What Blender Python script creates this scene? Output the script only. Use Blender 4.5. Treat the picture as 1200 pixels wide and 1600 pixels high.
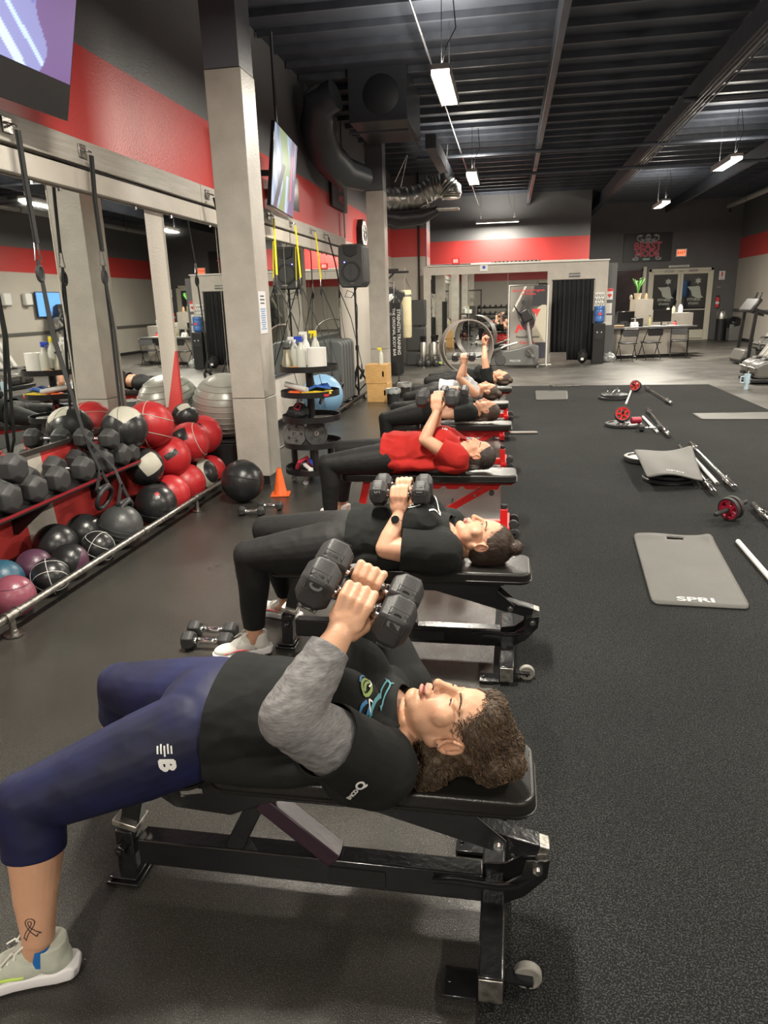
import bpy, bmesh, math, random
import numpy as np
from mathutils import Vector, Matrix, Euler, noise
from mathutils.bvhtree import BVHTree
for o in list(bpy.data.objects): bpy.data.objects.remove(o)
S=bpy.context.scene; COL=S.collection; PI=math.pi; R=math.radians
V=Vector
random.seed(7)
# ---------------------------------------------------------------- camera
cd=bpy.data.cameras.new('camera'); cam=bpy.data.objects.new('camera',cd); COL.objects.link(cam)
cd.sensor_fit='VERTICAL'; cd.sensor_height=36; cd.lens=36*1115/1600; cd.clip_start=.05; cd.clip_end=200
dY=V((197,-332,1115)).normalized(); q=V((-803,-303,1115))
dZ=dY.cross(q).normalized()
if dZ.y>0: dZ=-dZ
dX=dY.cross(dZ)
cr=V((dX.x,dY.x,dZ.x)); cu=-V((dX.y,dY.y,dZ.y)); cb=-V((dX.z,dY.z,dZ.z))
M=Matrix(((cr.x,cu.x,cb.x,0),(cr.y,cu.y,cb.y,0),(cr.z,cu.z,cb.z,1.6),(0,0,0,1)))
cam.matrix_world=M; S.camera=cam
# ---------------------------------------------------------------- world, view
W=bpy.data.worlds.new('world'); S.world=W; W.use_nodes=True
W.node_tree.nodes['Background'].inputs[0].default_value=(.012,.016,.03,1); W.node_tree.nodes['Background'].inputs[1].default_value=.5
S.view_settings.view_transform='Standard'; S.view_settings.look='None'; S.view_settings.gamma=1
S.view_settings.use_curve_mapping=False; S.view_settings.exposure=0.12
LAMP_POWER=255; LAMP_COL=(1,.93,.80)
# (x, y, turned) of the hanging linear lamps; one row over the benches, one over the turf, one tube by the office
LAMPS=[(-.78,2.9,0),(-.76,9.0,0),(-.76,15.3,0),(3.88,2.75,0),(3.88,9.0,0),(3.88,15.3,0),(3.88,21.3,0),(-.43,23.6,1),(6.6,9,0),(3.88,-3.4,0),(-.78,-3.4,0)]
def area(name,loc,sx,sy,p,up=False,rz=0):
    l=bpy.data.lights.new(name,'AREA'); l.shape='RECTANGLE'; l.size=sx; l.size_y=sy; l.energy=p; l.color=LAMP_COL
    o=bpy.data.objects.new(name,l); COL.objects.link(o); o.location=loc
    o.rotation_euler=(PI if up else 0,0,rz); return o
for (x,y,t) in LAMPS:
    area('lamp_light',(x,y,3.84),.16,1.2,LAMP_POWER*(.8 if t else 1.9 if y>20 else 1),rz=PI/2*t)
    area('lamp_uplight',(x,y,3.99),.16,1.2,LAMP_POWER*.22,True,rz=PI/2*t)
# ---------------------------------------------------------------- materials
MATS={}
def nd(nt,t,**k):
    n=nt.nodes.new(t)
    for a,b in k.items(): setattr(n,a,b)
    return n
def mat(name,col,rough=.5,metal=0,spec=.5,var=0,vscale=8,bump=0,bscale=40,emit=None,es=0,attr=None,coat=0,trans=0,col2=None,stretch=None,alpha=1,sss=0,detail=3,rvar=0):
    if name in MATS: return MATS[name]
    m=bpy.data.materials.new(name); m.use_nodes=True; nt=m.node_tree; b=nt.nodes['Principled BSDF']
    I=b.inputs; I['Roughness'].default_value=rough; I['Metallic'].default_value=metal; I['Specular IOR Level'].default_value=spec
    c=(*col,1); I['Base Color'].default_value=c
    tc=nd(nt,'ShaderNodeTexCoord'); src=tc.outputs['Object']
    if stretch:
        mp=nd(nt,'ShaderNodeMapping'); mp.inputs['Scale'].default_value=stretch; nt.links.new(src,mp.inputs[0]); src=mp.outputs[0]
    base=None
    if attr:
        a=nd(nt,'ShaderNodeAttribute',attribute_name=attr); base=a.outputs['Color']
    if var or col2:
        n=nd(nt,'ShaderNodeTexNoise'); n.inputs['Scale'].default_value=vscale; n.inputs['Detail'].default_value=detail; nt.links.new(src,n.inputs['Vector'])
        rp=nd(nt,'ShaderNodeValToRGB'); rp.color_ramp.elements[0].position=.3; rp.color_ramp.elements[1].position=.7
        if col2:
            rp.color_ramp.elements[0].color=c; rp.color_ramp.elements[1].color=(*col2,1)
        else:
            rp.color_ramp.elements[0].color=(*[min(1,x*(1-var)) for x in ((1,1,1) if attr else col)],1); rp.color_ramp.elements[1].color=(*[min(1,x*(1+var)) for x in ((1,1,1) if attr else col)],1)
        nt.links.new(n.outputs[0],rp.inputs[0])
        if base is not None:
            mx=nd(nt,'ShaderNodeMix',data_type='RGBA',blend_type='MULTIPLY'); mx.inputs[0].default_value=1
            nt.links.new(base,mx.inputs[6]); nt.links.new(rp.outputs[0],mx.inputs[7]); base=mx.outputs[2]
        else: base=rp.outputs[0]
    if base is not None: nt.links.new(base,I['Base Color'])
    if rvar:
        n3=nd(nt,'ShaderNodeTexNoise'); n3.inputs['Scale'].default_value=vscale*.7; nt.links.new(src,n3.inputs['Vector'])
        mr=nd(nt,'ShaderNodeMapRange'); mr.inputs[3].default_value=rough-rvar; mr.inputs[4].default_value=rough+rvar; mr.inputs[1].default_value=.3; mr.inputs[2].default_value=.7
        nt.links.new(n3.outputs[0],mr.inputs[0]); nt.links.new(mr.outputs[0],I['Roughness'])
    if bump:
        n2=nd(nt,'ShaderNodeTexNoise'); n2.inputs['Scale'].default_value=bscale; n2.inputs['Detail'].default_value=4; nt.links.new(src,n2.inputs['Vector'])
        bp=nd(nt,'ShaderNodeBump'); bp.inputs['Strength'].default_value=bump; bp.inputs['Distance'].default_value=.01
        nt.links.new(n2.outputs[0],bp.inputs['Height']); nt.links.new(bp.outputs[0],I['Normal'])
    if emit: I['Emission Color'].default_value=(*emit,1); I['Emission Strength'].default_value=es
    if emit==None and es and attr: nt.links.new(base,I['Emission Color']); I['Emission Strength'].default_value=es
    if coat: I['Coat Weight'].default_value=coat; I['Coat Roughness'].default_value=.1
    if trans: I['Transmission Weight'].default_value=trans
    if alpha<1: I['Alpha'].default_value=alpha
    if sss: I['Subsurface Weight'].default_value=sss; I['Subsurface Radius'].default_value=(.02,.008,.004); I['Subsurface Scale'].default_value=.3
    MATS[name]=m; return m
# ---------------------------------------------------------------- geometry helpers
def box(bm,c,s,rot=None):
    m=Matrix.Translation(c)
    if rot is not None: m=m@(rot if isinstance(rot,Matrix) else Euler(rot).to_matrix().to_4x4())
    m=m@Matrix.Diagonal((*s,1))
    return bmesh.ops.create_cube(bm,size=1,matrix=m)['verts']
def align(d):
    return V(d).to_track_quat('Z','Y').to_matrix().to_4x4()
def cyl(bm,p0,p1,r0,r1=None,n=12):
    p0=V(p0);p1=V(p1); r1=r0 if r1 is None else r1; d=p1-p0
    return bmesh.ops.create_cone(bm,cap_ends=True,segments=n,radius1=r0,radius2=r1,depth=d.length,matrix=Matrix.Translation((p0+p1)/2)@align(d))['verts']
def bar(bm,p0,p1,w,h,up=(0,0,1)):
    p0=V(p0);p1=V(p1);d=(p1-p0);z=d.normalized();u=V(up)
    x=u.cross(z)
    if x.length<1e-4: x=V((1,0,0))
    x.normalize(); y=z.cross(x)
    m=Matrix((( x.x,y.x,z.x,0),(x.y,y.y,z.y,0),(x.z,y.z,z.z,0),(0,0,0,1)))
    return bmesh.ops.create_cube(bm,size=1,matrix=Matrix.Translation((p0+p1)/2)@m@Matrix.Diagonal((w,h,d.length,1)))['verts']
def ell(bm,c,r,rot=None,sub=3):
    m=Matrix.Translation(c)
    if rot is not None: m=m@(rot if isinstance(rot,Matrix) else Euler(rot).to_matrix().to_4x4())
    r=(r,r,r) if isinstance(r,(int,float)) else r
    return bmesh.ops.create_icosphere(bm,subdivisions=sub,radius=1,matrix=m@Matrix.Diagonal((*r,1)))['verts']
def rc(bm,p0,r0,p1,r1,n=24,sq=1,up=(0,0,1)):
    "rounded tapered limb"
    p0=V(p0);p1=V(p1)
    ell(bm,p0,r0,sub=3 if r0>.02 else 2); ell(bm,p1,r1,sub=3 if r1>.02 else 2); cyl(bm,p0,p1,r0,r1,n)
def chain(bm,pts,rs,n=24):
    for i in range(len(pts)-1): rc(bm,pts[i],rs[i],pts[i+1],rs[i+1],n)
def tube(bm,pts,r,n=8,closed=False,cap=True,flat=None):
    "swept tube; r number or list; flat=(w,h) gives strap section"
    pts=[V(p) for p in pts]; N=len(pts); rings=[]
    ref=None
    for i,p in enumerate(pts):
        if closed: t=pts[(i+1)%N]-pts[i-1]
        else: t=pts[min(i+1,N-1)]-pts[max(i-1,0)]
        if t.length<1e-9: t=V((0,0,1))
        t.normalize()
        if ref is None:
            ref=V((0,0,1)) if abs(t.z)<.9 else V((1,0,0))
            if flat and len(flat)>2: ref=V(flat[2])
        x=(ref-t*ref.dot(t))
        if x.length<1e-6: x=t.orthogonal()
        x.normalize(); y=t.cross(x); ref=x
        rr=r[i] if isinstance(r,(list,tuple)) else r
        ring=[]
        if flat:
            w,h=flat[0],flat[1]
            for a,b in ((-1,-1),(1,-1),(1,1),(-1,1)): ring.append(bm.verts.new(p+y*a*w/2+x*b*h/2))
        else:
            for k in range(n):
                a=2*PI*k/n; ring.append(bm.verts.new(p+(x*math.cos(a)+y*math.sin(a))*rr))
        rings.append(ring)
    m=len(rings[0])
    for i in range(N if closed else N-1):
        A=rings[i];B=rings[(i+1)%N]
        for k in range(m): bm.faces.new((A[k],A[(k+1)%m],B[(k+1)%m],B[k]))
    if cap and not closed:
        bm.faces.new(rings[0][::-1]); bm.faces.new(rings[-1])
def lathe(bm,prof,n=24,c=(0,0,0),M=None):
    "prof list of (r,z)"
    M=M or Matrix.Translation(c); rings=[]
    for r,z in prof:
        rings.append([bm.verts.new(M@V((r*math.cos(2*PI*k/n),r*math.sin(2*PI*k/n),z))) for k in range(n)] if r>1e-6 else [bm.verts.new(M@V((0,0,z)))])
    for A,B in zip(rings,rings[1:]):
        for k in range(n):
            k2=(k+1)%n
            if len(A)==1 and len(B)==1: continue
            if len(A)==1: bm.faces.new((A[0],B[k2],B[k]))
            elif len(B)==1: bm.faces.new((A[k],A[k2],B[0]))
            else: bm.faces.new((A[k],A[k2],B[k2],B[k]))
def prism(bm,pts,h,M=None):
    "extrude 2D outline (x,y) by h along z, symmetric"
    M=M or Matrix()
    a=[bm.verts.new(M@V((x,y,-h/2))) for x,y in pts]; b=[bm.verts.new(M@V((x,y,h/2))) for x,y in pts]
    n=len(pts); bm.faces.new(a[::-1]); bm.faces.new(b)
    for i in range(n): bm.faces.new((a[i],a[(i+1)%n],b[(i+1)%n],b[i]))
XZ=Matrix(((1,0,0,0),(0,0,1,0),(0,1,0,0),(0,0,0,1)))   # outline (x,z), thickness along y
YZ=Matrix(((0,0,1,0),(1,0,0,0),(0,1,0,0),(0,0,0,1)))   # outline (y,z), thickness along x
def B(): return bmesh.new()
def obj(name,bm,m,parent=None,smooth=True,bev=0,seg=2,world=False,kind=None,label=None,loc=None,keep=False):
    if isinstance(bm,bpy.types.Mesh): me=bm
    else:
        if not keep: bmesh.ops.recalc_face_normals(bm,faces=bm.faces)
        me=bpy.data.meshes.new(name); bm.to_mesh(me); bm.free()
        if smooth:
            me.shade_smooth()
            try: me.set_sharp_from_angle(angle=R(38))
            except Exception: pass
    if m is not None and not me.materials:
        for x in (m if isinstance(m,(list,tuple)) else [m]): me.materials.append(x)
    o=bpy.data.objects.new(name,me); COL.objects.link(o)
    if parent: o.parent=parent
    if world and parent:
        p=parent; off=V((0,0,0))
        while p: off+=p.location; p=p.parent
        o.location=-off
    if loc: o.location=loc
    if bev:
        b=o.modifiers.new('bevel','BEVEL'); b.width=bev; b.segments=seg; b.limit_method='ANGLE'; b.angle_limit=R(35)
    if kind: o['kind']=kind
    if label: o['label']=label
    return o
def thing(name,label,cat,loc=(0,0,0),rz=0,group=None):
    o=bpy.data.objects.new(name,None); COL.objects.link(o); o.location=loc; o.rotation_euler=(0,0,rz)
    o['label']=label; o['category']=cat; o.empty_display_size=.1
    if group: o['group']=group
    return o
def tag(o,label,cat,group=None):
    o['label']=label; o['category']=cat
    if group: o['group']=group
    return o
def struct(name,bm,m,parent=None,**k):
    o=obj(name,bm,m,parent,**k)
    if not parent: o['kind']='structure'
    return o
def kids(o): return [c for c in COL.objects if c.parent==o]
def dup(o,loc=None,rz=None,label=None,parent=None):
    c=o.copy(); COL.objects.link(c)
    if loc is not None: c.location=loc
    if rz is not None:
        c.rotation_euler=rz if isinstance(rz,(tuple,Euler)) else (0,0,rz)
    if label: c['label']=label
    if parent: c.parent=parent
    for ch in KIDS.get(o.name) or kids(o): dup(ch,parent=c)
    return c
KIDS={}
DG=bpy.context.evaluated_depsgraph_get
def bake(o):
    dg=DG(); dg.update(); e=o.evaluated_get(dg); me=bpy.data.meshes.new_from_object(e); return me
def text_mesh(s,size,ext=.001,M=None,bold=0,xs=1):
    c=bpy.data.curves.new('t','FONT'); c.body=s; c.size=size; c.extrude=ext; c.align_x='CENTER'; c.align_y='CENTER'
    o=bpy.data.objects.new('t',c); COL.objects.link(o); me=bake(o); bpy.data.objects.remove(o)
    if bold:
        b=B()
        for dx,dy,dz in ((-1,0,0),(1,0,.01),(0,-1,.02),(0,1,.03)):
            m=me.copy(); m.transform(Matrix.Translation((dx*bold,dy*bold,dz*max(ext,.02)))); b.from_mesh(m); bpy.data.meshes.remove(m)
        b.to_mesh(me); b.free()
    if xs!=1: me.transform(Matrix.Diagonal((xs,1,1,1)))
    if M: me.transform(M)
    return me
def remesh(bm,vox,smooth=4,fac=.5):
    me=bpy.data.meshes.new('r'); bm.to_mesh(me); bm.free(); o=bpy.data.objects.new('r',me); COL.objects.link(o)
    r=o.modifiers.new('r','REMESH'); r.mode='VOXEL'; r.voxel_size=vox; r.use_smooth_shade=True
    if smooth: s=o.modifiers.new('s','SMOOTH'); s.factor=fac; s.iterations=smooth
    m2=bake(o); bpy.data.objects.remove(o); bpy.data.meshes.remove(me); return m2
def getv(me):
    a=np.empty(len(me.vertices)*3,np.float32); me.vertices.foreach_get('co',a); return a.reshape(-1,3)
def setv(me,a):
    me.vertices.foreach_set('co',a.astype(np.float32).ravel()); me.update()
def nrm(me):
    a=np.empty(len(me.vertices)*3,np.float32); me.vertex_normals.foreach_get('vector',a); return a.reshape(-1,3)
def setcol(me,c):
    at=me.color_attributes.get('Col') or me.color_attributes.new('Col','FLOAT_COLOR','POINT')
    a=np.ones((len(me.vertices),4),np.float32); a[:,:3]=c; at.data.foreach_set('color',a.ravel())
def gridart(name,fn,w,h,nx,ny,M,m,parent,thick=.004,**k):
    "flat print: fn(u,v)->(r,g,b) arrays painted on a dense grid with real thickness"
    bm=B(); 
    vs=[[bm.verts.new(M@V(((i/nx-.5)*w,(j/ny-.5)*h,0))) for i in range(nx+1)] for j in range(ny+1)]
    for j in range(ny):
        for i in range(nx): bm.faces.new((vs[j][i],vs[j][i+1],vs[j+1][i+1],vs[j+1][i]))
    me=bpy.data.meshes.new(name); bm.to_mesh(me); bm.free()
    jj,ii=np.mgrid[0:ny+1,0:nx+1]; me_c=fn(ii/nx,jj/ny); setcol(me,me_c.reshape(-1,3))
    return obj(name,me,m,parent,**k)
# ---------------------------------------------------------------- setting
def banded(name,stripes=False):
    m=bpy.data.materials.new(name); m.use_nodes=True; nt=m.node_tree; b=nt.nodes['Principled BSDF']; L=nt.links.new
    g=nd(nt,'ShaderNodeNewGeometry'); sp=nd(nt,'ShaderNodeSeparateXYZ'); L(g.outputs['Position'],sp.inputs[0])
    def math_(op,a,bb):
        n=nd(nt,'ShaderNodeMath',operation=op)
        for i,x in enumerate((a,bb)):
            if isinstance(x,(int,float)): n.inputs[i].default_value=x
            else: L(x,n.inputs[i])
        return n.outputs[0]
    def mix(f,c1,c2):
        n=nd(nt,'ShaderNodeMix',data_type='RGBA'); L(f,n.inputs[0])
        for i,c in ((6,c1),(7,c2)):
            if isinstance(c,tuple): n.inputs[i].default_value=(*c,1)
            else: L(c,n.inputs[i])
        return n.outputs[2]
    z=sp.outputs[2]; y=sp.outputs[1]
    grey=(.46,.425,.375); red=(.50,.045,.042); dark=(.12,.121,.125)
    c=grey
    f1=math_('GREATER_THAN',z,2.76); c=mix(f1,grey,red); f2=math_('GREATER_THAN',z,3.45); c=mix(f2,c,dark)
    if stripes:
        low=math_('LESS_THAN',z,.73)
        ph=math_('MODULO',math_('ADD',math_('ADD',y,math_('MULTIPLY',z,.12)),10-4.085+7.2+.1),.72)
        st=math_('GREATER_THAN',ph,.30)
        f=math_('MULTIPLY',math_('MULTIPLY',low,st),math_('LESS_THAN',y,7.6)); c=mix(f,c,red)
        far=math_('MULTIPLY',math_('GREATER_THAN',y,4.75),math_('LESS_THAN',y,7.6)); c=mix(math_('MULTIPLY',low,far),c,red)
        d=math_('GREATER_THAN',math_('SUBTRACT',y,math_('MULTIPLY',z,.52)),5.83)
        e=math_('MULTIPLY',math_('MULTIPLY',d,math_('LESS_THAN',z,1.22)),math_('LESS_THAN',y,6.9)); c=mix(e,c,red)
    n=nd(nt,'ShaderNodeTexNoise'); n.inputs['Scale'].default_value=1.3; n.inputs['Detail'].default_value=5; L(g.outputs['Position'],n.inputs['Vector'])
    mr=nd(nt,'ShaderNodeMapRange'); mr.inputs[3].default_value=.9; mr.inputs[4].default_value=1.08; L(n.outputs[0],mr.inputs[0])
    mx=nd(nt,'ShaderNodeVectorMath',operation='SCALE'); L(c,mx.inputs[0]); L(mr.outputs[0],mx.inputs['Scale']); L(mx.outputs[0],b.inputs['Base Color'])
    b.inputs['Roughness'].default_value=.42
    n2=nd(nt,'ShaderNodeTexNoise'); n2.inputs['Scale'].default_value=55; n2.inputs['Detail'].default_value=3; L(g.outputs['Position'],n2.inputs['Vector'])
    bp=nd(nt,'ShaderNodeBump'); bp.inputs['Strength'].default_value=.35; bp.inputs['Distance'].default_value=.01; L(n2.outputs[0],bp.inputs['Height']); L(bp.outputs[0],b.inputs['Normal'])
    return m
WALL=banded('banded_paint'); WALLS=banded('banded_paint_striped',True)
def speck(name,base,fleck,scale,thr,rough,bump,bs,spec=.5,rv=0):
    m=bpy.data.materials.new(name); m.use_nodes=True; nt=m.node_tree; b=nt.nodes['Principled BSDF']; L=nt.links.new
    g=nd(nt,'ShaderNodeNewGeometry'); v=nd(nt,'ShaderNodeTexNoise'); v.inputs['Scale'].default_value=scale; v.inputs['Detail'].default_value=2; L(g.outputs['Position'],v.inputs['Vector'])
    r=nd(nt,'ShaderNodeValToRGB'); r.color_ramp.elements[0].position=thr; r.color_ramp.elements[1].position=min(1,thr+.12)
    L(v.outputs[0],r.inputs[0])
    lg=nd(nt,'ShaderNodeTexNoise'); lg.inputs['Scale'].default_value=.9; lg.inputs['Detail'].default_value=6; L(g.outputs['Position'],lg.inputs['Vector'])
    mr=nd(nt,'ShaderNodeMapRange'); mr.inputs[1].default_value=.3; mr.inputs[2].default_value=.7; mr.inputs[3].default_value=.75; mr.inputs[4].default_value=1.25; L(lg.outputs[0],mr.inputs[0])
    mx=nd(nt,'ShaderNodeMix',data_type='RGBA'); mx.inputs[6].default_value=(*base,1); mx.inputs[7].default_value=(*fleck,1); L(r.outputs[0],mx.inputs[0])
    vm=nd(nt,'ShaderNodeVectorMath',operation='SCALE'); L(mx.outputs[2],vm.inputs[0]); L(mr.outputs[0],vm.inputs['Scale']); L(vm.outputs[0],b.inputs['Base Color'])
    if rv:
        m2=nd(nt,'ShaderNodeMapRange'); m2.inputs[1].default_value=.3; m2.inputs[2].default_value=.7; m2.inputs[3].default_value=rough-rv; m2.inputs[4].default_value=rough+rv; L(lg.outputs[0],m2.inputs[0]); L(m2.outputs[0],b.inputs['Roughness'])
    else: b.inputs['Roughness'].default_value=rough
    b.inputs['Specular IOR Level'].default_value=spec
    n2=nd(nt,'ShaderNodeTexNoise'); n2.inputs['Scale'].default_value=bs; n2.inputs['Detail'].default_value=3; L(g.outputs['Position'],n2.inputs['Vector'])
    bp=nd(nt,'ShaderNodeBump'); bp.inputs['Strength'].default_value=bump; bp.inputs['Distance'].default_value=.01; L(n2.outputs[0],bp.inputs['Height']); L(bp.outputs[0],b.inputs['Normal'])
    return m
RUB=speck('rubber_floor',(.031,.029,.026),(.15,.145,.125),400,.58,.24,.22,260,.5,.04)
TURF=speck('turf_pile',(.007,.0075,.0075),(.046,.048,.048),230,.50,.9,1,200,.2)
CONC=speck('sealed_floor',(.075,.070,.063),(.10,.095,.086),3,.5,.42,.15,30,.5,.1)
MIR=mat('mirror_glass',(.80,.82,.80),.015,1)
blk=mat('black_powder_coat',(.012,.012,.013),.32,0,.5,bump=.15,bscale=90)
blkm=mat('black_matte',(.012,.012,.013),.6)
blkr=mat('black_rubber',(.022,.022,.023),.55,var=.3,vscale=30,bump=.2,bscale=120)
chrome=mat('chrome',(.72,.72,.72),.14,1)
galv=mat('galvanised_pipe',(.30,.29,.27),.35,1,var=.3,vscale=30,bump=.3,bscale=60)
gpaint=mat('grey_paint',(.46,.425,.375),.45,var=.08,vscale=4,bump=.2,bscale=50)
dpaint=mat('dark_paint',(.11,.113,.12),.5,var=.1,vscale=3)
deck=mat('ceiling_black',(.050,.058,.076),.6,var=.25,vscale=2,bump=.5,bscale=4)
joistm=mat('joist_black',(.050,.057,.074),.5,var=.2,vscale=5)
whitep=mat('white_enamel',(.75,.74,.70),.35)
# floor
bm=B(); box(bm,(-1.575,2.2,-.05),(3.07+.0,25,.1)); struct('floor_rubber',bm,RUB,smooth=False)
bm=B(); box(bm,(5.79,2.2,-.05),(4.32,25,.1)); box(bm,(2.42,21.6,-.05),(11.06,13.8,.1)); box(bm,(1.795,14.37,-.05),(3.67,.66,.1)); struct('floor',bm,CONC,smooth=False)
bm=B(); box(bm,(1.795,1.9,-.045),(3.67,24.3,.1)); struct('floor_turf',bm,TURF,smooth=False)
# seams in the rubber floor strip and sealed floor
# walls
bm=B(); box(bm,(-3.21,5.1,2.4),(.2,30.2,4.8)); struct('wall_left',bm,WALLS,smooth=False)
bm=B(); box(bm,(8.05,9.4,2.4),(.2,39,4.8)); struct('wall_right',bm,WALL,smooth=False)
bm=B(); box(bm,(2.42,-10.1,2.4),(11.4,.2,4.8)); struct('wall_behind',bm,WALL,smooth=False)
bm=B(); box(bm,(-.35,24.6,2.4),(5.54,.2,4.8)); struct('wall_office',bm,WALL,smooth=False)
bm=B(); box(bm,(2.32,26.5,2.4),(.2,3.8,4.8)); struct('wall_office_side',bm,dpaint,smooth=False)
bm=B(); box(bm,(-2.66,20.4,2.4),(.9,1.0,4.8)); struct('wall_pilaster',bm,WALL,smooth=False)
bm=B(); box(bm,(-2.40,19.87,2.4),(.04,.06,4.8)); struct('trim_1',bm,blk,smooth=False)
# back wall with door and window openings
dk=mat('charcoal_wall',(.10,.10,.105),.45,var=.1,vscale=2,bump=.1,bscale=40)
bm=B()
def bw(x0,x1,z0,z1): box(bm,((x0+x1)/2,28.6,(z0+z1)/2),(x1-x0,.2,z1-z0))
bw(2.22,3.0,0,4.8); bw(3.0,4.72,0,1.0); bw(3.0,4.72,2.5,4.8); bw(4.72,4.98,0,4.8); bw(4.98,7.1,2.5,4.8); bw(7.1,8.05,0,4.8)
struct('wall_back',bm,dk,smooth=False)
# partition with big mirror and curtained doorway
bm=B()
def pw(x0,x1,z0,z1,y=19.3,t=.12): box(bm,((x0+x1)/2,y,(z0+z1)/2),(x1-x0,t,z1-z0))
pw(-2.21,1.05,0,2.46); pw(1.05,2.04,2.02,2.46); pw(2.04,2.38,0,2.46)
box(bm,(2.32,21.9,1.23),(.12,5.1,2.46)); 
struct('wall_partition',bm,gpaint,smooth=False)
bm=B(); box(bm,(.15,19.29,2.475),(4.5,.2,.03)); struct('trim_2',bm,whitep,smooth=False)
# partition mirror: four panes side by side
mr=thing('gym_mirror','large wall mirror of side by side panes on the back partition','mirror',(-.55,19.23,0))
for k in range(3):
    bm=B(); box(bm,(-.985+k*.98,0,1.19),(.972,.012,2.12)); obj('pane',bm,MIR,mr,smooth=False)
# columns
ctop=mat('column_dark_top',(.10,.105,.12),.45,bump=.2,bscale=30)
cside=mat('column_cream',(.40,.372,.33),.42,var=.1,vscale=5,bump=.25,bscale=60)
for i,(y) in enumerate((6.21,13.05,-.63,-7.47)):
    c=bpy.data.objects.new('column_%s'%('near','far','behind','rear')[i],None); COL.objects.link(c); c['kind']='structure'; c.location=(-2.325,y+.17,0)
    bm=B(); box(bm,(0,0,.44),(.31,.34,.72)); obj('column_base',bm,cside,c,bev=.006)
    bm=B(); box(bm,(0,0,2.127),(.31,.34,2.645)); obj('column_shaft',bm,cside,c,bev=.006)
    bm=B(); box(bm,(-.004,0,4.13),(.302,.332,1.35)); obj('column_top',bm,ctop,c,bev=.004)
    bm=B(); box(bm,(0,0,.04),(.29,.32,.08)); obj('column_foot',bm,blk,c)
# ceiling
ce=bpy.data.objects.new('ceiling',None); COL.objects.link(ce); ce['kind']='structure'
bm=B(); box(bm,(2.42,9.3,4.85),(11.4,39,.1)); obj('deck',bm,deck,ce,smooth=False)
for x,w in ((.5,.09),(2.78,.20),(5.4,.10)):
    bm=B(); box(bm,(x,9.3,4.56),(w,38.6,.30)); obj('girder',bm,joistm,ce,bev=.01)
jb=None
for k in range(62):
    y=-9.4+k*.61
    if jb is None: bm=B(); box(bm,(2.42,0,4.76),(11,.045,.08)); jb=obj('joist',bm,joistm,ce); jb.location.y=y
    else: o=jb.copy(); COL.objects.link(o); o.location.y=y
for y,z,x0,x1 in ((15.6,4.36,-1.9,5.5),(18.0,4.33,-1.2,7.9),(12.6,4.4,2.5,7.9)):
    bm=B(); cyl(bm,(x0,y,z),(x1,y,z),.035); obj('strut_pipe',bm,joistm,ce)
# conduits under the ceiling
cnd=mat('dark_conduit',(.10,.10,.11),.35,.6)
bm=B(); tube(bm,[(-1.02,2,4.42),(-1.02,24.3,4.42)],.014); obj('conduit',bm,cnd,ce)
bm=B()
for dx in (-.09,-.03,.03,.09): tube(bm,[(2.78+dx,-3,4.365),(2.78+dx,24,4.365)],.012,6)
obj('conduit',bm,cnd,ce)
bm=B(); tube(bm,[(-3.06,13.9,4.75),(-3.06,13.9,2.78)],.014); obj('conduit',bm,cnd,ce)
bm=B(); tube(bm,[(-2.13,19.2,4.7),(-2.13,19.2,2.49),(-1.0,19.2,2.49)],.016); obj('conduit',bm,cnd,ce)
# sprinkler pipe on the right with its hangers
sp_=thing('sprinkler_pipe','grey sprinkler main pipe hung under the ceiling on the right','pipe',(6.9,20,4.30))
bm=B(); cyl(bm,(0,-8,0),(0,6.4,0),.075,n=16); obj('pipe',bm,mat('grey_pipe',(.25,.25,.24),.4,.3),sp_)
for y in (-7,-4.2,-1.2,1.6,4.4):
    bm=B(); cyl(bm,(0,y,0),(0,y,.5),.012,n=8); lathe(bm,[(.085,-.02),(.09,-.02),(.09,.02),(.085,.02)],16,M=Matrix.Translation((0,y,0))@Euler((PI/2,0,0)).to_matrix().to_4x4()); obj('hanger',bm,blkm,sp_)
bm=B(); cyl(bm,(0,6.2,0),(0,6.2,-.16),.03,n=8); cyl(bm,(0,6.2,-.16),(0,6.2,-.2),.05,n=10); obj('sprinkler_head',bm,blkm,sp_)
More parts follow.
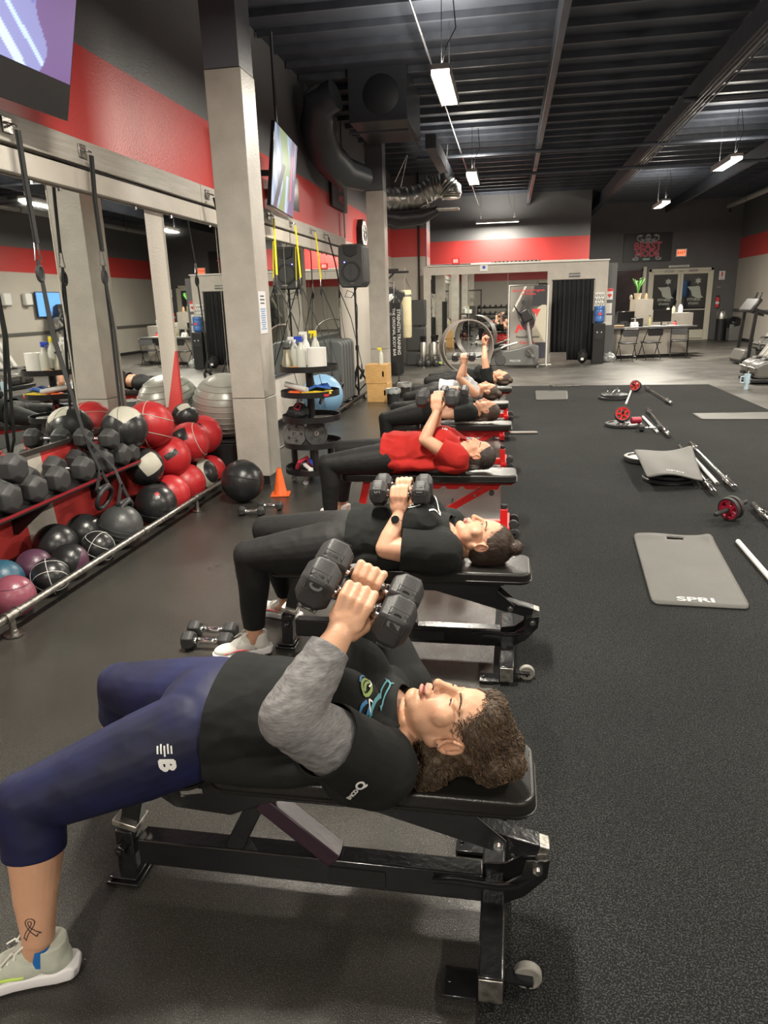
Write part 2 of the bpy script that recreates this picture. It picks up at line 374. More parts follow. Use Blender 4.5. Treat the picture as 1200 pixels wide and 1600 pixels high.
# hanging lamps
lensm=mat('lamp_diffuser',(.9,.9,.85),.4,emit=(1,.95,.82),es=16)
lampm=mat('lamp_housing',(.5,.5,.48),.4,.3)
lab={(-.76,9.0):'long bright ceiling lamp nearest the front, right of the dark duct',(-.76,15.3):'small square looking lamp hanging just above the red back wall, left of centre',(-.43,23.6):'long horizontal tube lamp in front of the red wall',
 (3.88,15.3):'bright lamp hanging at the upper right near the picture edge',(3.88,21.3):'farther lamp of the right row, above the framed banner',(-.78,2.9):'lamp hanging over the nearest benches, above the picture edge',
 (3.88,2.75):'lamp over the near turf, out of frame at the right',(3.88,9.0):'second lamp of the right row, out of frame above the turf',(6.6,9):'lamp near the right wall over the cardio machines',(3.88,-3.4):'lamp of the right row behind the viewer',(-.78,-3.4):'lamp of the left row behind the viewer'}
for (x,y,t) in LAMPS:
    L_=thing('hanging_lamp',lab[(x,y)],'ceiling lamp',(x,y,3.9),PI/2*t,'linear hanging lamps')
    bm=B(); box(bm,(0,0,.03),(.2,1.3,.05)); box(bm,(-.1,0,.0),(.012,1.3,.09)); box(bm,(.1,0,0),(.012,1.3,.09)); obj('housing',bm,lampm,L_)
    bm=B(); box(bm,(0,0,-.015),(.17,1.26,.035)); obj('diffuser',bm,lensm,L_)
    for s in (-.5,.5):
        bm=B(); tube(bm,[(0,s,.05),(0,s,.8)],.004,5); obj('rod',bm,cnd,L_)
    bm=B(); tube(bm,[(0,-.55,.05),(.05,-.5,.25),(.14,-.38,.45),(.1,-.3,.8)],.006,6); obj('cable',bm,blkm,L_)
# ---------------------------------------------------------------- benches
vinyl=mat('black_vinyl',(.014,.013,.012),.28,0,.5,bump=.12,bscale=220,rvar=.03,vscale=5)
redm=mat('red_powder_coat',(.55,.012,.012),.35,bump=.1,bscale=80)
steelw=mat('worn_steel',(.42,.40,.36),.35,.9,var=.5,vscale=40)
wheelm=mat('grey_caster_rubber',(.20,.19,.17),.5,var=.3,vscale=25)
blkg=mat('black_gloss_coat',(.010,.010,.011),.2,0,.5,bump=.1,bscale=60,coat=.3)
def rrect(w,h,r,n=5):
    p=[]
    for cx,cy,a in ((w/2-r,h/2-r,0),(-w/2+r,h/2-r,90),(-w/2+r,-h/2+r,180),(w/2-r,-h/2+r,270)):
        for k in range(n+1):
            t=R(a+90*k/n); p.append((cx+r*math.cos(t),cy+r*math.sin(t)))
    return p
def pad(name,par,x0,x1,w,zt,th):
    bm=B(); prism(bm,rrect(x1-x0,w,.05),th); 
    p=obj(name,bm,vinyl,par,bev=.012,seg=4,loc=((x0+x1)/2,0,zt-th/2))
    bm=B(); tube(bm,[(a,b,-th*.22) for a,b in rrect(x1-x0+.004,w+.004,.05)],.0028,6,closed=True)
    obj('piping',bm,vinyl,p)
    return p
def casters(b,xc,ys,r,z=None,mw=wheelm,label=None):
    for y in ys:
        bm=B(); bar(bm,(xc-.07,y,r+.012),(xc+.012,y,r+.008),.006,.035,(0,1,0)); cyl(bm,(xc,y-.012,r),(xc,y+.028,r),.006,n=8)
        s=obj('caster_bracket',bm,blkg,b)
        bm=B(); cyl(bm,(xc,y+.008,r),(xc,y+.032,r),r,n=24); obj('wheel',bm,mw,s,bev=.004)
def black_bench(label,y0,xo=0):
    b=thing('weight_bench',label,'bench',(xo,y0,0),0,'adjustable black benches')
    # pads
    pad('back_pad',b,-.74,.085,.26,.462,.055); pad('seat_pad',b,-1.10,-.76,.26,.458,.055)
    # rear cross bar with stands and wheels
    bm=B(); box(bm,(-.012,-.0,.058),(.062,.56,.075)); obj('cross_bar',bm,blkg,b,bev=.006)
    for s in (-1,1):
        bm=B(); box(bm,(-.012,s*.276,.056),(.056,.012,.066)); obj('end_cap',bm,steelw,b,bev=.002)
        bm=B(); box(bm,(-.085,s*.235,.012),(.085,.075,.012)); cyl(bm,(-.11,s*.235,.02),(-.11,s*.235,.024),.007); obj('foot_plate',bm,blkg,b,bev=.004)
    casters(b,.075,(-.225,.205),.034)
    # lower beam, two struts
    bm=B(); bar(bm,(-1.02,0,.105),(-.04,0,.105),.06,.085); obj('lower_beam',bm,blkg,b,bev=.005)
    bm=B(); bar(bm,(-.735,0,.14),(-.655,0,.30),.05,.05,(0,1,0)); obj('strut',bm,blkg,b,bev=.004)
    bm=B(); bar(bm,(-.64,0,.31),(-.44,0,.14),.05,.062,(0,1,0)); obj('strut',bm,mat('plum_tinted_black',(.03,.014,.024),.3,bump=.1),b,bev=.004)
    # front post, pivot, foot
    bm=B(); bar(bm,(-1.065,0,.02),(-1.06,0,.17),.055,.06,(0,1,0)); bar(bm,(-1.055,0,.15),(-.985,0,.40),.055,.05,(0,1,0)); obj('front_post',bm,blkg,b,bev=.004)
    bm=B(); box(bm,(-1.07,0,.009),(.10,.12,.012)); box(bm,(-1.07,0,.024),(.085,.105,.008)); obj('foot_plate',bm,blkg,b,bev=.003)
    bm=B(); box(bm,(-1.05,0,.195),(.075,.075,.02),(0,.25,0)); obj('collar',bm,steelw,b,bev=.003)
    for x,z in ((-1.062,.125),(-.90,.385),(-.765,.392)):
        bm=B(); cyl(bm,(x,-.058,z),(x,.058,z),.017,n=6); cyl(bm,(x,-.066,z),(x,.066,z),.0095); obj('pivot_bolt',bm,blkg,b,bev=.002)
    # hooked side plates and long spine
    prof=[(-1.04,.41),(-1.04,.372),(-.955,.365),(-.93,.32),(-.88,.285),(-.72,.275),(-.64,.315),(-.58,.335),(-.34,.335),(-.02,.245),(.02,.245),(.02,.275),(-.06,.345),(-.02,.405),(-.60,.405),(-.80,.405),(-.795,.335),(-.86,.322),(-.865,.405)]
    for s in (-1,1):
        bm=B(); prism(bm,prof,.006,Matrix.Translation((0,s*.042,0))@XZ); obj('side_plate',bm,blkg,b,bev=.0015,seg=1)
    bm=B(); box(bm,(-.33,0,.385),(.60,.078,.035)); obj('spine',bm,blkg,b,bev=.004)
    bm=B(); bar(bm,(-.17,0,.31),(.10,0,.232),.05,.055,(0,1,0)); obj('telescopic_arm',bm,blkg,b,bev=.004)
    bm=B(); bar(bm,(.035,0,.252),(.125,0,.227),.045,.05,(0,1,0)); obj('arm_end',bm,steelw,b,bev=.004)
    bm=B()
    for s in (-1,1): prism(bm,[(.07,.215),(.13,.225),(.125,.17),(.07,.105),(.02,.075),(-.05,.075),(-.05,.13),(.02,.14),(.06,.17)],.007,Matrix.Translation((0,s*.036,0))@XZ)
    obj('link_plate',bm,blkg,b,bev=.0015,seg=1)
    for x,z in ((.1,.198),(.0,.262)):
        bm=B(); cyl(bm,(x,-.05,z),(x,.05,z),.014,n=6); cyl(bm,(x,-.058,z),(x,.058,z),.007); obj('pivot_bolt',bm,chrome,b)
    bm=B(); tube(bm,[(.09,-.03,.16),(.05,-.045,.14),(0,-.05,.135),(-.10,-.05,.142),(-.17,-.04,.128)],.008,8); obj('pull_handle',bm,blkg,b)
    bm=B(); box(bm,(-.38,-.0325,.104),(.16,.003,.045)); obj('rating_plate',bm,blkm,b)
    return b
black_bench('worn black adjustable bench in the foreground under the person in blue capris',1.577)
black_bench('black adjustable bench second from the front under the person with a black watch',3.06,.03)
def red_bench(label,y0,xo,h=.44,top=True):
    b=thing('weight_bench',label,'bench',(xo,y0,0),0,'adjustable red benches')
    for nm,x0,x1 in (('back_pad',-.82,.07),('seat_pad',-1.17,-.84)):
        p=pad(nm,b,x0,x1,.27,h,.06)
    prof=[(-.86,h-.06),(-.86,h-.09),(-.70,h-.10),(-.67,h-.125)]
    for k in range(4): x=-.60+.13*k; prof+=[(x,h-.125),(x+.02,h-.105),(x+.04,h-.105),(x+.055,h-.125)]
    prof+=[(-.06,h-.125),(-.04,h-.09),(.045,h-.09),(.045,h-.06)]
    for s in (-1,1):
        bm=B(); prism(bm,prof,.006,Matrix.Translation((0,s*.035,0))@XZ); obj('notched_rail',bm,redm,b,bev=.0015,seg=1)
    bm=B(); bar(bm,(-.12,0,h-.11),(-.52,0,.09),.045,.05,(0,1,0)); obj('strut',bm,redm,b,bev=.004)
    for x,z in ((-.22,h-.17),(-.38,.22),(-.46,.15)):
        bm=B(); cyl(bm,(x,-.032,z),(x,.032,z),.009,n=8); obj('rivet',bm,chrome,b)
    bm=B(); cyl(bm,(-.10,-.05,h-.14),(-.10,-.09,h-.14),.018,n=12); obj('knob',bm,blkm,b,bev=.003)
    bm=B(); bar(bm,(-1.06,0,.055),(-.02,0,.05),.06,.06); obj('lower_beam',bm,redm,b,bev=.005)
    bm=B(); box(bm,(-.0,0,.05),(.06,.40,.06)); obj('cross_bar',bm,redm,b,bev=.005)
    bm=B(); box(bm,(-.012,-.13,.13),(.05,.06,.15)); obj('handle_post',bm,redm,b,bev=.004)
    bm=B(); cyl(bm,(-.012,-.13,.20),(-.012,-.13,.235),.023,n=14); obj('black_cap',bm,blkm,b,bev=.003)
    casters(b,.06,(-.19,.16),.036,mw=blkr)
    bm=B(); cyl(bm,(.055,-.17,.10),(.055,-.14,.10),.032,n=20); obj('wheel',bm,blkr,b,bev=.004)
    bm=B(); bar(bm,(-1.08,0,.02),(-1.0,0,h-.08),.05,.07,(0,1,0)); obj('front_post',bm,redm,b,bev=.004)
    bm=B(); box(bm,(-1.09,0,.02),(.07,.42,.04)); obj('front_foot',bm,redm,b,bev=.005)
    bm=B(); tube(bm,[(-1.0,-.06,.10),(-.93,-.08,.16),(-.90,-.08,.26),(-.93,-.06,.33)],.012,8); obj('foot_hook',bm,redm,b)
    return b
red_bench('red framed bench under the person in the red shirt',4.97,.0)
red_bench('red framed bench under the person in a black tee, directly behind the red shirt',7.08,-.03)
red_bench('bench mostly hidden under the person in the grey tank top',8.58,-.06)
red_bench('farthest bench of the row, under the person nearest the flywheel bike',10.08,-.02)
# ---------------------------------------------------------------- dumbbells
hexm=mat('hex_rubber',(.030,.030,.031),.5,0,.45,var=.2,vscale=14,bump=.12,bscale=260)
def dumbbell_meshes(L,hr,hl):
    "axis along local x; hr = hex radius, hl = head length"
    def head(s):
        bm=B(); M_=Euler((0,PI/2*s,0)).to_matrix().to_4x4()
        prof=[(hr*.72,-hl/2),(hr*.97,-hl*.26),(hr,-hl*.2),(hr,hl*.2),(hr*.97,hl*.3),(hr*.62,hl/2)]
        rings=[]
        for r,z in prof:
            rings.append([bm.verts.new(Matrix.Translation((s*(L/2-hl/2),0,0))@M_@V((r*math.cos(R(60*k)),r*math.sin(R(60*k)),z))) for k in range(6)])
        for A,C in zip(rings,rings[1:]):
            for k in range(6): bm.faces.new((A[k],A[(k+1)%6],C[(k+1)%6],C[k]))
        bm.faces.new(rings[0][::-1]); bm.faces.new(rings[-1])
        return bm
    hb=B(); g=L-2*hl
    pr=[(.017,-g/2-.01),(.017,-g/2+.006),(.014,-g/2+.012),(.017,-g/2+.02),(.0135,-g/2+.028),(.0145,-g/4),(.0165,0),(.0145,g/4),(.0135,g/2-.028),(.017,g/2-.02),(.014,g/2-.012),(.017,g/2-.006),(.017,g/2+.01)]
    lathe(hb,pr,16,M=Euler((0,PI/2,0)).to_matrix().to_4x4())
    return head(-1),head(1),hb
def dumbbell(label,L,hr,hl,num=None,group=None,loc=(0,0,0),rot=(0,0,0)):
    t=thing('dumbbell',label,'dumbbell',loc,0,group); t.rotation_euler=rot
    a,c,h=dumbbell_meshes(L,hr,hl)
    for s,m_ in ((-1,a),(1,c)):
        ho=obj('head',m_,hexm,t,bev=hr*.07,seg=2)
        if num:
            for k in range(6):
                an=R(60*k+30); rr=hr*.866
                # facet frame: normal n, x along handle axis tangent
                n_=V((0,math.cos(an),math.sin(an))); tx=V((0,-math.sin(an),math.cos(an))) ; 
                if k%2==0: 
                    Mx=Matrix((( tx.x,0,0,0),(0,0,0,0),(0,0,0,0),(0,0,0,1)))
                    X=tx; Y=n_.cross(tx); P=V((s*(L/2-hl/2),0,0))+n_*(rr+.0018)
                    Mx=Matrix(((X.x,Y.x,n_.x,P.x),(X.y,Y.y,n_.y,P.y),(X.z,Y.z,n_.z,P.z),(0,0,0,1)))
                    if s>0: Mx=Mx@Euler((0,0,PI)).to_matrix().to_4x4()
                    obj('number',text_mesh(num,hr*.62,.002,Mx,.0012),mat('number_grey',(.07,.07,.07),.5),ho,smooth=False)
                    bm=B(); w=hr*.36;q=hl*.28
                    tube(bm,[Mx@V(p) for p in ((-w,-q,0),(w,-q,0),(w,q,0),(-w,q,0))],.0012,5,closed=True); obj('number_frame',bm,hexm,ho)
    obj('handle',h,chrome,t)
    return t
# ---------------------------------------------------------------- people
def skin(name,c): return mat(name,c,.48,0,.4,attr='Col',var=.07,vscale=22,bump=.12,bscale=260,sss=.12)
SK=skin('skin',(.6,.33,.22))
def vn(a,sc,seed=0):
    "vector noise helper on vertex array"
    out=np.empty(len(a),np.float32)
    for i,(x,y,z) in enumerate(a*np.array(sc)+seed): out[i]=noise.noise((x,y,z))
    return out
def gauss(v,c,r):
    d=((v-np.array(c))/np.array(r)); return np.exp(-(d*d).sum(1))
class Head:
    "head frame: a = her left, b = face forward, c = crown"
    def __init__(s,pos,pitch=0,turn=0,roll=0,sc=1.0):
        base=Matrix(((0,0,1,0),(-1,0,0,0),(0,1,0,0),(0,0,0,1)))  # columns a,b,c -> world (-Y, +Z, +X)
        s.M=Matrix.Translation(pos)@base@Euler((R(pitch),R(roll),R(turn))).to_matrix().to_4x4()@Matrix.Scale(sc,4)
    def e(s,bm,c,r,rot=(0,0,0),sub=3):
        bmesh.ops.create_icosphere(bm,subdivisions=sub,radius=1,matrix=s.M@Matrix.Translation(c)@Euler(rot).to_matrix().to_4x4()@Matrix.Diagonal((*r,1)))
    def w(s,p): return s.M@V(p)
    def c(s,bm,p0,r0,p1,r1): rc(bm,s.w(p0),r0,s.w(p1),r1)
    def local(s,v):
        Mi=np.array(s.M.inverted()); return v@Mi[:3,:3].T+Mi[:3,3]
def head_prims(bm,H,full=.0,fine=True):
    H.e(bm,(0,-.012,.028),(.073,.093,.087)); H.e(bm,(0,.020,-.035),(.064+full,.066,.074))
    H.e(bm,(0,.060,-.090),(.026+full*.5,.024,.021)); H.e(bm,(0,.03,-.082),(.04+full,.05,.028+full*.6))
    for s in (-1,1):
        H.c(bm,(s*.050,-.005,-.045),.020+full,(s*.022,.056,-.088),.016+full*.3)
        H.e(bm,(s*(.034+full*.4),.048,-.024),(.034+full,.0285,.034)); H.e(bm,(s*.040,.028,-.052),(.026+full,.034,.040))
        H.e(bm,(s*.031,.0655,.000),(.0145,.0125,.0115))
        H.c(bm,(s*.0095,.092,-.033),.0075,(s*.012,.086,-.036),.0065)
        H.c(bm,(s*.012,.0775,.019),.0080,(s*.044,.060,.018),.0085)
        # ear
        t=[(s*(.0765+.006*(k==0 or k==7 or k==1)),-.012+.0165*math.cos(2*PI*k/9+.3),-.004+.029*math.sin(2*PI*k/9+.3)) for k in range(10)]
        for p,q_ in zip(t,t[1:]): H.c(bm,p,.0046,q_,.0046)
        H.e(bm,(s*.073,-.010,-.006),(.004,.016,.027)); H.e(bm,(s*.075,-.001,-.030),(.006,.008,.009))
        H.e(bm,(s*.075,.003,-.004),(.006,.005,.007)); H.c(bm,(s*.077,-.018,-.014),.0035,(s*.078,-.014,.016),.0035)
    H.c(bm,(0,.078,.012),.0088,(0,.100,-.028),.0100); H.e(bm,(0,.098,-.031),(.0125,.013,.0115)); H.c(bm,(s*.013,.060,-.012),.016,(s*.016,.066,-.036),.014) if False else None
    H.e(bm,(0,.084,-.052),(.026,.010,.009))
    H.e(bm,(0,.0865,-.0575),(.0235,.0095,.0052)); H.e(bm,(0,.0855,-.0695),(.0205,.0095,.0062))
    H.c(bm,(0,-.030,-.05),.054,(0,-.030,-.10),.054)
def head_post(v,H,base,lipc,browc,open_=.3,eyec=(.08,.05,.04)):
    "v world verts -> small sculpt + colours"
    L=H.local(v); col=np.tile(np.array(base,np.float32),(len(v),1))
    near=(np.abs(L)<.16).all(1)
    l=L[near]; d=np.zeros_like(l)
    for s in (-1,1):
        g=gauss(l,(s*.031,.080,.0095),(.016,.02,.0032)); d[:,1]-=g*.0018        # upper lid crease
        g=gauss(l,(s*.014,.080,.0),(.006,.014,.008)); d[:,1]-=g*.004            # inner corner
        g=gauss(l,(s*.031,.080,-.001),(.011,.02,.0030)); d[:,1]-=g*.0035*open_
        g=gauss(l,(s*.026,.085,-.046),(.004,.02,.014)); d[:,1]-=g*.0025         # smile line
    g=gauss(l,(0,.095,-.0632),(.021,.012,.0020)); d[:,1]-=g*.007
    g=gauss(l,(0,.085,-.080),(.02,.02,.005)); d[:,1]-=g*.003
    M3=np.array(H.M)[:3,:3]; v=v.copy(); v[near]+=d@M3.T
    c=col[near]
    def blend(g,cc): 
        g=np.clip(g,0,1)[:,None]; c[:]=c*(1-g)+np.array(cc)*g
    base=np.array(base)
    for s in (-1,1): blend(.35*gauss(l,(s*.045,.07,-.03),(.025,.04,.022)),base*(1.05,.78,.74))
    blend(.5*gauss(l,(0,.11,-.03),(.018,.03,.016)),base*(1.02,.72,.68))
    for s in (-1,1): blend(.5*gauss(l,(s*.078,-.01,-.005),(.012,.02,.03)),base*(1.0,.72,.66))
    m=(np.abs(l[:,0])<.0245-(np.abs(l[:,2]+.063)*.9))&(np.abs(l[:,2]+.063)<.0115)&(l[:,1]>.06); blend(m*.75,lipc)
    m=gauss(l,(0,.09,-.0632),(.022,.03,.0016))*1.4; blend(m*(l[:,1]>.06),(.10,.03,.025))
    for s in (-1,1):
        a=l[:,0]*s; arc=.0215-((a-.028)**2)*9
        m=(a>.011)&(a<.049)&(np.abs(l[:,2]-arc)<.0028)&(l[:,1]>.04); blend(m*.62,browc)
        th=.0; arc=.0025-((a-.031)**2)*14
        m=(a>.0195)&(a<.043)&(np.abs(l[:,2]-arc+.0)<.0013)&(l[:,1]>.055); blend(m*.0,(.03,.02,.015))
        if False:
            m=(a>.020)&(a<.042)&(l[:,2]<arc-.001)&(l[:,2]>arc-.0035-.004*open_+((a-.031)**2)*20)&(l[:,1]>.055); blend(m*.8,(.55,.50,.46))
            m=m&(np.abs(a-.031)<.0048); blend(m*.95,eyec)
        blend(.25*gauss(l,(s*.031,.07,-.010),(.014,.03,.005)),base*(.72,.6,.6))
    col[near]=c; return v,col
def fist(bm,c,a,w,s,k=1.0):
    a=V(a).normalized(); w=V(w); w=(w-a*w.dot(a)).normalized(); s_=V(s); n=a.cross(w).normalized()
    if n.dot(s_)<0: n=-n
    s=n; c=V(c)
    P=lambda A,Wd,Sd: c+a*A*k+w*Wd*k+s*Sd*k
    for off,f in ((.031,1.0),(.0105,1.06),(-.010,1.0),(-.029,.86)):
        chain(bm,[P(off*.55,.080,.014),P(off,.012,.037),P(off,-.027*f,.029),P(off*.96,-.038*f,.000),P(off*.92,-.020*f,-.024),P(off*.9,-.004,-.027)],[r*k for r in (.015,.0112,.0100,.0092,.0086,.0078)],10)
    bmesh.ops.create_icosphere(bm,subdivisions=2,radius=1,matrix=Matrix(((a.x,w.x,s.x,P(0,.045,.026).x),(a.y,w.y,s.y,P(0,.045,.026).y),(a.z,w.z,s.z,P(0,.045,.026).z),(0,0,0,1)))@Matrix.Diagonal((.042*k,.046*k,.0155*k,1)))
    chain(bm,[P(.022,.070,.006),P(.044,.036,-.004),P(.050,.004,-.020),P(.036,-.016,-.034)],[r*k for r in (.019,.0145,.0112,.0095)],10)
    wr=P(0,.095,.014); return wr
def cut(me,cuts):
    bm=B(); bm.from_mesh(me)
    for q in cuts:
        p,n,r=q[:3]; ok=q[3] if len(q)>3 else (lambda x:True)
        p=V(p);n=V(n).normalized()
        g=[f for f in bm.faces if (f.calc_center_median()-p).length<r and ok(f.calc_center_median())]
        es=set(e for f in g for e in f.edges); vs=set(v for f in g for v in f.verts)
        bmesh.ops.bisect_plane(bm,geom=list(vs)+list(es)+g,plane_co=p,plane_no=n,dist=1e-5)
        dead=[v for v in bm.verts if (v.co-p).length<r and (v.co-p).dot(n)>1e-4 and ok(v.co)]
        bmesh.ops.delete(bm,geom=dead,context='VERTS')
    nb={}
    for e in bm.edges:
        if e.is_boundary:
            a,b_=e.verts; nb.setdefault(a,[]).append(b_); nb.setdefault(b_,[]).append(a)
    for _ in range(14):
        new={v:(l[0].co+l[1].co)*.5 for v,l in nb.items() if len(l)==2}
        for v,c_ in new.items(): v.co=v.co.lerp(c_,.6)
    m2=bpy.data.meshes.new('g'); bm.to_mesh(m2); bm.free(); bpy.data.meshes.remove(me); return m2
def folds(me,amp,scale,seed=0,ridged=True,mask=None):
    v=getv(me); n=nrm(me); f=vn(v,scale,seed)
    if ridged: f=.55-np.abs(f)*2.2
    f=f*amp
    if mask is not None: f=f*mask(v)
    setv(me,v+n*f[:,None])
def garment(name,bm,vox,cuts,m,par,amp=0,scale=(10,10,10),seed=0,smooth=6,mask=None,thick=.003,base=None,ridged=True,extra=()):
    me=remesh(bm,vox,smooth)
    if amp: folds(me,amp,scale,seed,ridged,mask)
    me=cut(me,cuts)
    if extra:
        b=B(); b.from_mesh(me)
        for e in extra: b.from_mesh(e)
        b.to_mesh(me); b.free()
    me.shade_smooth()
    o=obj(name,me,m,par,world=True)
    s=o.modifiers.new('thickness','SOLIDIFY'); s.thickness=thick; s.offset=-1
    return o
def shoe(par,heel,d,z0=0,L=.265,um=None,sm=None,lm=None,sock=None,accent=None,pad_r=False,lift=0):
    d=V(d).normalized(); M_=Matrix(((d.x,-d.y,0,heel[0]),(d.y,d.x,0,heel[1]),(0,0,1,z0),(0,0,0,1)))
    if lift: M_=M_@Euler((0,lift,0)).to_matrix().to_4x4()
    # stations along x : (x, half width, top z, center y)
    bm=B()
    out=[(-.012,.018),(0,.032),(.03,.036),(.08,.034),(.13,.036),(.19,.046),(.225,.044),(.25,.032),(.262,.012)]
    loop=[(x,y) for x,y in out]+[(x,-y) for x,y in reversed(out)]
    n=len(loop); rings=[]
    for z,sc,flare in ((.004,.93,0),(.012,1.0,.004),(.030,1.02,.006),(.036,.97,0)):
        rings.append([bm.verts.new(M_@V((x*1.0*(L/.265)+(-flare*2 if x<.02 else 0),y*sc,z+(.012 if x>.24 else .004 if x>.2 else 0)*(1 if z<.02 else .4)+(.008 if x<.01 and z>.02 else 0)))) for x,y in loop])
    for A,C in zip(rings,rings[1:]):
        for k in range(n): bm.faces.new((A[k],A[(k+1)%n],C[(k+1)%n],C[k]))
    bm.faces.new(rings[0][::-1]); bm.faces.new(rings[-1])
    sh=obj('shoe',B_shoe(M_,L),um,par,world=True)
    obj('sole',bm,sm,sh,bev=.004)
    if lm:
        bm=B()
        for k in range(5):
            x=.105+.017*k; z=.105-.0105*k; tube(bm,[M_@V((x,-.026,z-.012)),M_@V((x+.004,-.012,z+.001)),M_@V((x+.008,.012,z+.001)),M_@V((x+.012,.026,z-.012))],.003,6)
        for s in (-1,1): tube(bm,[M_@V((.10,0,.112)),M_@V((.09,.02*s,.126)),M_@V((.11,.035*s,.118)),M_@V((.12,.015*s,.108))],.0024,6)
        for s in (-1,1): tube(bm,[M_@V((.10,0,.112)),M_@V((.125,.026*s,.108)),M_@V((.15,.036*s,.088))],.0024,6)
        obj('laces',bm,lm,sh)
    if sock:
        bm=B(); cyl(bm,M_@V((.060,0,.06)),M_@V((.056,0,.112)),.033,.036,24); obj('sock',bm,sock,sh)
    if accent:
        bm=B(); 
        for s in (-1,1): tube(bm,[M_@V((.10,.034*s,.045)),M_@V((.15,.038*s,.050)),M_@V((.21,.042*s,.045))],.004,6)
        obj('accent',bm,accent,sh)
    return sh
def B_shoe(M_,L):
    bm=B(); E_=lambda c,r: bmesh.ops.create_icosphere(bm,subdivisions=3,radius=1,matrix=M_@Matrix.Translation(c)@Matrix.Diagonal((*r,1)))
    k=L/.265
    E_((.035,0,.055),(.043,.036,.050)); E_((.19*k,0,.045),(.066,.045,.030)); E_((.11,0,.055),(.075,.037,.045)); E_((.085,0,.082),(.048,.031,.034))
    cyl(bm,M_@V((.038,0,.05)),M_@V((.036,0,.115)),.040,.039,20); E_((.10,0,.098),(.020,.022,.022))
    me=remesh(bm,.0035,5)
    # hollow the collar
    return cut(me,[(tuple(M_@V((.04,0,.112))),tuple((M_.to_3x3()@V((.35,0,1)))),.060)])
def torso(bm,x0,Y,inf=0,bust=1,belly=1,zb=.462,w=1.0,k=1.0,z=0):
    "x0 = shoulder line; extends to -x"
    i=inf; zc=zb+.12+z
    E_=lambda c,r: ell(bm,c,tuple(q+i for q in r))
    E_((x0-.11,Y,zc-.0),(.185*k,.160*w,.108)); 
    for s in (-1,1):
        E_((x0-.10*k,Y+s*.082,zc+.055*bust),(.088,.083,.092*bust)); E_((x0-.03,Y+s*.12*w,zc-.005),(.085,.08,.075))
    E_((x0-.31*k,Y,zc+.0),(.19*k,.158*w,.112*belly)); E_((x0-.46*k,Y,zc-.012),(.14*k,.168*w,.110)); E_((x0-.50*k,Y+.075,zc-.03),(.10,.09,.090)); E_((x0-.50*k,Y-.075,zc-.03),(.10,.09,.090))
SHIRTS={}
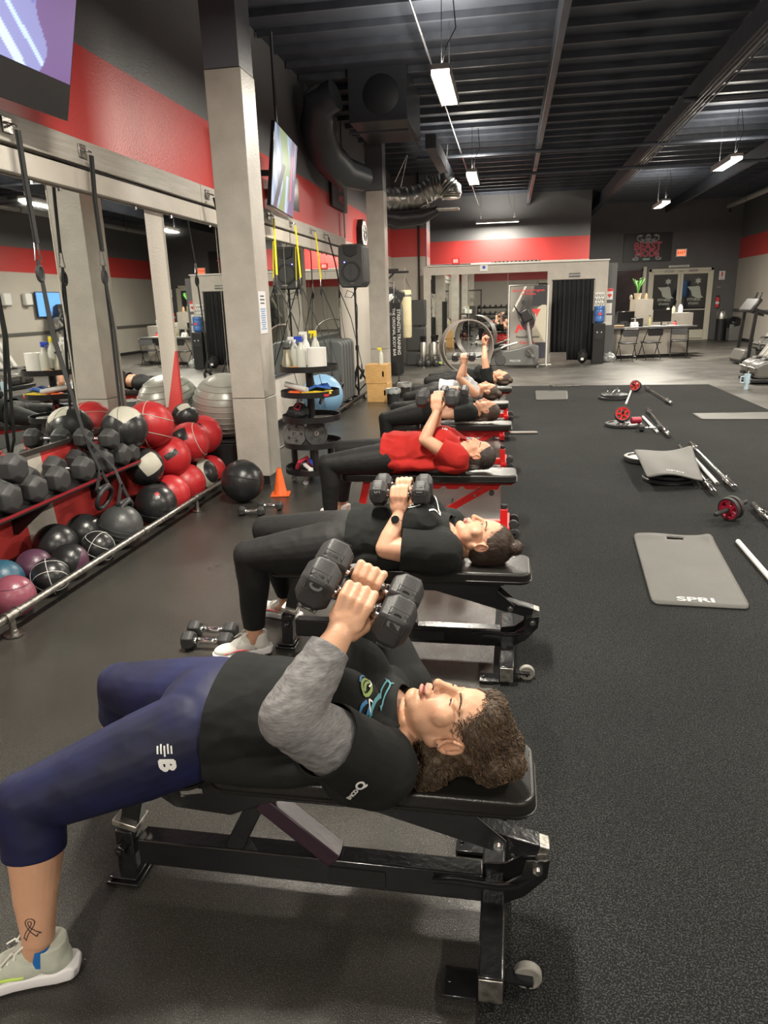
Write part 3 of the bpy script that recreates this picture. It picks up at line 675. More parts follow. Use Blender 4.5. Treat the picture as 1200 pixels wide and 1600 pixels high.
def person(cfg):
    c=cfg; Y=c['Y']; x0=c['sx']; vox=c['vox']; w=c.get('w',1.0)
    P=thing('person',c['label'],'person',(c.get('bx',x0-.8),Y,0))
    H=Head(c['head'],c.get('pitch',0),c.get('turn',0),c.get('roll',0),c.get('hs',1.0))
    # ---- continuous body
    bm=B(); head_prims(bm,H,c.get('full',.0))
    rc(bm,H.w((0,-.030,-.06)),.052,(x0+.02,Y,.462+.085),.060); torso(bm,x0,Y,-.012,c.get('bust',1),c.get('belly',1),w=w,z=c.get('tz',0))
    for s in (-1,1): rc(bm,(x0+.02,Y,.55),.06,(x0-.01,Y+s*.13,.55),.055)
    sh={};wr={}
    for s,side in ((-1,'L'),(1,'R')):
        el=V(c['elbow'+side]); S_=V((x0,Y+s*.165*w,.565+c.get('shz',0)))
        g=c['grip'+side]; W_=fist(bm,g['c'],g['a'],V(el)-V(g['c'])+V(g.get('wo',(0,0,0))),g['s'],c.get('hand',1.0))
        ar=c.get('arm',1.0); mid=S_.lerp(el,.45)+V((0,0,-.004)); fm=el.lerp(W_,.35)
        chain(bm,[S_,mid,el,fm,W_],[.060*ar,.052*ar,.041*ar,.040*ar,.0255*ar]); rc(bm,W_,.0255*ar,W_.lerp(V(g['c']),.35),.024*ar)
        sh[side]=S_;wr[side]=W_
    hip={}
    for s,side in ((-1,'L'),(1,'R')):
        h=V((x0-.50,Y+s*.088,.545)); kn=V(c['knee'+side]); an=V(c['ankle'+side]); lg=c.get('leg',1.0); hip[side]=h
        chain(bm,[h,h.lerp(kn,.5),kn,kn.lerp(an,.35)+V((.012,0,0)),kn.lerp(an,.7),an],[.088*lg,.076*lg,.056*lg,.058*lg,.045*lg,.034*lg])
        d=V(c['toe'+side]).normalized(); rc(bm,an,.034*lg,an+V((0,0,-.05))+d*.02,.03); rc(bm,an+V((0,0,-.05))-d*.01,.028,an+V((0,0,-.07))+d*.07,.022)
    me=remesh(bm,vox,c.get('sm',3)); v=getv(me)
    Lc=H.local(v); aa=np.abs(Lc[:,0]); reg=np.clip((aa-.024)/.006,0,1)*np.clip((.070-aa)/.006,0,1)*np.clip((-.004-Lc[:,2])/.008,0,1)*np.clip((Lc[:,2]+.125)/.01,0,1)*np.clip((Lc[:,1]+.0)/.01,0,1)
    ed=np.empty(len(me.edges)*2,np.int32); me.edges.foreach_get('vertices',ed); ed=ed.reshape(-1,2); use=(reg[ed[:,0]]>0)|(reg[ed[:,1]]>0); ed=ed[use]
    for _ in range(int(.10/vox)):
        ac=np.zeros_like(v); n_=np.zeros(len(v)); np.add.at(ac,ed[:,0],v[ed[:,1]]); np.add.at(ac,ed[:,1],v[ed[:,0]]); np.add.at(n_,ed[:,0],1); np.add.at(n_,ed[:,1],1)
        k_=(n_>0); w_=(reg*.6)[k_][:,None]; v[k_]=v[k_]*(1-w_)+ac[k_]/n_[k_][:,None]*w_
    v,col=head_post(v,H,c['skin'],c.get('lip',(.42,.15,.12)),c.get('brow',(.10,.06,.04)),c.get('open',.3))
    # reddened knuckles, elbows
    for g in ('gripL','gripR'): 
        gg=.35*gauss(v,tuple(c[g]['c']),(.05,.05,.05))[:,None]; col=col*(1-gg)+col*np.array((1.03,.86,.80))*gg
    setv(me,v); setcol(me,col); body=obj('body',me,SK,P,world=True)
    # ---- trousers
    lg=c.get('leg',1.0); bm=B()
    ell(bm,(x0-.47,Y,.565),(.15,.172*w,.122)); 
    for s,side in ((-1,'L'),(1,'R')):
        h=hip[side]; kn=V(c['knee'+side]); an=V(c['ankle'+side])
        ell(bm,h+V((.0,0,-.012)),(.115,.098,.095))
        if c.get('hem',.93)<.7: pl,rl=[kn.lerp(an,.25)+V((.010,0,0)),kn.lerp(an,c['hem']+.12)+V((.006,0,0))],[.067*lg,.064*lg]
        else: pl,rl=[kn.lerp(an,.35)+V((.012,0,0)),kn.lerp(an,.7),an+V((0,0,.0)),an+(an-kn).normalized()*.05],[.066*lg,.054*lg,.043*lg,.04*lg]
        chain(bm,[h+V((0,0,.004)),h.lerp(kn,.3),h.lerp(kn,.65),kn]+pl,[.105*lg,.099*lg,.084*lg,.068*lg]+rl)
        rc(bm,kn+V((-.012,0,.012)),.058*lg,kn+V((.02,0,.0)),.058*lg)
    cuts=[]
    for side in 'LR':
        kn=V(c['knee'+side]); an=V(c['ankle'+side]); t=c.get('hem',.93); cuts.append((kn.lerp(an,t),(an-kn),.16 if t<.8 else .11))
    garment('leggings',bm,max(vox,.005),cuts,c['pants'],P,c.get('pamp',.0012),(16,16,16),3,smooth=8,thick=.002)
    for side in 'LR':
        shoe(P,c['heel'+side],c['toe'+side],0,um=c['shoe'][0],sm=c['shoe'][1],lm=c['shoe'][2],sock=c['shoe'][3],accent=c['shoe'][4])
    # ---- shirt
    bm=B(); inf=c.get('loose',.012); torso(bm,x0,Y,inf,c.get('bust',1),c.get('belly',1),w=w,z=c.get('tz',0))
    ell(bm,(x0-.42,Y,.57),(.22,.185*w,.135+inf)); rc(bm,(x0+.085,Y,.55),.074,(x0-.05,Y,.56),.105)
    if c['hemx']>.44: ell(bm,(x0-.56,Y,.565),(.27,.195*w,.13+inf))
    if c.get('sides'):  # cloth pooling on the pad beside the body
        for s in (-1,1): ell(bm,(x0-.33,Y+s*.15,.515),(.25,.05,.045)); ell(bm,(x0-.03,Y+s*.15,.52),(.12,.09,.065))
    cuts=[((x0-c['hemx'],Y,.56),(-1,0,0),.5)]
    t=c.get('sleeve',.5); slv=[]
    for s,side in ((-1,'L'),(1,'R')):
        S_=sh[side]; el=V(c['elbow'+side]); ar=c.get('arm',1.0); lo=c.get('sl',.016)
        if t>0:
            b2=B(); e_=S_.lerp(el,min(1.0,t+.18)); chain(b2,[S_,S_.lerp(el,t*.6),e_],[.072*ar+lo*.7,.062*ar+lo,.058*ar+lo*1.1]); rc(b2,(x0-.03,Y+s*.08,.55),.08,S_,.077*ar+lo*.5)
            m2=remesh(b2,max(vox,.0045),7); folds(m2,c.get('amp',.006)*.7,c.get('fs',(7,9,12)),c.get('seed',1)+s); slv.append(cut(m2,[(S_.lerp(el,t),(el-S_),.5)]))
            rc(bm,(x0-.03,Y+s*.08,.55),.08,S_,.068*ar+lo*.4)
        else: rc(bm,(x0-.03,Y+s*.08,.55),.08,(x0-.01,Y+s*.125,.56),.062)
    nk=H.w((0,-.02,-.10)).lerp(V((x0+.02,Y,.56)),.75); cuts.append((nk+V((c.get('nk',.03),0,.01)),(.95,0,.32),.14))
    garment('shirt',bm,max(vox,.0045),cuts,c['top'],P,c.get('amp',.006),c.get('fs',(7,9,12)),c.get('seed',1),smooth=7,extra=slv)
    if c.get('under'):
        for side in 'LR':
            bm=B(); S_=sh[side]; el=V(c['elbow'+side]); W_=wr[side]; ar=c.get('arm',1.0)
            chain(bm,[S_.lerp(el,.15),S_.lerp(el,.5),el,el.lerp(W_,.35),W_.lerp(V(c['grip'+side]['c']),.3)],[.064*ar,.062*ar,.050*ar,.048*ar,.034*ar])
            garment('sleeve',bm,.004,[(W_.lerp(el,.13),(W_-el),.09)],c['under'],P,.0028,(30,30,30),5,smooth=5,thick=.002)
    return P,H,sh,wr,hip
# ---- hair
def strands(name,seedpts,par,m,n,L,curl,r,grav,rng,colfn=None,side=3,segs=9,tree=None):
    "loose locks growing over the hair mass"
    verts=[];faces=[];cols=[]
    for i in range(n):
        p,nn=seedpts(rng); t=grav(p)+V([rng.gauss(0,.22) for _ in range(3)]); t=(t-nn*t.dot(nn)*.9).normalized(); u=t.cross(nn).normalized(); l=L*rng.uniform(.5,1.3); ph=rng.uniform(0,6.28); cr=curl*rng.uniform(.5,1.4); k0=rng.uniform(.8,1.5)
        tw=rng.uniform(2,5)*(1 if curl>.002 else .3); b0=len(verts); colr=colfn(rng)
        for j in range(segs):
            f=j/(segs-1); q_=p+t*l*f+u*cr*math.cos(ph+tw*f*3); h=tree.find_nearest(q_)
            if h[0] is not None: q_=h[0]+h[1]*(.0012+.0025*k0*math.sin(f*PI)+cr*.55*(1+math.sin(ph+tw*f*3)))
            rr=r*(1-.6*f)
            for s in range(side):
                a=2*PI*s/side; verts.append(q_+(u*math.cos(a)+nn*math.sin(a))*rr); cols.append(colr)
        for j in range(segs-1):
            for s in range(side):
                a=b0+j*side+s; b_=b0+j*side+(s+1)%side; faces.append((a,b_,b_+side,a+side))
    me=bpy.data.meshes.new(name); me.from_pydata([tuple(v) for v in verts],[],faces); me.update(); setcol(me,np.array(cols)); me.shade_smooth()
    o=obj(name,me,m,par,world=True); return o
def hair(P,H,base,hi,style,rng,n=900,vox=.005):
    hm=mat('hair_strand',(.1,.1,.1),.6,0,.5,attr='Col'); 
    bm=B(); H.e(bm,(0,-.024,.046),(.082,.091,.084)); H.e(bm,(0,-.045,.0),(.078,.066,.075)); H.e(bm,(0,-.075,.02),(.06,.035,.06))
    if style=='curly':
        H.e(bm,(0,-.052,-.045),(.085,.052,.06)); H.e(bm,(.05,-.075,-.06),(.06,.034,.06)); H.e(bm,(-.05,-.075,-.06),(.06,.034,.06)); H.e(bm,(0,-.06,.10),(.07,.050,.045))
        H.e(bm,(.055,-.070,.08),(.040,.036,.045)); H.e(bm,(.045,-.075,.125),(.030,.026,.026)); H.e(bm,(.058,-.03,.045),(.026,.045,.04)); H.e(bm,(0,.028,.085),(.06,.035,.032))
    if style=='bun': H.e(bm,(.02,-.035,.135),(.034,.032,.032)); H.e(bm,(.02,-.03,.112),(.018,.018,.02))
    if style=='tail':
        H.e(bm,(.02,-.085,.0),(.04,.025,.09)); H.e(bm,(.07,-.09,-.07),(.035,.018,.09)); 
    if style=='messy': H.e(bm,(.03,-.04,.125),(.045,.04,.035)); H.e(bm,(.05,-.07,.05),(.04,.03,.06))
    me=remesh(bm,vox,4)
    v=getv(me); nn=nrm(me); L=H.local(v)
    # strand grain running from the face back to the crown
    ang=np.arctan2(L[:,0],L[:,1]+.02)
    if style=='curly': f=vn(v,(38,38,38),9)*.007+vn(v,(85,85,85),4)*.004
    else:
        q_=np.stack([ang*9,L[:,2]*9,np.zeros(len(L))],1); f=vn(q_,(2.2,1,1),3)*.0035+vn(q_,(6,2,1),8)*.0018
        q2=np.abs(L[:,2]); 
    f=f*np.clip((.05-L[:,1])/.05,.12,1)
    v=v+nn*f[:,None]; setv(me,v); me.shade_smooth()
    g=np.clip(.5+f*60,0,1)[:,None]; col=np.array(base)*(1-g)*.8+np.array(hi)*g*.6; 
    if style!='curly':
        s_=(.5+.5*vn(np.stack([ang*9,L[:,2]*9,L[:,1]*9],1),(3,.6,.6),2))[:,None]; col=np.array(base)*(1-s_*.6)+np.array(hi)*s_*.45
    setcol(me,col); ho=obj('hair',me,hm,P,world=True)
    tri=[p for p in me.polygons]; co=v; htree=BVHTree.FromPolygons([q.co for q in me.vertices],[tuple(q.vertices) for q in me.polygons]) 
    def seedp(r_):
        while True:
            p=tri[r_.randrange(len(tri))]; c_=p.center; lc=H.M.inverted()@V(c_)
            if lc.y>.055 and lc.z<.06: continue
            if abs(lc.x)>.055 and lc.y>-.045 and -.045<lc.z<.035: continue
            return V(c_),V(p.normal)
    fwd=(H.M.to_3x3()@V((0,-1,.45 if style in('bun','messy') else -.1))).normalized(); up=(H.M.to_3x3()@V((0,0,1))).normalized()
    def grav(p):
        if style=='curly': return V((.25,0,-1))*.55+fwd*.5
        l=H.M.inverted()@p; t=V((-l.x*2,-.09-l.y,(.12-l.z if style!='tail' else -.02-l.z))); return (H.M.to_3x3()@t).normalized()*1.6
    b_=np.array(base);h_=np.array(hi)
    strands('hair_strands',seedp,ho,hm,n,.052 if style=='curly' else .05,.0050 if style=='curly' else .0004,.0011 if style=='curly' else .0007,grav,rng,lambda r_: tuple(b_*(1-(t:=r_.random()**1.5))+h_*t),segs=14 if style=='curly' else 6,tree=htree)
    return ho
BLKTEE=mat('black_jersey',(.0085,.0095,.0092),.85,0,.25,bump=.15,bscale=400,var=.1,vscale=20)
REDTEE=mat('red_jersey',(.33,.016,.013),.85,0,.2,bump=.7,bscale=9,var=.08,vscale=9)
GREYTOP=mat('pale_grey_jersey',(.42,.43,.45),.85,0,.2,bump=.2,bscale=300,var=.1,vscale=30)
HEATHER=mat('heather_grey_knit',(.13,.125,.13),.9,0,.2,col2=(.24,.235,.235),stretch=(60,60,420),vscale=1,bump=.25,bscale=500)
BLKLEG=mat('black_leggings',(.0075,.0073,.0075),.65,0,.3,var=.1,vscale=8,bump=.05,bscale=400)
NAVY=mat('navy_marbled_leggings',(.005,.006,.022),.62,0,.3,col2=(.011,.014,.068),vscale=7,detail=7,bump=.05,bscale=400)
wshoe=mat('white_mesh_shoe',(.68,.67,.63),.7,bump=.3,bscale=500); gshoe=mat('pale_green_grey_mesh',(.52,.54,.46),.7,bump=.4,bscale=500,var=.06,vscale=40); wsole=mat('white_foam_sole',(.75,.73,.74),.5); lacem=mat('white_lace',(.72,.71,.66),.8)
bsock=mat('blue_sock',(.01,.13,.42),.8); lime=mat('lime_accent',(.55,.75,.15),.6); pinkm=mat('pink_accent',(.8,.12,.16),.6); bshoe=mat('black_mesh_shoe',(.02,.02,.02),.7)
def ax(a): return V(a).normalized()
a1=(math.cos(R(26)),0,-math.sin(R(26)))
p1=dict(label='person in foreground in black tee, grey sleeves and navy capris pressing two dumbbells',Y=1.577,sx=-.285,vox=.0028,sm=4,
 head=(-.114,1.565,.590),pitch=-4,turn=0,roll=0,full=.006,hs=1.10,skin=(.58,.325,.205),lip=(.42,.14,.12),brow=(.22,.14,.09),open=.35,
 elbowL=(-.425,1.215,.80),elbowR=(-.44,1.93,.80),arm=1.2,
 gripL=dict(c=(-.325,1.425,.965),a=a1,s=(.33,-.67,.66)),gripR=dict(c=(-.325,1.55,.965),a=a1,s=(.2,.6,.7),wo=(0,.05,-.1)),
 kneeL=(-1.135,1.30,.455),kneeR=(-1.135,1.77,.50),ankleL=(-1.112,1.225,.13),ankleR=(-1.33,1.97,.12),toeL=(-.93,-.36,0),toeR=(-.8,.55,0),heelL=(-1.055,1.247,0),heelR=(-1.29,1.94,0),
 leg=1.12,bust=1.12,belly=1.05,loose=.010,hemx=.43,sleeve=.62,sl=.010,w=1.06,hem=.36,top=BLKTEE,pants=NAVY,under=HEATHER,sides=True,amp=.0045,fs=(8,8,12),
 shoe=(gshoe,wsole,lacem,bsock,lime),seed=4)

RNG=random.Random(3)
def bvh(o):
    me=o.data; off=o.matrix_basis.translation; p=o.parent
    while p: off=off+p.location; p=p.parent
    return BVHTree.FromPolygons([v.co+off for v in me.vertices],[tuple(p.vertices) for p in me.polygons])
def part_of(P,n): return [o for o in COL.objects if o.parent==P and o.name.split('.')[0]==n][0]
def decal(name,me2,target,O,X,Y,m,off=.0015,par=None,extra=None,lift=.12):
    "wrap a flat print onto a surface; X,Y frame in world, projected along -(X x Y)"
    X=V(X).normalized(); N=X.cross(V(Y)).normalized(); Y=N.cross(X); O=V(O)
    P=target.parent; tr=bvh(target); base=target.matrix_basis.translation.copy(); p=target.parent
    while p: base=base+p.location; p=p.parent
    b2=B(); b2.from_mesh(me2); bmesh.ops.triangulate(b2,faces=b2.faces)
    for _ in range(5):
        le=[e for e in b2.edges if e.calc_length()>.007]
        if not le or len(b2.faces)>6000: break
        bmesh.ops.subdivide_edges(b2,edges=le,cuts=1); bmesh.ops.triangulate(b2,faces=[f for f in b2.faces if len(f.verts)>3])
    b2.to_mesh(me2); b2.free()
    for v in me2.vertices:
        w=O+X*v.co.x+Y*v.co.y; h=tr.ray_cast(w+N*lift,-N,lift*2.5)
        q=(h[0]+h[1]*(off if h[1].dot(N)>0 else -off)) if h[0] is not None else w
        v.co=q-base
    o=obj(name,me2,m,target); return o
def lines_mesh(paths,w,n=3,soft=True):
    "flat ribbons along 2D paths, densely sampled"
    bm=B()
    for path in paths:
        for _ in range(2 if soft and len(path)>2 else 0):
            q=[path[0]]
            for a,b in zip(path,path[1:]): q+=[(a[0]*.75+b[0]*.25,a[1]*.75+b[1]*.25),(a[0]*.25+b[0]*.75,a[1]*.25+b[1]*.75)]
            path=q+[path[-1]]
        pts=[]
        for a,b in zip(path,path[1:]):
            for k in range(n): pts.append((a[0]+(b[0]-a[0])*k/n,a[1]+(b[1]-a[1])*k/n))
        pts.append(path[-1]); L_=[];R_=[]
        for i,p in enumerate(pts):
            q0=pts[max(i-1,0)];q1=pts[min(i+1,len(pts)-1)]; dx,dy=q1[0]-q0[0],q1[1]-q0[1]; l=math.hypot(dx,dy) or 1; nx,ny=-dy/l*w/2,dx/l*w/2
            L_.append(bm.verts.new((p[0]+nx,p[1]+ny,0))); R_.append(bm.verts.new((p[0]-nx,p[1]-ny,0)))
        for i in range(len(pts)-1): bm.faces.new((L_[i],L_[i+1],R_[i+1],R_[i]))
    me=bpy.data.meshes.new('l'); bm.to_mesh(me); bm.free(); return me
def textflat(s,size,bold=.0,xs=1,sub=True):
    me=text_mesh(s,size,0,None,bold,xs); 
    return me
def face_detail(P,H,browc,openeye):
    "brows, lash lines, nostrils and open eyes laid on the face"
    bd=part_of(P,'body'); M3=H.M.to_3x3(); A=(M3@V((1,0,0))).normalized(); C=(M3@V((0,0,1))).normalized(); sc=(M3@V((1,0,0))).length
    tr=bvh(bd); F=(M3@V((0,1,0))).normalized(); base=bd.location+P.location
    def on(a,c,off=.0008):
        o=H.w((a,.14,c)); h=tr.ray_cast(o,-F,.2); return (h[0]+h[1]*off) if h[0] is not None else o-F*.06
    lash=mat('lash_dark',(.03,.018,.012),.7); bm_=mat('brow_hair_%d'%int(browc[0]*1000),browc,.8); white=mat('eye_white',(.62,.57,.53),.25); iris=mat('iris_brown',(.05,.03,.02),.2)
    rg=random.Random(5)
    for s in (-1,1):
        up=[(.0195,-.001),(.024,.0035),(.031,.0052),(.038,.0035),(.044,-.0015)]; lo=[(.0195,-.001),(.025,-.0042),(.032,-.0052),(.039,-.0040),(.044,-.0015)]
        if not openeye: up=[(.0195,-.002),(.024,-.0005),(.031,.0002),(.038,-.001),(.044,-.004)]; lo=[(a,c-.0028*(1-((a-.032)/.0125)**2)-.0004) for a,c in up]
        def sp(l,n=16):
            out=[]
            for k in range(n+1):
                f=k/n*(len(l)-1); i=min(int(f),len(l)-2); q=f-i; q=q; out.append((l[i][0]*(1-q)+l[i+1][0]*q,l[i][1]*(1-q)+l[i+1][1]*q))
            return out
        U=sp(up);Lw=sp(lo)
        b=B(); g=[[b.verts.new(on(s*(u[0]*(1-t)+l[0]*t),u[1]*(1-t)+l[1]*t,.0005)) for t in np.linspace(0,1,7)] for u,l in zip(U,Lw)]
        for x,y in zip(g,g[1:]):
            for k in range(6): b.faces.new((x[k],x[k+1],y[k+1],y[k]))
        e=obj('eye',b,white,P,world=True)
        r=.0052 if openeye else .0046; b=B(); cc=(.0318,.0003 if openeye else -.0016); vs=[]
        for k in range(20):
            a=2*PI*k/20; da,dc=r*math.cos(a),r*math.sin(a); c_=cc[1]+dc; aa=cc[0]+da
            hi=np.interp(aa,[q[0] for q in U],[q[1] for q in U]); lw=np.interp(aa,[q[0] for q in Lw],[q[1] for q in Lw]); vs.append(b.verts.new(on(s*aa,min(max(c_,lw),hi),.0010)))
        b.faces.new(vs); obj('iris',b,iris,e)
        b=B(); tube(b,[on(s*a,c,.0012) for a,c in U],[.0005+.0009*math.sin(PI*k/16) for k in range(17)],6); obj('upper_lashes',b,lash,e)
        b=B(); tube(b,[on(s*a,c,.0006) for a,c in Lw],.0004,5); obj('lower_lashes',b,mat('lid_edge',(.30,.12,.09),.6),e)
        b=B(); tube(b,[on(s*a,c+.0065,.0) for a,c in U],.0005,5); obj('lid_crease',b,mat('lid_shadow_skin',(.38,.19,.13),.6),e)
        b=B()
        for k in range(110):
            t=rg.random(); a=.0125+.036*t; c=.0185+.0045*math.sin(t*2.4)-.004*t+rg.uniform(-.0022,.0022)*(1.1-t*.6); p=on(s*a,c,.0006); q=on(s*(a+.006),c+.0016-.003*t,.0012)
            tube(b,[p,q],[.0005,.0002],3)
        obj('eyebrow',b,bm_,P,world=True)
        b=B(); nq=[]; 
        for k in range(12): a=2*PI*k/12; nq.append((s*(.0068+.0032*math.cos(a)),-.0425+.0024*math.sin(a)))
        b.faces.new([b.verts.new(on(x,y,.0006)) for x,y in nq]); obj('nostril',b,mat('nostril_dark',(.09,.03,.02),.8),P,world=True)
P1,H1,s1,w1,h1=person(p1); hair(P1,H1,(.030,.018,.010),(.16,.10,.055),'curly',RNG,4200,.004); face_detail(P1,H1,(.09,.055,.035),False)
prw=mat('white_print',(.75,.75,.73),.6)
lg_=part_of(P1,'leggings')
X_=(0.95,-.25,.1)
LX,LY,LO=(.12,-.6,-.75),(1,0,.1),(-.79,1.37,.56)
decal('leg_logo',textflat('B',.046,.0028,1.0),lg_,V(LO)+V(LX)*.012,LX,LY,prw,off=.003)
decal('leg_logo_slash',lines_mesh([[(-.030-.004*(k%2),y-.012),(-.012+.006*(k in(2,)),y-.012)] for k,y in enumerate((-.004,.0035,.011,.0185,.026))],.0038),lg_,LO,LX,LY,prw,off=.003)
seam=mat('seam_thread',(.03,.035,.13),.7)
bm_=B()
ct=part_of(P1,'shirt')
decal('sleeve_logo',textflat('Q',.026,.0012),ct,(-.300,1.30,.60),(.5,.45,.74),(-.75,.1,.5),prw,off=.004)
decal('sleeve_logo_word',textflat('BMCD',.013,.0009),ct,(-.316,1.287,.578),(.5,.45,.74),(-.75,.1,.5),prw,off=.004)
def art(path,w): return lines_mesh([[(-x*.8,y*.8) for x,y in p] for p in path],w*.8,6)
fb=mat('print_blue',(.03,.15,.32),.6); fg=mat('print_green',(.20,.28,.07),.6); fw=mat('print_cyan',(.07,.26,.30),.6)
O_=(-.308,1.50,.74)
arts=(([[(-.10,.00),(-.04,.012),(0,.018),(.05,.012),(.11,.020)],[(-.02,.024),(.04,.028),(.10,.034),(.12,.02)],[(.115,.04),(.10,.028),(.12,.012)]],.0045,fw),
 ([[(-.06,-.004),(-.085,-.02),(-.11,-.016),(-.09,-.004),(-.06,.004)],[(-.07,.01),(-.10,.022),(-.125,.02),(-.10,.008)],[(-.03,-.03),(-.01,-.034),(.008,-.028)]],.005,fb),
 ([[(-.055,-.012),(-.04,-.024),(-.015,-.026),(.005,-.018),(0,-.006),(-.02,.0),(-.045,-.004),(-.055,-.012)],[(-.045,-.014),(-.02,-.018),(-.004,-.012)]],.006,fg),
 ([[(-.065,.006),(-.052,-.002),(-.045,.008)],[(-.02,-.008),(0,-.004),(.012,-.014)]],.0035,prw))
for a_,w_,m_ in arts: decal('chest_print',art(a_,w_),ct,O_,(-.05,-1,0),(1,-.05,.0),m_,off=.004,lift=.15)
bd=part_of(P1,'body')
ink=mat('tattoo_ink',(.045,.03,.03),.6)
rib=[[(-.011,-.034),(-.003,-.012),(.008,.006),(.010,.018),(.004,.026),(-.004,.026),(-.010,.018),(-.008,.006),(.003,-.012),(.012,-.024)],[(-.017,-.030),(-.010,-.010),(.002,.006),(.004,.016),(0,.020),(-.004,.016),(-.002,.006),(.010,-.008),(.018,-.018)],[(-.017,-.030),(-.013,-.026),(-.011,-.034)],[(.012,-.024),(.013,-.017),(.018,-.018)]]
decal('tattoo',lines_mesh(rib,.0019,4),bd,(-1.105,1.19,.185),(.97,-.2,.0),(0,.05,1),ink,off=.0012)
ear=H1.w((.0815,.0,-.032)); bm=B(); ell(bm,ear+V((0,-.004,0)),.0022,sub=2); obj('ear_stud',bm,chrome,P1,world=True)
A1=R(26)
for y,l in ((1.427,'near dumbbell held over the chest by the person in blue capris'),(1.553,'far dumbbell held over the chest by the person in blue capris')):
    dumbbell(l,.268,.064,.080,'20','dumbbells held in the foreground',(-.322,y,.965),(0,A1,0))
# ---- second person
p2=dict(label='person in a black tee with a white winged print and a black watch',Y=3.06,sx=-.27,vox=.004,sm=2,head=(-.100,3.065,.572),pitch=-3,skin=(.60,.32,.21),full=.006,hs=1.06,open=.8,lip=(.5,.17,.15),
 elbowL=(-.505,2.865,.585),elbowR=(-.50,3.27,.60),arm=1.12,gripL=dict(c=(-.458,2.985,.795),a=(1,0,0),s=(0,-.7,.6),wo=(.02,0,-.15)),gripR=dict(c=(-.458,3.11,.795),a=(1,0,0),s=(0,.5,.7),wo=(.02,0,-.15)),
 kneeL=(-1.150,2.93,.505),kneeR=(-1.165,3.23,.53),ankleL=(-1.165,2.945,.12),ankleR=(-1.12,3.33,.13),toeL=(-.88,-.47,0),toeR=(-.9,.3,0),heelL=(-1.115,2.975,0),heelR=(-1.07,3.33,0),
 leg=1.12,bust=1.1,belly=1.1,loose=.018,hemx=.42,sleeve=.72,sl=.024,w=1.06,top=BLKTEE,pants=BLKLEG,sides=True,amp=.008,shoe=(wshoe,wsole,lacem,None,pinkm),seed=9)
P2,H2,s2,w2,h2=person(p2); hair(P2,H2,(.020,.012,.009),(.11,.06,.036),'bun',RNG,900,.005); face_detail(P2,H2,(.05,.03,.02),True)
for y,l in ((2.985,'near dumbbell resting over the winged print tee'),(3.112,'far dumbbell resting over the winged print tee')):
    dumbbell(l,.262,.060,.075,'15','dumbbells held by the second person',(-.458,y,.80),(0,0,0))
# watch
wv=w2['L']; el=V(p2['elbowL']); d_=(el-wv).normalized(); bm=B(); M_=Matrix.Translation(wv+d_*.03)@align(d_); lathe(bm,[(.029,-.011),(.032,-.011),(.032,.011),(.029,.011),(.029,-.011)],20,M=M_)
wt=obj('watch_band',bm,blkm,P2,world=True); bm=B(); cyl(bm,wv+d_*.03+V((0,-.026,.018)),wv+d_*.03+V((0,-.034,.025)),.018,n=20); obj('watch_face',bm,mat('watch_glass',(.01,.01,.012),.1),wt,bev=.002)
# winged print
ct=part_of(P2,'shirt'); paths=[]
for k in range(8):
    paths.append([(-.02-.004*k,-.01-.012*k),(-.05-.004*k,-.03-.014*k),(-.075-.002*k,-.026-.011*k)])
paths+= [[(-.02,-.005),(-.05,.0),(-.085,-.02),(-.09,-.06),(-.07,-.10),(-.045,-.115)],[(.02,-.005),(.05,.0),(.085,-.02),(.09,-.06),(.07,-.10)],[(-.1,.02),(-.05,.05),(0,.06),(.05,.05),(.1,.02)],[(-.03,.0),(-.03,.03),(0,.045),(.03,.03),(.03,0),(0,-.02),(-.03,0)]]
for k in range(6): paths.append([(.02+.004*k,-.01-.012*k),(.05+.004*k,-.03-.014*k),(.075,-.026-.011*k)])
decal('chest_print',lines_mesh(paths,.0055,3),ct,(-.345,3.03,.78),(0,-1,0),(1,0,0),prw,off=.004,lift=.2)
# ---- third person
def quick(label,Y,sx,head,eL,eR,gL,gR,kL,kR,aL,aR,tL,tR,hL,hR,top,pants,shoes,hairc,style,n,**k):
    cfg=dict(label=label,Y=Y,sx=sx,vox=k.pop('vox',.006),sm=1,head=head,skin=k.pop('skin',(.58,.31,.20)),elbowL=eL,elbowR=eR,gripL=gL,gripR=gR,kneeL=kL,kneeR=kR,ankleL=aL,ankleR=aR,toeL=tL,toeR=tR,heelL=hL,heelR=hR,top=top,pants=pants,shoe=shoes,hs=1.02)
    cfg.update(k); P,H,s_,w_,h_=person(cfg); hair(P,H,hairc[0],hairc[1],style,RNG,n,.006)
    if n>300: face_detail(P,H,(.04,.025,.02),True)
    return P,H
P3,H3=quick('person in a bright red tee pressing dumbbells above the chest',4.97,-.34,(-.205,4.98,.568),(-.555,4.785,.70),(-.53,5.19,.72),dict(c=(-.482,4.905,.955),a=(1,0,0),s=(-.3,-.8,.3),wo=(0,-.02,-.1)),dict(c=(-.482,5.03,.955),a=(1,0,0),s=(-.3,.8,.3),wo=(0,0,-.1)),
 (-1.245,4.80,.52),(-1.20,5.12,.56),(-1.245,4.81,.12),(-1.25,5.20,.12),(-1,-.15,0),(-1,.2,0),(-1.19,4.82,0),(-1.19,5.19,0),REDTEE,BLKLEG,(wshoe,wsole,lacem,None,None),((.018,.012,.010),(.07,.045,.035)),'tail',500,
 hemx=.53,sleeve=.55,sl=.026,loose=.020,amp=.009,vox=.005,sm=2,sides=True,open=.6,seed=21,bust=1.05,belly=1.05,leg=1.05)
for y,l in ((4.905,'near dumbbell held up by the person in the red tee'),(5.032,'far dumbbell held up by the person in the red tee')): dumbbell(l,.285,.062,.08,None,'dumbbells of the person in red',(-.482,y,.958))
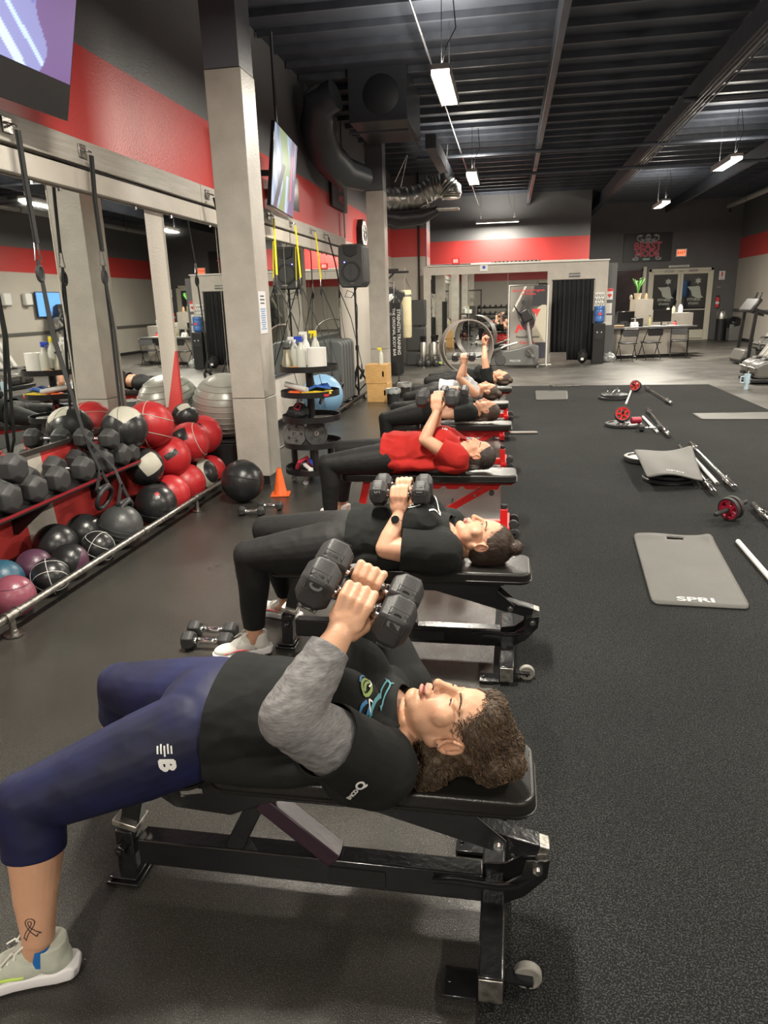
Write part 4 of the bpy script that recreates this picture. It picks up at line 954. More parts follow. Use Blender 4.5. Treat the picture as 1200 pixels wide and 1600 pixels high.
decal('chest_print',art([[(-.03,0),(-.01,.01),(.01,.01),(.03,0)],[(-.02,-.012),(.02,-.012)],[(-.025,.018),(0,.024),(.02,.02)]],.005),part_of(P3,'shirt'),(-.43,4.88,.70),(0,-1,0),(1,0,0),prw,off=.004,lift=.2)
P4,H4=quick('person in a plain black tee with a straight dark ponytail, behind the red tee',7.08,-.365,(-.205,7.08,.572),(-.61,6.90,.545),(-.60,7.28,.55),dict(c=(-.52,7.02,.745),a=(1,0,0),s=(0,-.8,.4)),dict(c=(-.52,7.15,.745),a=(1,0,0),s=(0,.8,.4)),
 (-1.19,6.93,.50),(-1.12,7.22,.56),(-1.20,6.93,.12),(-1.17,7.3,.12),(-1,-.1,0),(-1,.2,0),(-1.15,6.93,0),(-1.1,7.3,0),BLKTEE,BLKLEG,(wshoe,wsole,None,None,None),((.035,.02,.014),(.13,.075,.05)),'tail',250,hemx=.45,sleeve=.6,sl=.02,seed=31)
for y,l in ((7.02,'near dumbbell of the person in the plain black tee'),(7.147,'far dumbbell of the person in the plain black tee')): dumbbell(l,.27,.055,.075,None,'dumbbells behind the red tee',(-.52,y,.748))
P5,H5=quick('person in a pale grey tank top with both arms raised',8.58,-.385,(-.235,8.58,.575),(-.56,8.41,.74),(-.54,8.78,.75),dict(c=(-.52,8.50,.965),a=(1,0,0),s=(-.4,-.8,.2)),dict(c=(-.52,8.63,.965),a=(1,0,0),s=(-.4,.8,.2)),
 (-1.165,8.45,.51),(-1.10,8.72,.56),(-1.18,8.45,.12),(-1.15,8.75,.12),(-1,-.1,0),(-1,.2,0),(-1.13,8.45,0),(-1.1,8.75,0),GREYTOP,BLKLEG,(bshoe,wsole,None,None,None),((.03,.018,.013),(.12,.07,.045)),'messy',250,hemx=.42,sleeve=0,seed=41,vox=.007)
for y,l in ((8.50,'near dumbbell raised by the person in the grey tank'),(8.627,'far dumbbell raised by the person in the grey tank')): dumbbell(l,.27,.05,.075,None,'dumbbells of the person in grey',(-.52,y,.968))
P6,H6=quick('person farthest down the row in a black tee with one arm straight up',10.08,-.285,(-.100,10.08,.575),(-.325,9.93,.84),(-.33,10.22,.83),dict(c=(-.305,10.02,1.10),a=(0,1,0),s=(-1,0,.0)),dict(c=(-.33,10.20,1.08),a=(0,1,0),s=(-1,0,.0)),
 (-1.09,9.97,.54),(-1.06,10.22,.56),(-1.10,9.97,.12),(-1.09,10.26,.12),(-1,-.1,0),(-1,.2,0),(-1.05,9.97,0),(-1.04,10.26,0),BLKTEE,BLKLEG,(wshoe,wsole,None,None,None),((.03,.018,.013),(.12,.07,.045)),'messy',250,hemx=.30,sleeve=.55,sl=.02,seed=51,vox=.007)
# ---------------------------------------------------------------- left wall: beam, mirrors, anchors, straps
plank=mat('painted_timber',(.46,.44,.40),.5,col2=(.36,.335,.295),vscale=3,stretch=(3,.7,12),bump=.5,bscale=25)
beam=thing('timber_beam','long whitewashed timber beam with a slot bolted along the mirror wall','beam',(-3.11,6,2.6))
ys=[-.4,3.4,7.2,10.4,13.7]
for a,b in zip(ys,ys[1:]):
    bm=B(); box(bm,(.05,(a+b)/2-6,.085),(.10,b-a-.006,.17)); obj('plank',bm,plank,beam,bev=.006)
    bm=B(); box(bm,(.035,(a+b)/2-6,-.09),(.07,b-a-.004,.14)); obj('lower_board',bm,gpaint,beam,bev=.004)
bm=B(); box(bm,(.015,.65,-.01),(.03,14.1,.03)); obj('slot_rail',bm,mat('brown_slot',(.05,.035,.03),.5),beam)
bm=B(); tube(bm,[(.075,-2.1,.02),(.075,-1.7,.005),(.085,-1.25,-.0),(.075,-.9,-.01),(.06,.6,-.015),(.06,1.7,-.01)],.006,6); obj('cable',bm,blkm,beam)
wm=thing('gym_mirror','row of tall gym mirrors along the left wall behind the dumbbells','mirror',(-3.11,7,1.6))
for a,b in ((.2,1.38),(1.4,2.57),(2.59,3.57),(3.59,4.765),(4.785,6.14),(6.50,7.70),(7.715,8.9),(8.915,10.1),(10.115,11.3),(11.315,12.4),(12.415,13.4)):
    z0=.735 if a<6.4 else .70
    bm=B(); box(bm,(.006,(a+b)/2-7,(z0+2.43)/2-1.6),(.012,b-a,2.43-z0)); obj('pane',bm,MIR,wm,smooth=False)
    for zz in (.72,2.42):
        for yy in (a+.15,b-.15):
            bm=B(); box(bm,(.012,yy-7,zz-1.6+(.012 if zz<1 else .0)),(.016,.03,.025)); obj('clip',bm,chrome,wm)
for a,b in ((.2,6.15),(6.5,13.4)):
    bm=B(); box(bm,(.012,(a+b)/2-7,(.72 if a<6 else .685)-1.6),(.022,b-a,.03)); obj('channel',bm,mat('bronze_channel',(.06,.05,.045),.35,.5),wm)
strapm=mat('black_webbing',(.02,.02,.021),.8,bump=.4,bscale=300); yel=mat('yellow_webbing',(.85,.72,.02),.7,bump=.3,bscale=200,var=.1,vscale=60)
def anchor(y,label):
    t=thing('strap_anchor',label,'anchor',(-3.0,y,2.69),0,'strap anchors on the beam')
    bm=B(); box(bm,(-.004,0,0),(.012,.09,.09)); obj('plate',bm,galv,t,bev=.004)
    bm=B(); tube(bm,[(0,-.03,.01),(.03,-.032,.0),(.055,-.015,-.008),(.06,0,-.01),(.055,.015,-.008),(.03,.032,0),(0,.03,.01)],.008,8); obj('ring',bm,chrome,t)
def strap(y,label,cols,path1,legs,handles=True,group='suspension straps on the wall'):
    t=thing('suspension_strap',label,'strap',(-2.945,y,2.66),0,group)
    bm=B(); tube(bm,path1,.02,flat=(.035,.004,(1,0,0))); tube(bm,[(a+.008,b+.01,c) for a,b,c in path1],.02,flat=(.035,.004,(1,0,0))); obj('top_strap',bm,cols,t,smooth=False)
    e=V(path1[-1]); bm=B(); tube(bm,[e+V((0,-.018,0)),e+V((0,-.02,-.04)),e+V((0,-.032,-.1)),e+V((0,.032,-.1)),e+V((0,.02,-.04)),e+V((0,.018,0))],.005,6,closed=True); obj('carabiner',bm,chrome,t)
    bm=B(); tube(bm,[e+V((0,.03*math.cos(a),-.13+.045*math.sin(a)-.05)) for a in np.linspace(0,2*PI,12)[:-1]],.012,6,closed=True); obj('loop_grip',bm,blkr,t)
    for lg in legs:
        p=[tuple(e+V((0,0,-.1)))]+[tuple(q) for q in lg]
        bm=B(); tube(bm,p,.02,flat=(.032,.004,(1,0,0))); 
        l=obj('leg_strap',bm,strapm,t,smooth=False)
        if handles:
            q=V(p[-1]); bm=B(); cyl(bm,q+V((0,-.07,-.13)),q+V((0,.07,-.13)),.020,n=10); tube(bm,[q,q+V((0,-.075,-.13))],.02,flat=(.03,.008,(1,0,0))); tube(bm,[q,q+V((0,.075,-.13))],.02,flat=(.03,.008,(1,0,0))); tube(bm,[q+V((.01*math.cos(a)*0+.03*math.sin(a),.085*math.cos(a),-.20+.075*math.sin(a))) for a in np.linspace(0,2*PI,20)[:-1]],.017,8,closed=True); obj('handle',bm,blkr,l)
    return t
for y,l in ((4.33,'beam anchor holding the strap at the left picture edge'),(5.13,'beam anchor holding the double black strap between the mirrors'),(7.34,'beam anchor just before the near column'),(9.25,'beam anchor of the nearest yellow strap'),(10.2,'beam anchor of the middle yellow strap'),(11.28,'beam anchor of the farthest yellow strap'),(12.1,'beam anchor of the all black strap behind the column')): anchor(y,l)
strap(4.33,'black suspension strap draped over the dumbbell shelf with foam handles below',strapm,[(0,0,0),(.0,.0,-.3),(.01,.0,-.64)],[[(.02,.03,-1.2),(.12,.06,-1.9),(.2,.05,-2.1)],[(.02,.01,-1.2),(.14,.02,-1.85),(.25,.15,-2.12),(.30,.12,-2.22)]])
strap(5.13,'long double black strap hanging straight down between the mirrors',strapm,[(0,0,0),(.0,-.03,-.3),(.01,-.04,-.64)],[[(.02,-.06,-1.2),(.03,-.10,-1.80)],[(.05,-.07,-1.2),(.07,-.12,-1.78)]],False)
strap(7.34,'black strap partly hidden behind the near column',strapm,[(0,0,0),(.02,.1,-.3),(.03,.18,-.6)],[[(.04,.25,-1.1),(.05,.3,-1.6)]])
for y,dy,l in ((9.25,-.15,'nearest yellow topped suspension strap beside the near column'),(10.2,-.02,'middle yellow topped suspension strap'),(11.28,.04,'farthest yellow topped suspension strap by the speaker')):
    strap(y,l,yel,[(0,0,0),(.02,dy*.5,-.3),(.04,dy,-.68)],[[(.12,dy-.25,-1.2),(.3,dy-.4,-1.8),(.4,dy-.5,-2.1)],[(.12,dy+.35,-1.2),(.25,dy+.5,-1.7),(.3,dy+.5,-2.0)]])
strap(12.1,'all black suspension strap splaying left of the speaker stand',strapm,[(0,0,0),(.05,.2,-.4),(.08,.3,-.72)],[[(.15,.1,-1.3),(.3,-.1,-2.1)],[(.2,.6,-1.3),(.3,.9,-2.1)]])
# ---------------------------------------------------------------- dumbbell shelf
redlip=mat('red_shelf_lip',(.20,.008,.014),.4)
sh=thing('dumbbell_shelf','low black wall shelf with a thin red front edge holding dumbbells','shelf',(-3.11,3.4,.49))
bm=B(); box(bm,(.18,0,0),(.35,3.1,.025)); obj('board',bm,blk,sh,bev=.003)
bm=B(); box(bm,(.357,0,.010),(.006,3.1,.016)); obj('front_edge',bm,redlip,sh)
for y in (-1.4,-.5,.5,1.4):
    bm=B(); prism(bm,[(.0,0),(.30,-.012),(.30,-.03),(.03,-.25),(0,-.25)],.02,Matrix.Translation((0,y,0))@XZ); obj('bracket',bm,blk,sh)
dbg='rubber hex dumbbells on the wall shelf'
DBL=[(3.02,0,.075,'dumbbell at the near end of the wall shelf, out of the left edge'),(3.24,0,.078,'second dumbbell from the near end of the wall shelf'),(3.50,0,.082,'large dumbbell on the shelf at the left edge with a pale lit facet'),(3.75,0,.076,'dumbbell on the lower row, right of the large left edge one'),(3.98,0,.076,'shelf dumbbell directly above the gap of the grey stripe'),
 (4.27,0,.078,'shelf dumbbell under the knot of the draped strap'),(4.52,0,.074,'shelf dumbbell right of the draped strap'),(4.76,0,.074,'second last dumbbell of the lower shelf row'),(4.90,0,.062,'last dumbbell at the far shelf end beside the balls'),
 (3.60,.145,.078,'dumbbell stacked on top of the row at the left with a visible handle'),(4.64,.135,.066,'dumbbell stacked on top near the far shelf end, handle toward the mirror')]
ref=None
for y,dz,r,l in DBL:
    t=dumbbell(l,.33,r*1.2,.115,None,dbg,(-2.905,y,.505+r*1.05+dz*1.1),(0,0,R(random.uniform(-5,5))))
# ---------------------------------------------------------------- rail in front of the balls
rl=thing('floor_rail','scuffed steel pipe rail on floor flanges holding back the balls','rail',(-2.5,4.1,0))
bm=B(); cyl(bm,(0,-3.2,.112),(0,1.75,.112),.021,n=16); obj('pipe',bm,galv,rl)
for y in (-1.1,1.2):
    bm=B(); lathe(bm,[(.0,.004),(.052,.004),(.052,.01),(.022,.014),(.02,.03),(.017,.032),(.017,.09)],20,c=(0,y,0)); obj('floor_flange',bm,galv,rl)
    bm=B(); cyl(bm,(0,y-.045,.112),(0,y+.045,.112),.027,n=16); cyl(bm,(0,y-.05,.112),(0,y-.04,.112),.03,n=16); cyl(bm,(0,y+.04,.112),(0,y+.05,.112),.03,n=16); obj('tee_fitting',bm,galv,rl)
bm=B(); cyl(bm,(0,.3,.112),(0,.36,.112),.026,n=16); obj('coupling',bm,galv,rl)
# ---------------------------------------------------------------- balls
def bmat(n,c,ro=.4,**k): return mat(n,c,ro,bump=.15,bscale=70,var=.08,vscale=6,**k)
bred=bmat('red_ball_vinyl',(.40,.018,.022),.38); bblk=bmat('black_ball_vinyl',(.016,.016,.017),.3); bgrey=bmat('warm_grey_ball_vinyl',(.40,.38,.32),.5); bsilver=mat('silver_stability_ball',(.34,.34,.31),.33,.25)
bpink=bmat('mauve_ball_rubber',(.20,.055,.08),.3); bpur=bmat('plum_ball_rubber',(.075,.03,.055),.35); bblue=bmat('teal_ball_rubber',(.02,.075,.12),.4); bdark=bmat('charcoal_ball_rubber',(.045,.047,.047),.38); lblue=bmat('light_blue_ball',(.16,.30,.46),.35)
whl=mat('white_ball_line',(.6,.6,.57),.6)
def ball(label,c,r,m,grp,cat='medicine ball',lines=None,bands=None,seams=None,patch=None,rot=(0,0,0),nm='medicine_ball'):
    t=thing(nm,label,cat,c,0,grp); t.rotation_euler=rot
    bm=B(); bmesh.ops.create_uvsphere(bm,u_segments=40,v_segments=24,radius=r); obj('shell',bm,m,t)
    if bands:   # (material, z0, z1) zones of another colour
        for mm,z0,z1 in bands:
            bm=B(); a0,a1=math.acos(max(-1,min(1,z1))),math.acos(max(-1,min(1,z0))); lathe(bm,[((math.sin(q) if q>1e-4 and q<PI-1e-4 else 0)*r*1.006,math.cos(q)*r*1.006) for q in np.linspace(a0,a1,18)],40); obj('panel',bm,mm,t)
    for mm,ax_,off in (lines or []):
        M_=align(ax_); rr=math.sqrt(1-off*off)*r; bm=B(); tube(bm,[M_@V((rr*math.cos(a),rr*math.sin(a),off*r)) for a in np.linspace(0,2*PI,41)[:-1]],r*.018,5,closed=True); obj('line',bm,mm,t)
    for mm,ax_,w,h in (patch if isinstance(patch,list) else [patch] if patch else []):
        M_=align(ax_)@Matrix.Rotation(.5,4,'Z'); bm=B(); n=12
        vs=[[bm.verts.new((M_@V(((i/n-.5)*w,(j/n-.5)*h,r))).normalized()*r*1.008) for i in range(n+1)] for j in range(n+1)]
        for j in range(n):
            for i in range(n): bm.faces.new((vs[j][i],vs[j][i+1],vs[j+1][i+1],vs[j+1][i]))
        obj('label_patch',bm,mm,t)
    return t
g1='medicine balls along the rail'; g2='soft wall balls piled at the shelf end'
camd=V((2.6,-4,1.2))
lns=[(whl,(1,.2,.3),0),(whl,(-.2,1,.3),.35),(whl,(-.2,1,.3),-.35),(whl,(.1,-.3,1),0)]
ball('shiny mauve pink ball nearest the rail flange',(-2.645,3.22,.118),.118,bpink,g1,lines=[(bpur,(0,0,1),.6)])
ball('teal blue ball at the left picture edge',(-2.86,3.42,.122),.122,bblue,g1)
ball('plain dark plum ball between teal and black ones',(-2.83,3.67,.112),.112,bpur,g1)
ball('small black ball with white curved lines nearest the rail',(-2.64,3.545,.108),.108,bblk,g1,lines=lns,rot=(.3,.2,.5))
ball('half black half plum ball tucked against the rail',(-2.67,3.79,.112),.112,bpur,g1,bands=[(bblk,-.2,1)],rot=(.6,-.9,0))
ball('large glossy black ball against the striped wall',(-2.90,4.0,.140),.140,bblk,g1)
ball('second black ball with white lines, under the foam handles',(-2.645,4.07,.108),.108,bblk,g1,lines=lns,rot=(1.1,.7,.1))
ball('dark plum textured ball under the hanging foam handles',(-2.88,4.30,.13),.13,bblk,g1)
ball('charcoal grey grooved rubber ball',(-2.66,4.40,.150),.150,bdark,g1,lines=[(bdark,(.3,.2,1),q) for q in (-.7,-.5,-.3,-.1)])
ball('black leather ball by the rail with a red dot label',(-2.66,4.93,.16),.158,bblk,g1,patch=(bred,(.5,-.7,.8),.03,.03),lines=[(bdark,(.2,.1,1),-.45)])
ball('red and black wall ball wedged behind the black leather ball',(-2.68,5.22,.165),.155,bred,g2,bands=[(bblk,.75,1)],rot=(1.2,-.9,0))
ball('plain red wall ball at the bottom beside the rail',(-2.70,5.55,.17),.17,bred,g2)
ball('black wall ball with a pale grey stripe by the rail',(-2.72,5.90,.155),.155,bblk,g2,bands=[(bgrey,.45,.75)],rot=(.4,1.2,.3))
ball('red and black quartered ball at the column foot',(-2.72,6.13,.15),.14,bred,g2,bands=[(bblk,-1,-.1)],rot=(.2,.3,0))
ball('grey panelled black ball just below the shelf end',(-2.80,5.08,.42),.15,bblk,g2,patch=(bgrey,(.75,-.65,.35),.20,.17))
ball('red wall ball with a small black label, middle of the pile',(-2.77,5.46,.42),.172,bred,g2,patch=(bblk,(.6,-1,.35),.12,.05))
ball('red wall ball with two large black patches',(-2.76,5.83,.47),.178,bred,g2,patch=(bblk,(-.1,-1,.6),.14,.13),lines=[(bgrey,(.9,.2,.3),.55)])
ball('red wall ball with a slanted black label, below the silver ball',(-2.80,6.22,.47),.178,bred,g2,patch=(bblk,(.3,-1,.5),.06,.12))
ball('big red wall ball with white seams on top of the pile',(-2.84,5.32,.715),.188,bred,g2,lines=[(bgrey,(.2,.3,1),.35),(bgrey,(.2,.3,1),-.35),(bgrey,(1,.2,0),.0)])
ball('black and pale grey ball on top beside the last shelf dumbbell',(-2.87,4.98,.735),.172,bblk,g2,patch=(bgrey,(.35,-.35,1),.24,.20),lines=[(bdark,(1,.3,.1),0)])
ball('black ball with red and white cap peeking behind the red ones',(-2.90,6.10,.66),.12,bblk,g2,patch=(bgrey,(.2,-.6,1),.12,.08))
cube=thing('storage_cube','dark storage box behind the near column carrying the silver ball','box',(-2.81,6.85,0)); bm=B(); box(bm,(0,0,.165),(.50,.52,.31)); obj('body',bm,blkm,cube,bev=.02); bm=B(); box(bm,(0,0,.325),(.52,.54,.02)); obj('lid',bm,blkm,cube,bev=.006)
ball('large silver ribbed stability ball behind the near column',(-2.80,6.82,.655),.325,bsilver,None,'exercise ball',lines=[(bsilver,(.1,-.2,1),q) for q in (-.6,-.42,-.24,-.06,.12,.3,.48,.66,.8)],nm='stability_ball')
ball('large black ball with a laced seam in front of the near column',(-2.215,5.62,.18),.18,bblk,None,'medicine ball',lines=[(bblk,(.2,.2,1),.25),(bblk,(1,-.6,.2),.1)])
ball('light blue stability ball on the floor behind the round stand',(-2.72,10.35,.31),.31,lblue,None,'exercise ball',lines=[(lblue,(1,-.2,.1),q) for q in (-.5,-.25,0,.25,.5)],nm='stability_ball')
# ---------------------------------------------------------------- small things on the floor
cn=thing('traffic_cone','small orange cone at the foot of the near column','cone',(-1.965,5.86,0)); org=mat('orange_plastic',(.85,.13,.02),.45)
bm=B(); lathe(bm,[(.014,.24),(.02,.236),(.058,.018),(.062,.012)],28); obj('cone_body',bm,org,cn); bm=B(); box(bm,(0,0,.006),(.165,.165,.012),(0,0,.2)); obj('base',bm,org,cn,bev=.004)
dumbbell('near small hex dumbbell on the floor beside the black ball',.21,.040,.055,None,'pair by the black ball',(-2.0,5.21,.037),(0,0,R(3)))
dumbbell('far small hex dumbbell on the floor, closer to the cone',.21,.040,.055,None,'pair by the black ball',(-1.90,5.38,.037),(0,0,R(-2)))
dumbbell('near hex dumbbell of the pair by the white and pink shoe',.255,.050,.065,None,'pair by the white shoe',(-1.42,2.965,.046),(0,0,R(2)))
dumbbell('far hex dumbbell of the pair by the white and pink shoe',.255,.050,.065,None,'pair by the white shoe',(-1.44,3.085,.046),(0,0,R(1)))
dumbbell('chrome handled dumbbell on the floor left of the red tee person',.24,.05,.06,None,None,(-1.72,7.1,.045),(0,0,R(12)))
dumbbell('hex dumbbell on the floor beside the farthest person',.26,.055,.065,None,None,(-1.30,10.9,.05),(0,0,R(12)))
# ---------------------------------------------------------------- televisions
def scr1(u,v):
    n=lambda f,s: np.sin(u*f+s)*np.sin(v*f*1.3+s*2)
    c=np.zeros(u.shape+(3,)); c[:]=(.35,.40,.75)
    wall=v>.62; c[wall]=(.42,.48,.80)
    fl=v<=.62; c[fl]=(.16,.17,.36)
    st=(np.abs((u-.35)-(.62-v)*.55)<.035)&(v<.6); c[st]=(.35,.45,.75)
    st=(np.abs((u-.48)-(.62-v)*.62)<.02)&(v<.6); c[st]=(.32,.42,.7)
    eq=(v>.5)&(v<.85)&(np.sin(u*95)>.2)&(u<.75); c[eq]=(.10,.12,.35)
    eq=(v>.30)&(v<.55)&(u<.22); c[eq]=(.12,.08,.14)
    pp=(u>.80+.04*np.sin(v*9)); c[pp]=(.10,.06,.17)
    c[(v>.985)]=(.5,.3,.9); return c
def scr2(u,v):
    c=np.zeros(u.shape+(3,)); c[:]=(.26,.33,.48); c*=(.75+.35*np.sin(u*23+v*5)*np.sin(v*11+u*3))[...,None]
    c[(np.abs(u-.45-.15*np.sin(v*4))<.16)]=(.16,.22,.12); c[(np.abs(u-.3-(v-.3)*.5)<.07)&(v<.6)]=(.06,.06,.08); c[(u>.72)]=(.12,.10,.18); c[(np.abs(u-.80)<.03)&(v>.2)&(v<.8)]=(.45,.12,.2)
    c[(np.abs(u-.62)<.05)&(v<.5)]=(.3,.36,.55); c[(np.abs(u-.9)<.015)&(v>.5)]=(.3,.36,.5); return c*.7
scrm=mat('screen_picture',(0,0,0),.3,attr='Col',es=.85)
def tv(label,bl,br,up,w,h,fn,rim=.012,low=0):
    bl=V(bl);br=V(br); X=(br-bl).normalized(); U=V(up).normalized(); U=(U-X*U.dot(X)).normalized(); N=X.cross(U).normalized()
    if N.x<0: N=-N
    C=br-X*w/2+U*h/2; t=thing('television',label,'television',C); 
    M_=Matrix(((X.x,U.x,N.x,0),(X.y,U.y,N.y,0),(X.z,U.z,N.z,0),(0,0,0,1)))
    bm=B(); box(bm,(0,0,-.022),(w,h,.04)); bm.transform(M_); obj('case',bm,mat('tv_black',(.01,.01,.012),.18),t,bev=.004)
    gridart('picture',fn,w-rim*2,h-rim*2-low,110,64,M_@Matrix.Translation((0,low/2,.0005)),scrm,t)
    bm=B(); box(bm,(0,0,-.07),(.3,.25,.06)); bm.transform(M_); obj('mount_plate',bm,blkm,t)
    w_=M_@V((0,0,-.09)); bm=B(); bar(bm,w_,V((-3.09-C.x,w_.y,w_.z+.02)),.05,.06); obj('wall_arm',bm,blkm,t)
    return t
tv('large television at the top left showing a bluish gym picture',(-2.822,3.3,2.747),(-2.75,4.583,2.747),(.27,0,1),1.44,.84,scr1,.012,.19)
t2=tv('second television beyond the near column with a street scene',(-2.60,8.1,2.66),(-2.73,9.40,2.66),(.13,-.0,1),1.30,.84,scr2)
bm=B(); cyl(bm,(-2.75,9.0,3.4),(-2.75,9.0,4.6),.02,n=10); obj('ceiling_pole',bm,cnd,t2,world=True)
sb=thing('media_box','thin dark panel mounted under the second television','panel',(-2.84,9.75,3.02)); bm=B(); box(bm,(0,0,0),(.03,.62,.42)); obj('panel',bm,mat('tv_black',(.01,.01,.012),.18),sb,bev=.004); bm=B(); box(bm,(-.12,0,0),(.22,.1,.1)); obj('arm',bm,blkm,sb)
ck=thing('clock','octagonal black wall clock with a white patterned face','clock',(-3.05,15.5,2.98))
oc=[(.30*math.cos(R(22.5+45*k)),.30*math.sin(R(22.5+45*k))) for k in range(8)]
bm=B(); prism(bm,oc,.10,YZ); obj('case',bm,blkm,ck); bm=B(); prism(bm,[(a*.9,b*.9) for a,b in oc],.01,Matrix.Translation((.055,0,0))@YZ); f=obj('face',bm,whitep,ck)
bm=B()
for k in range(4): tube(bm,[V((.063,.19*math.cos(a+k*1.57)*(.3+.2*k),.19*math.sin(a+k*1.57)*(.3+.2*k))) for a in np.linspace(0,4.5,14)],.008,4)
obj('pattern',bm,blkm,f)
# ---------------------------------------------------------------- round accessory stand
st=thing('tiered_stand','round black five tier accessory stand on casters beside the column','stand',(-1.80,6.42,0))
bm=B(); cyl(bm,(0,0,.08),(0,0,1.08),.035,n=20); obj('centre_post',bm,blk,st)
ZT=(.10,.345,.585,.81,1.035)
for z in ZT:
    bm=B(); lathe(bm,[(0,z),(.262,z),(.262,z+.045),(.270,z+.045),(.270,z-.006),(0,z-.006)],48); obj('tier_tray',bm,blk,st)
for k in range(5):
    a=R(72*k-100); bm=B(); x,y=.2*math.cos(a),.2*math.sin(a); cyl(bm,(x,y-.012,.024),(x,y+.012,.024),.024,n=16); cyl(bm,(x,y,.04),(x,y,.09),.01); obj('caster',bm,mat('caster_grey',(.3,.3,.3),.4),st)
for k in range(3):
    a=R(120*k-70); bm=B(); cyl(bm,(.2*math.cos(a),.2*math.sin(a),.1),(.2*math.cos(a),.2*math.sin(a),.345),.03,n=10); obj('lower_post',bm,blk,st)
SX,SY=-1.80,6.42
def at_st(x,y,k): return (SX+x,SY+y,ZT[k]+.002)
paper=mat('paper_roll',(.72,.70,.66),.9); clear=mat('cloudy_bottle',(.55,.56,.50),.3,alpha=.9); 
t=thing('paper_roll','big white paper towel roll on the top tier','paper roll',at_st(.10,-.08,4)); bm=B(); lathe(bm,[(.022,0),(.088,0),(.088,.20),(.022,.20),(.022,0)],32); obj('roll',bm,paper,t); bm=B(); cyl(bm,(0,0,.0),(0,0,.201),.02,n=16); obj('core',bm,mat('cardboard',(.25,.16,.09),.9),t)
def spray(label,loc,h,m,cap,grp=None,r=.042):
    t=thing('spray_bottle',label,'bottle',loc,0,grp); bm=B(); lathe(bm,[(0,0),(r,0),(r,h*.55),(r*.75,h*.68),(.016,h*.78),(.016,h*.86)],20); obj('bottle',bm,m,t)
    bm=B(); cyl(bm,(0,0,h*.84),(0,0,h*.92),.018,n=12); box(bm,(-.022,0,h*.96),(.075,.022,.028)); bar(bm,(-.03,0,h*.94),(-.042,0,h*.80),.01,.012); obj('trigger',bm,cap,t,bev=.003); return t
blu=mat('blue_plastic',(.02,.06,.45),.4); yelp=mat('yellow_plastic',(.75,.62,.03),.45); whp=mat('white_plastic',(.7,.7,.68),.4)
spray('cloudy spray bottle with a blue neck left of the paper roll',at_st(-.03,-.12,4),.30,clear,blu)
spray('tall white pump bottle behind the blue necked one',at_st(-.13,.02,4),.29,clear,whp)
spray('spray bottle with a yellow trigger behind the paper roll',at_st(.04,.12,4),.34,clear,yelp)
spray('white bottle with a white head at the rear left of the top tier',at_st(-.06,.15,4),.33,whp,whp)
t=thing('sanitizer_dispenser','steel coloured jar at the left of the top tier','jar',at_st(-.17,-.10,4)); bm=B(); lathe(bm,[(0,0),(.05,0),(.048,.08),(.03,.15),(.03,.19),(0,.19)],20); obj('jar',bm,mat('brushed_jar',(.45,.42,.33),.3,.8),t); bm=B(); cyl(bm,(0,0,.19),(0,0,.21),.033,n=16); obj('lid',bm,blkm,t)
t=thing('tape_roll','small orange tape roll on the top tier','tape',at_st(-.09,-.18,4)); bm=B(); lathe(bm,[(.022,0),(.042,0),(.042,.04),(.022,.04),(.022,0)],24); obj('roll',bm,mat('orange_tape',(.75,.32,.03),.5),t)
cl=lambda n,c: mat(n,c,.85,bump=.4,bscale=60)
def pile(label,loc,pts,r,m,cat='band',nm='exercise_band',flat=(.05,.008)):
    t=thing(nm,label,cat,loc); bm=B(); tube(bm,pts,r,flat=(flat[0],flat[1],(0,0,1))); obj('band',bm,m,t); return t
pile('flat blue band folded on the second tier',at_st(.10,-.05,3),[(-.1,-.06,.05),(0,-.09,.09),(.08,-.02,.06),(.04,.06,.09),(-.08,.05,.06)],.02,mat('blue_band',(.02,.10,.42),.6),flat=(.08,.02))
pile('yellow band folded under the blue one',at_st(.10,-.08,3),[(-.12,-.06,.03),(0,-.10,.04),(.10,-.05,.03),(.08,.06,.03)],.02,mat('yellow_band',(.80,.60,.03),.6),flat=(.08,.02))
pile('red band lying flat along the front of the second tier',at_st(.06,-.10,3),[(-.10,-.08,.014),(0,-.11,.014),(.12,-.06,.014),(.15,.05,.014)],.02,mat('red_band',(.55,.02,.04),.6),flat=(.08,.02))
t=thing('agility_disc','orange flat disc leaning in the second tier','disc',at_st(-.11,-.12,3)); bm=B(); lathe(bm,[(.03,.0),(.10,.0),(.10,.006),(.05,.045),(.03,.045),(.03,0)],32); obj('disc',bm,org,t)
t=thing('rolled_towel','rolled grey white towel lying on the second tier','towel',at_st(-.08,-.08,3)); bm=B(); cyl(bm,(-.13,.02,.10),(.10,-.10,.06),.026,n=14); tube(bm,[V((.101,-.10,.06))+V((.5*.0,math.cos(a)*.02*(1-a/16),math.sin(a)*.02*(1-a/16))) for a in np.linspace(0,12,40)],.002,4); obj('roll',bm,cl('towel',(.55,.55,.53)),t)
t=thing('gym_pouch','black drawstring pouch with a red cord on the middle tier','bag',at_st(-.11,-.06,2)); bm=B(); ell(bm,(0,0,.07),(.11,.09,.07)); ell(bm,(.02,-.01,.12),(.06,.05,.035)); me=remesh(bm,.008,3); folds(me,.008,(14,14,20),3); obj('pouch',me,mat('pouch_black',(.012,.012,.013),.8),t,world=False); bm=B(); tube(bm,[(-.02,-.07,.12),(.03,-.085,.10),(.05,-.07,.14),(.02,-.06,.155),(0,-.075,.13)],.006,6); obj('cord',bm,mat('red_cord',(.5,.03,.06),.7),t)
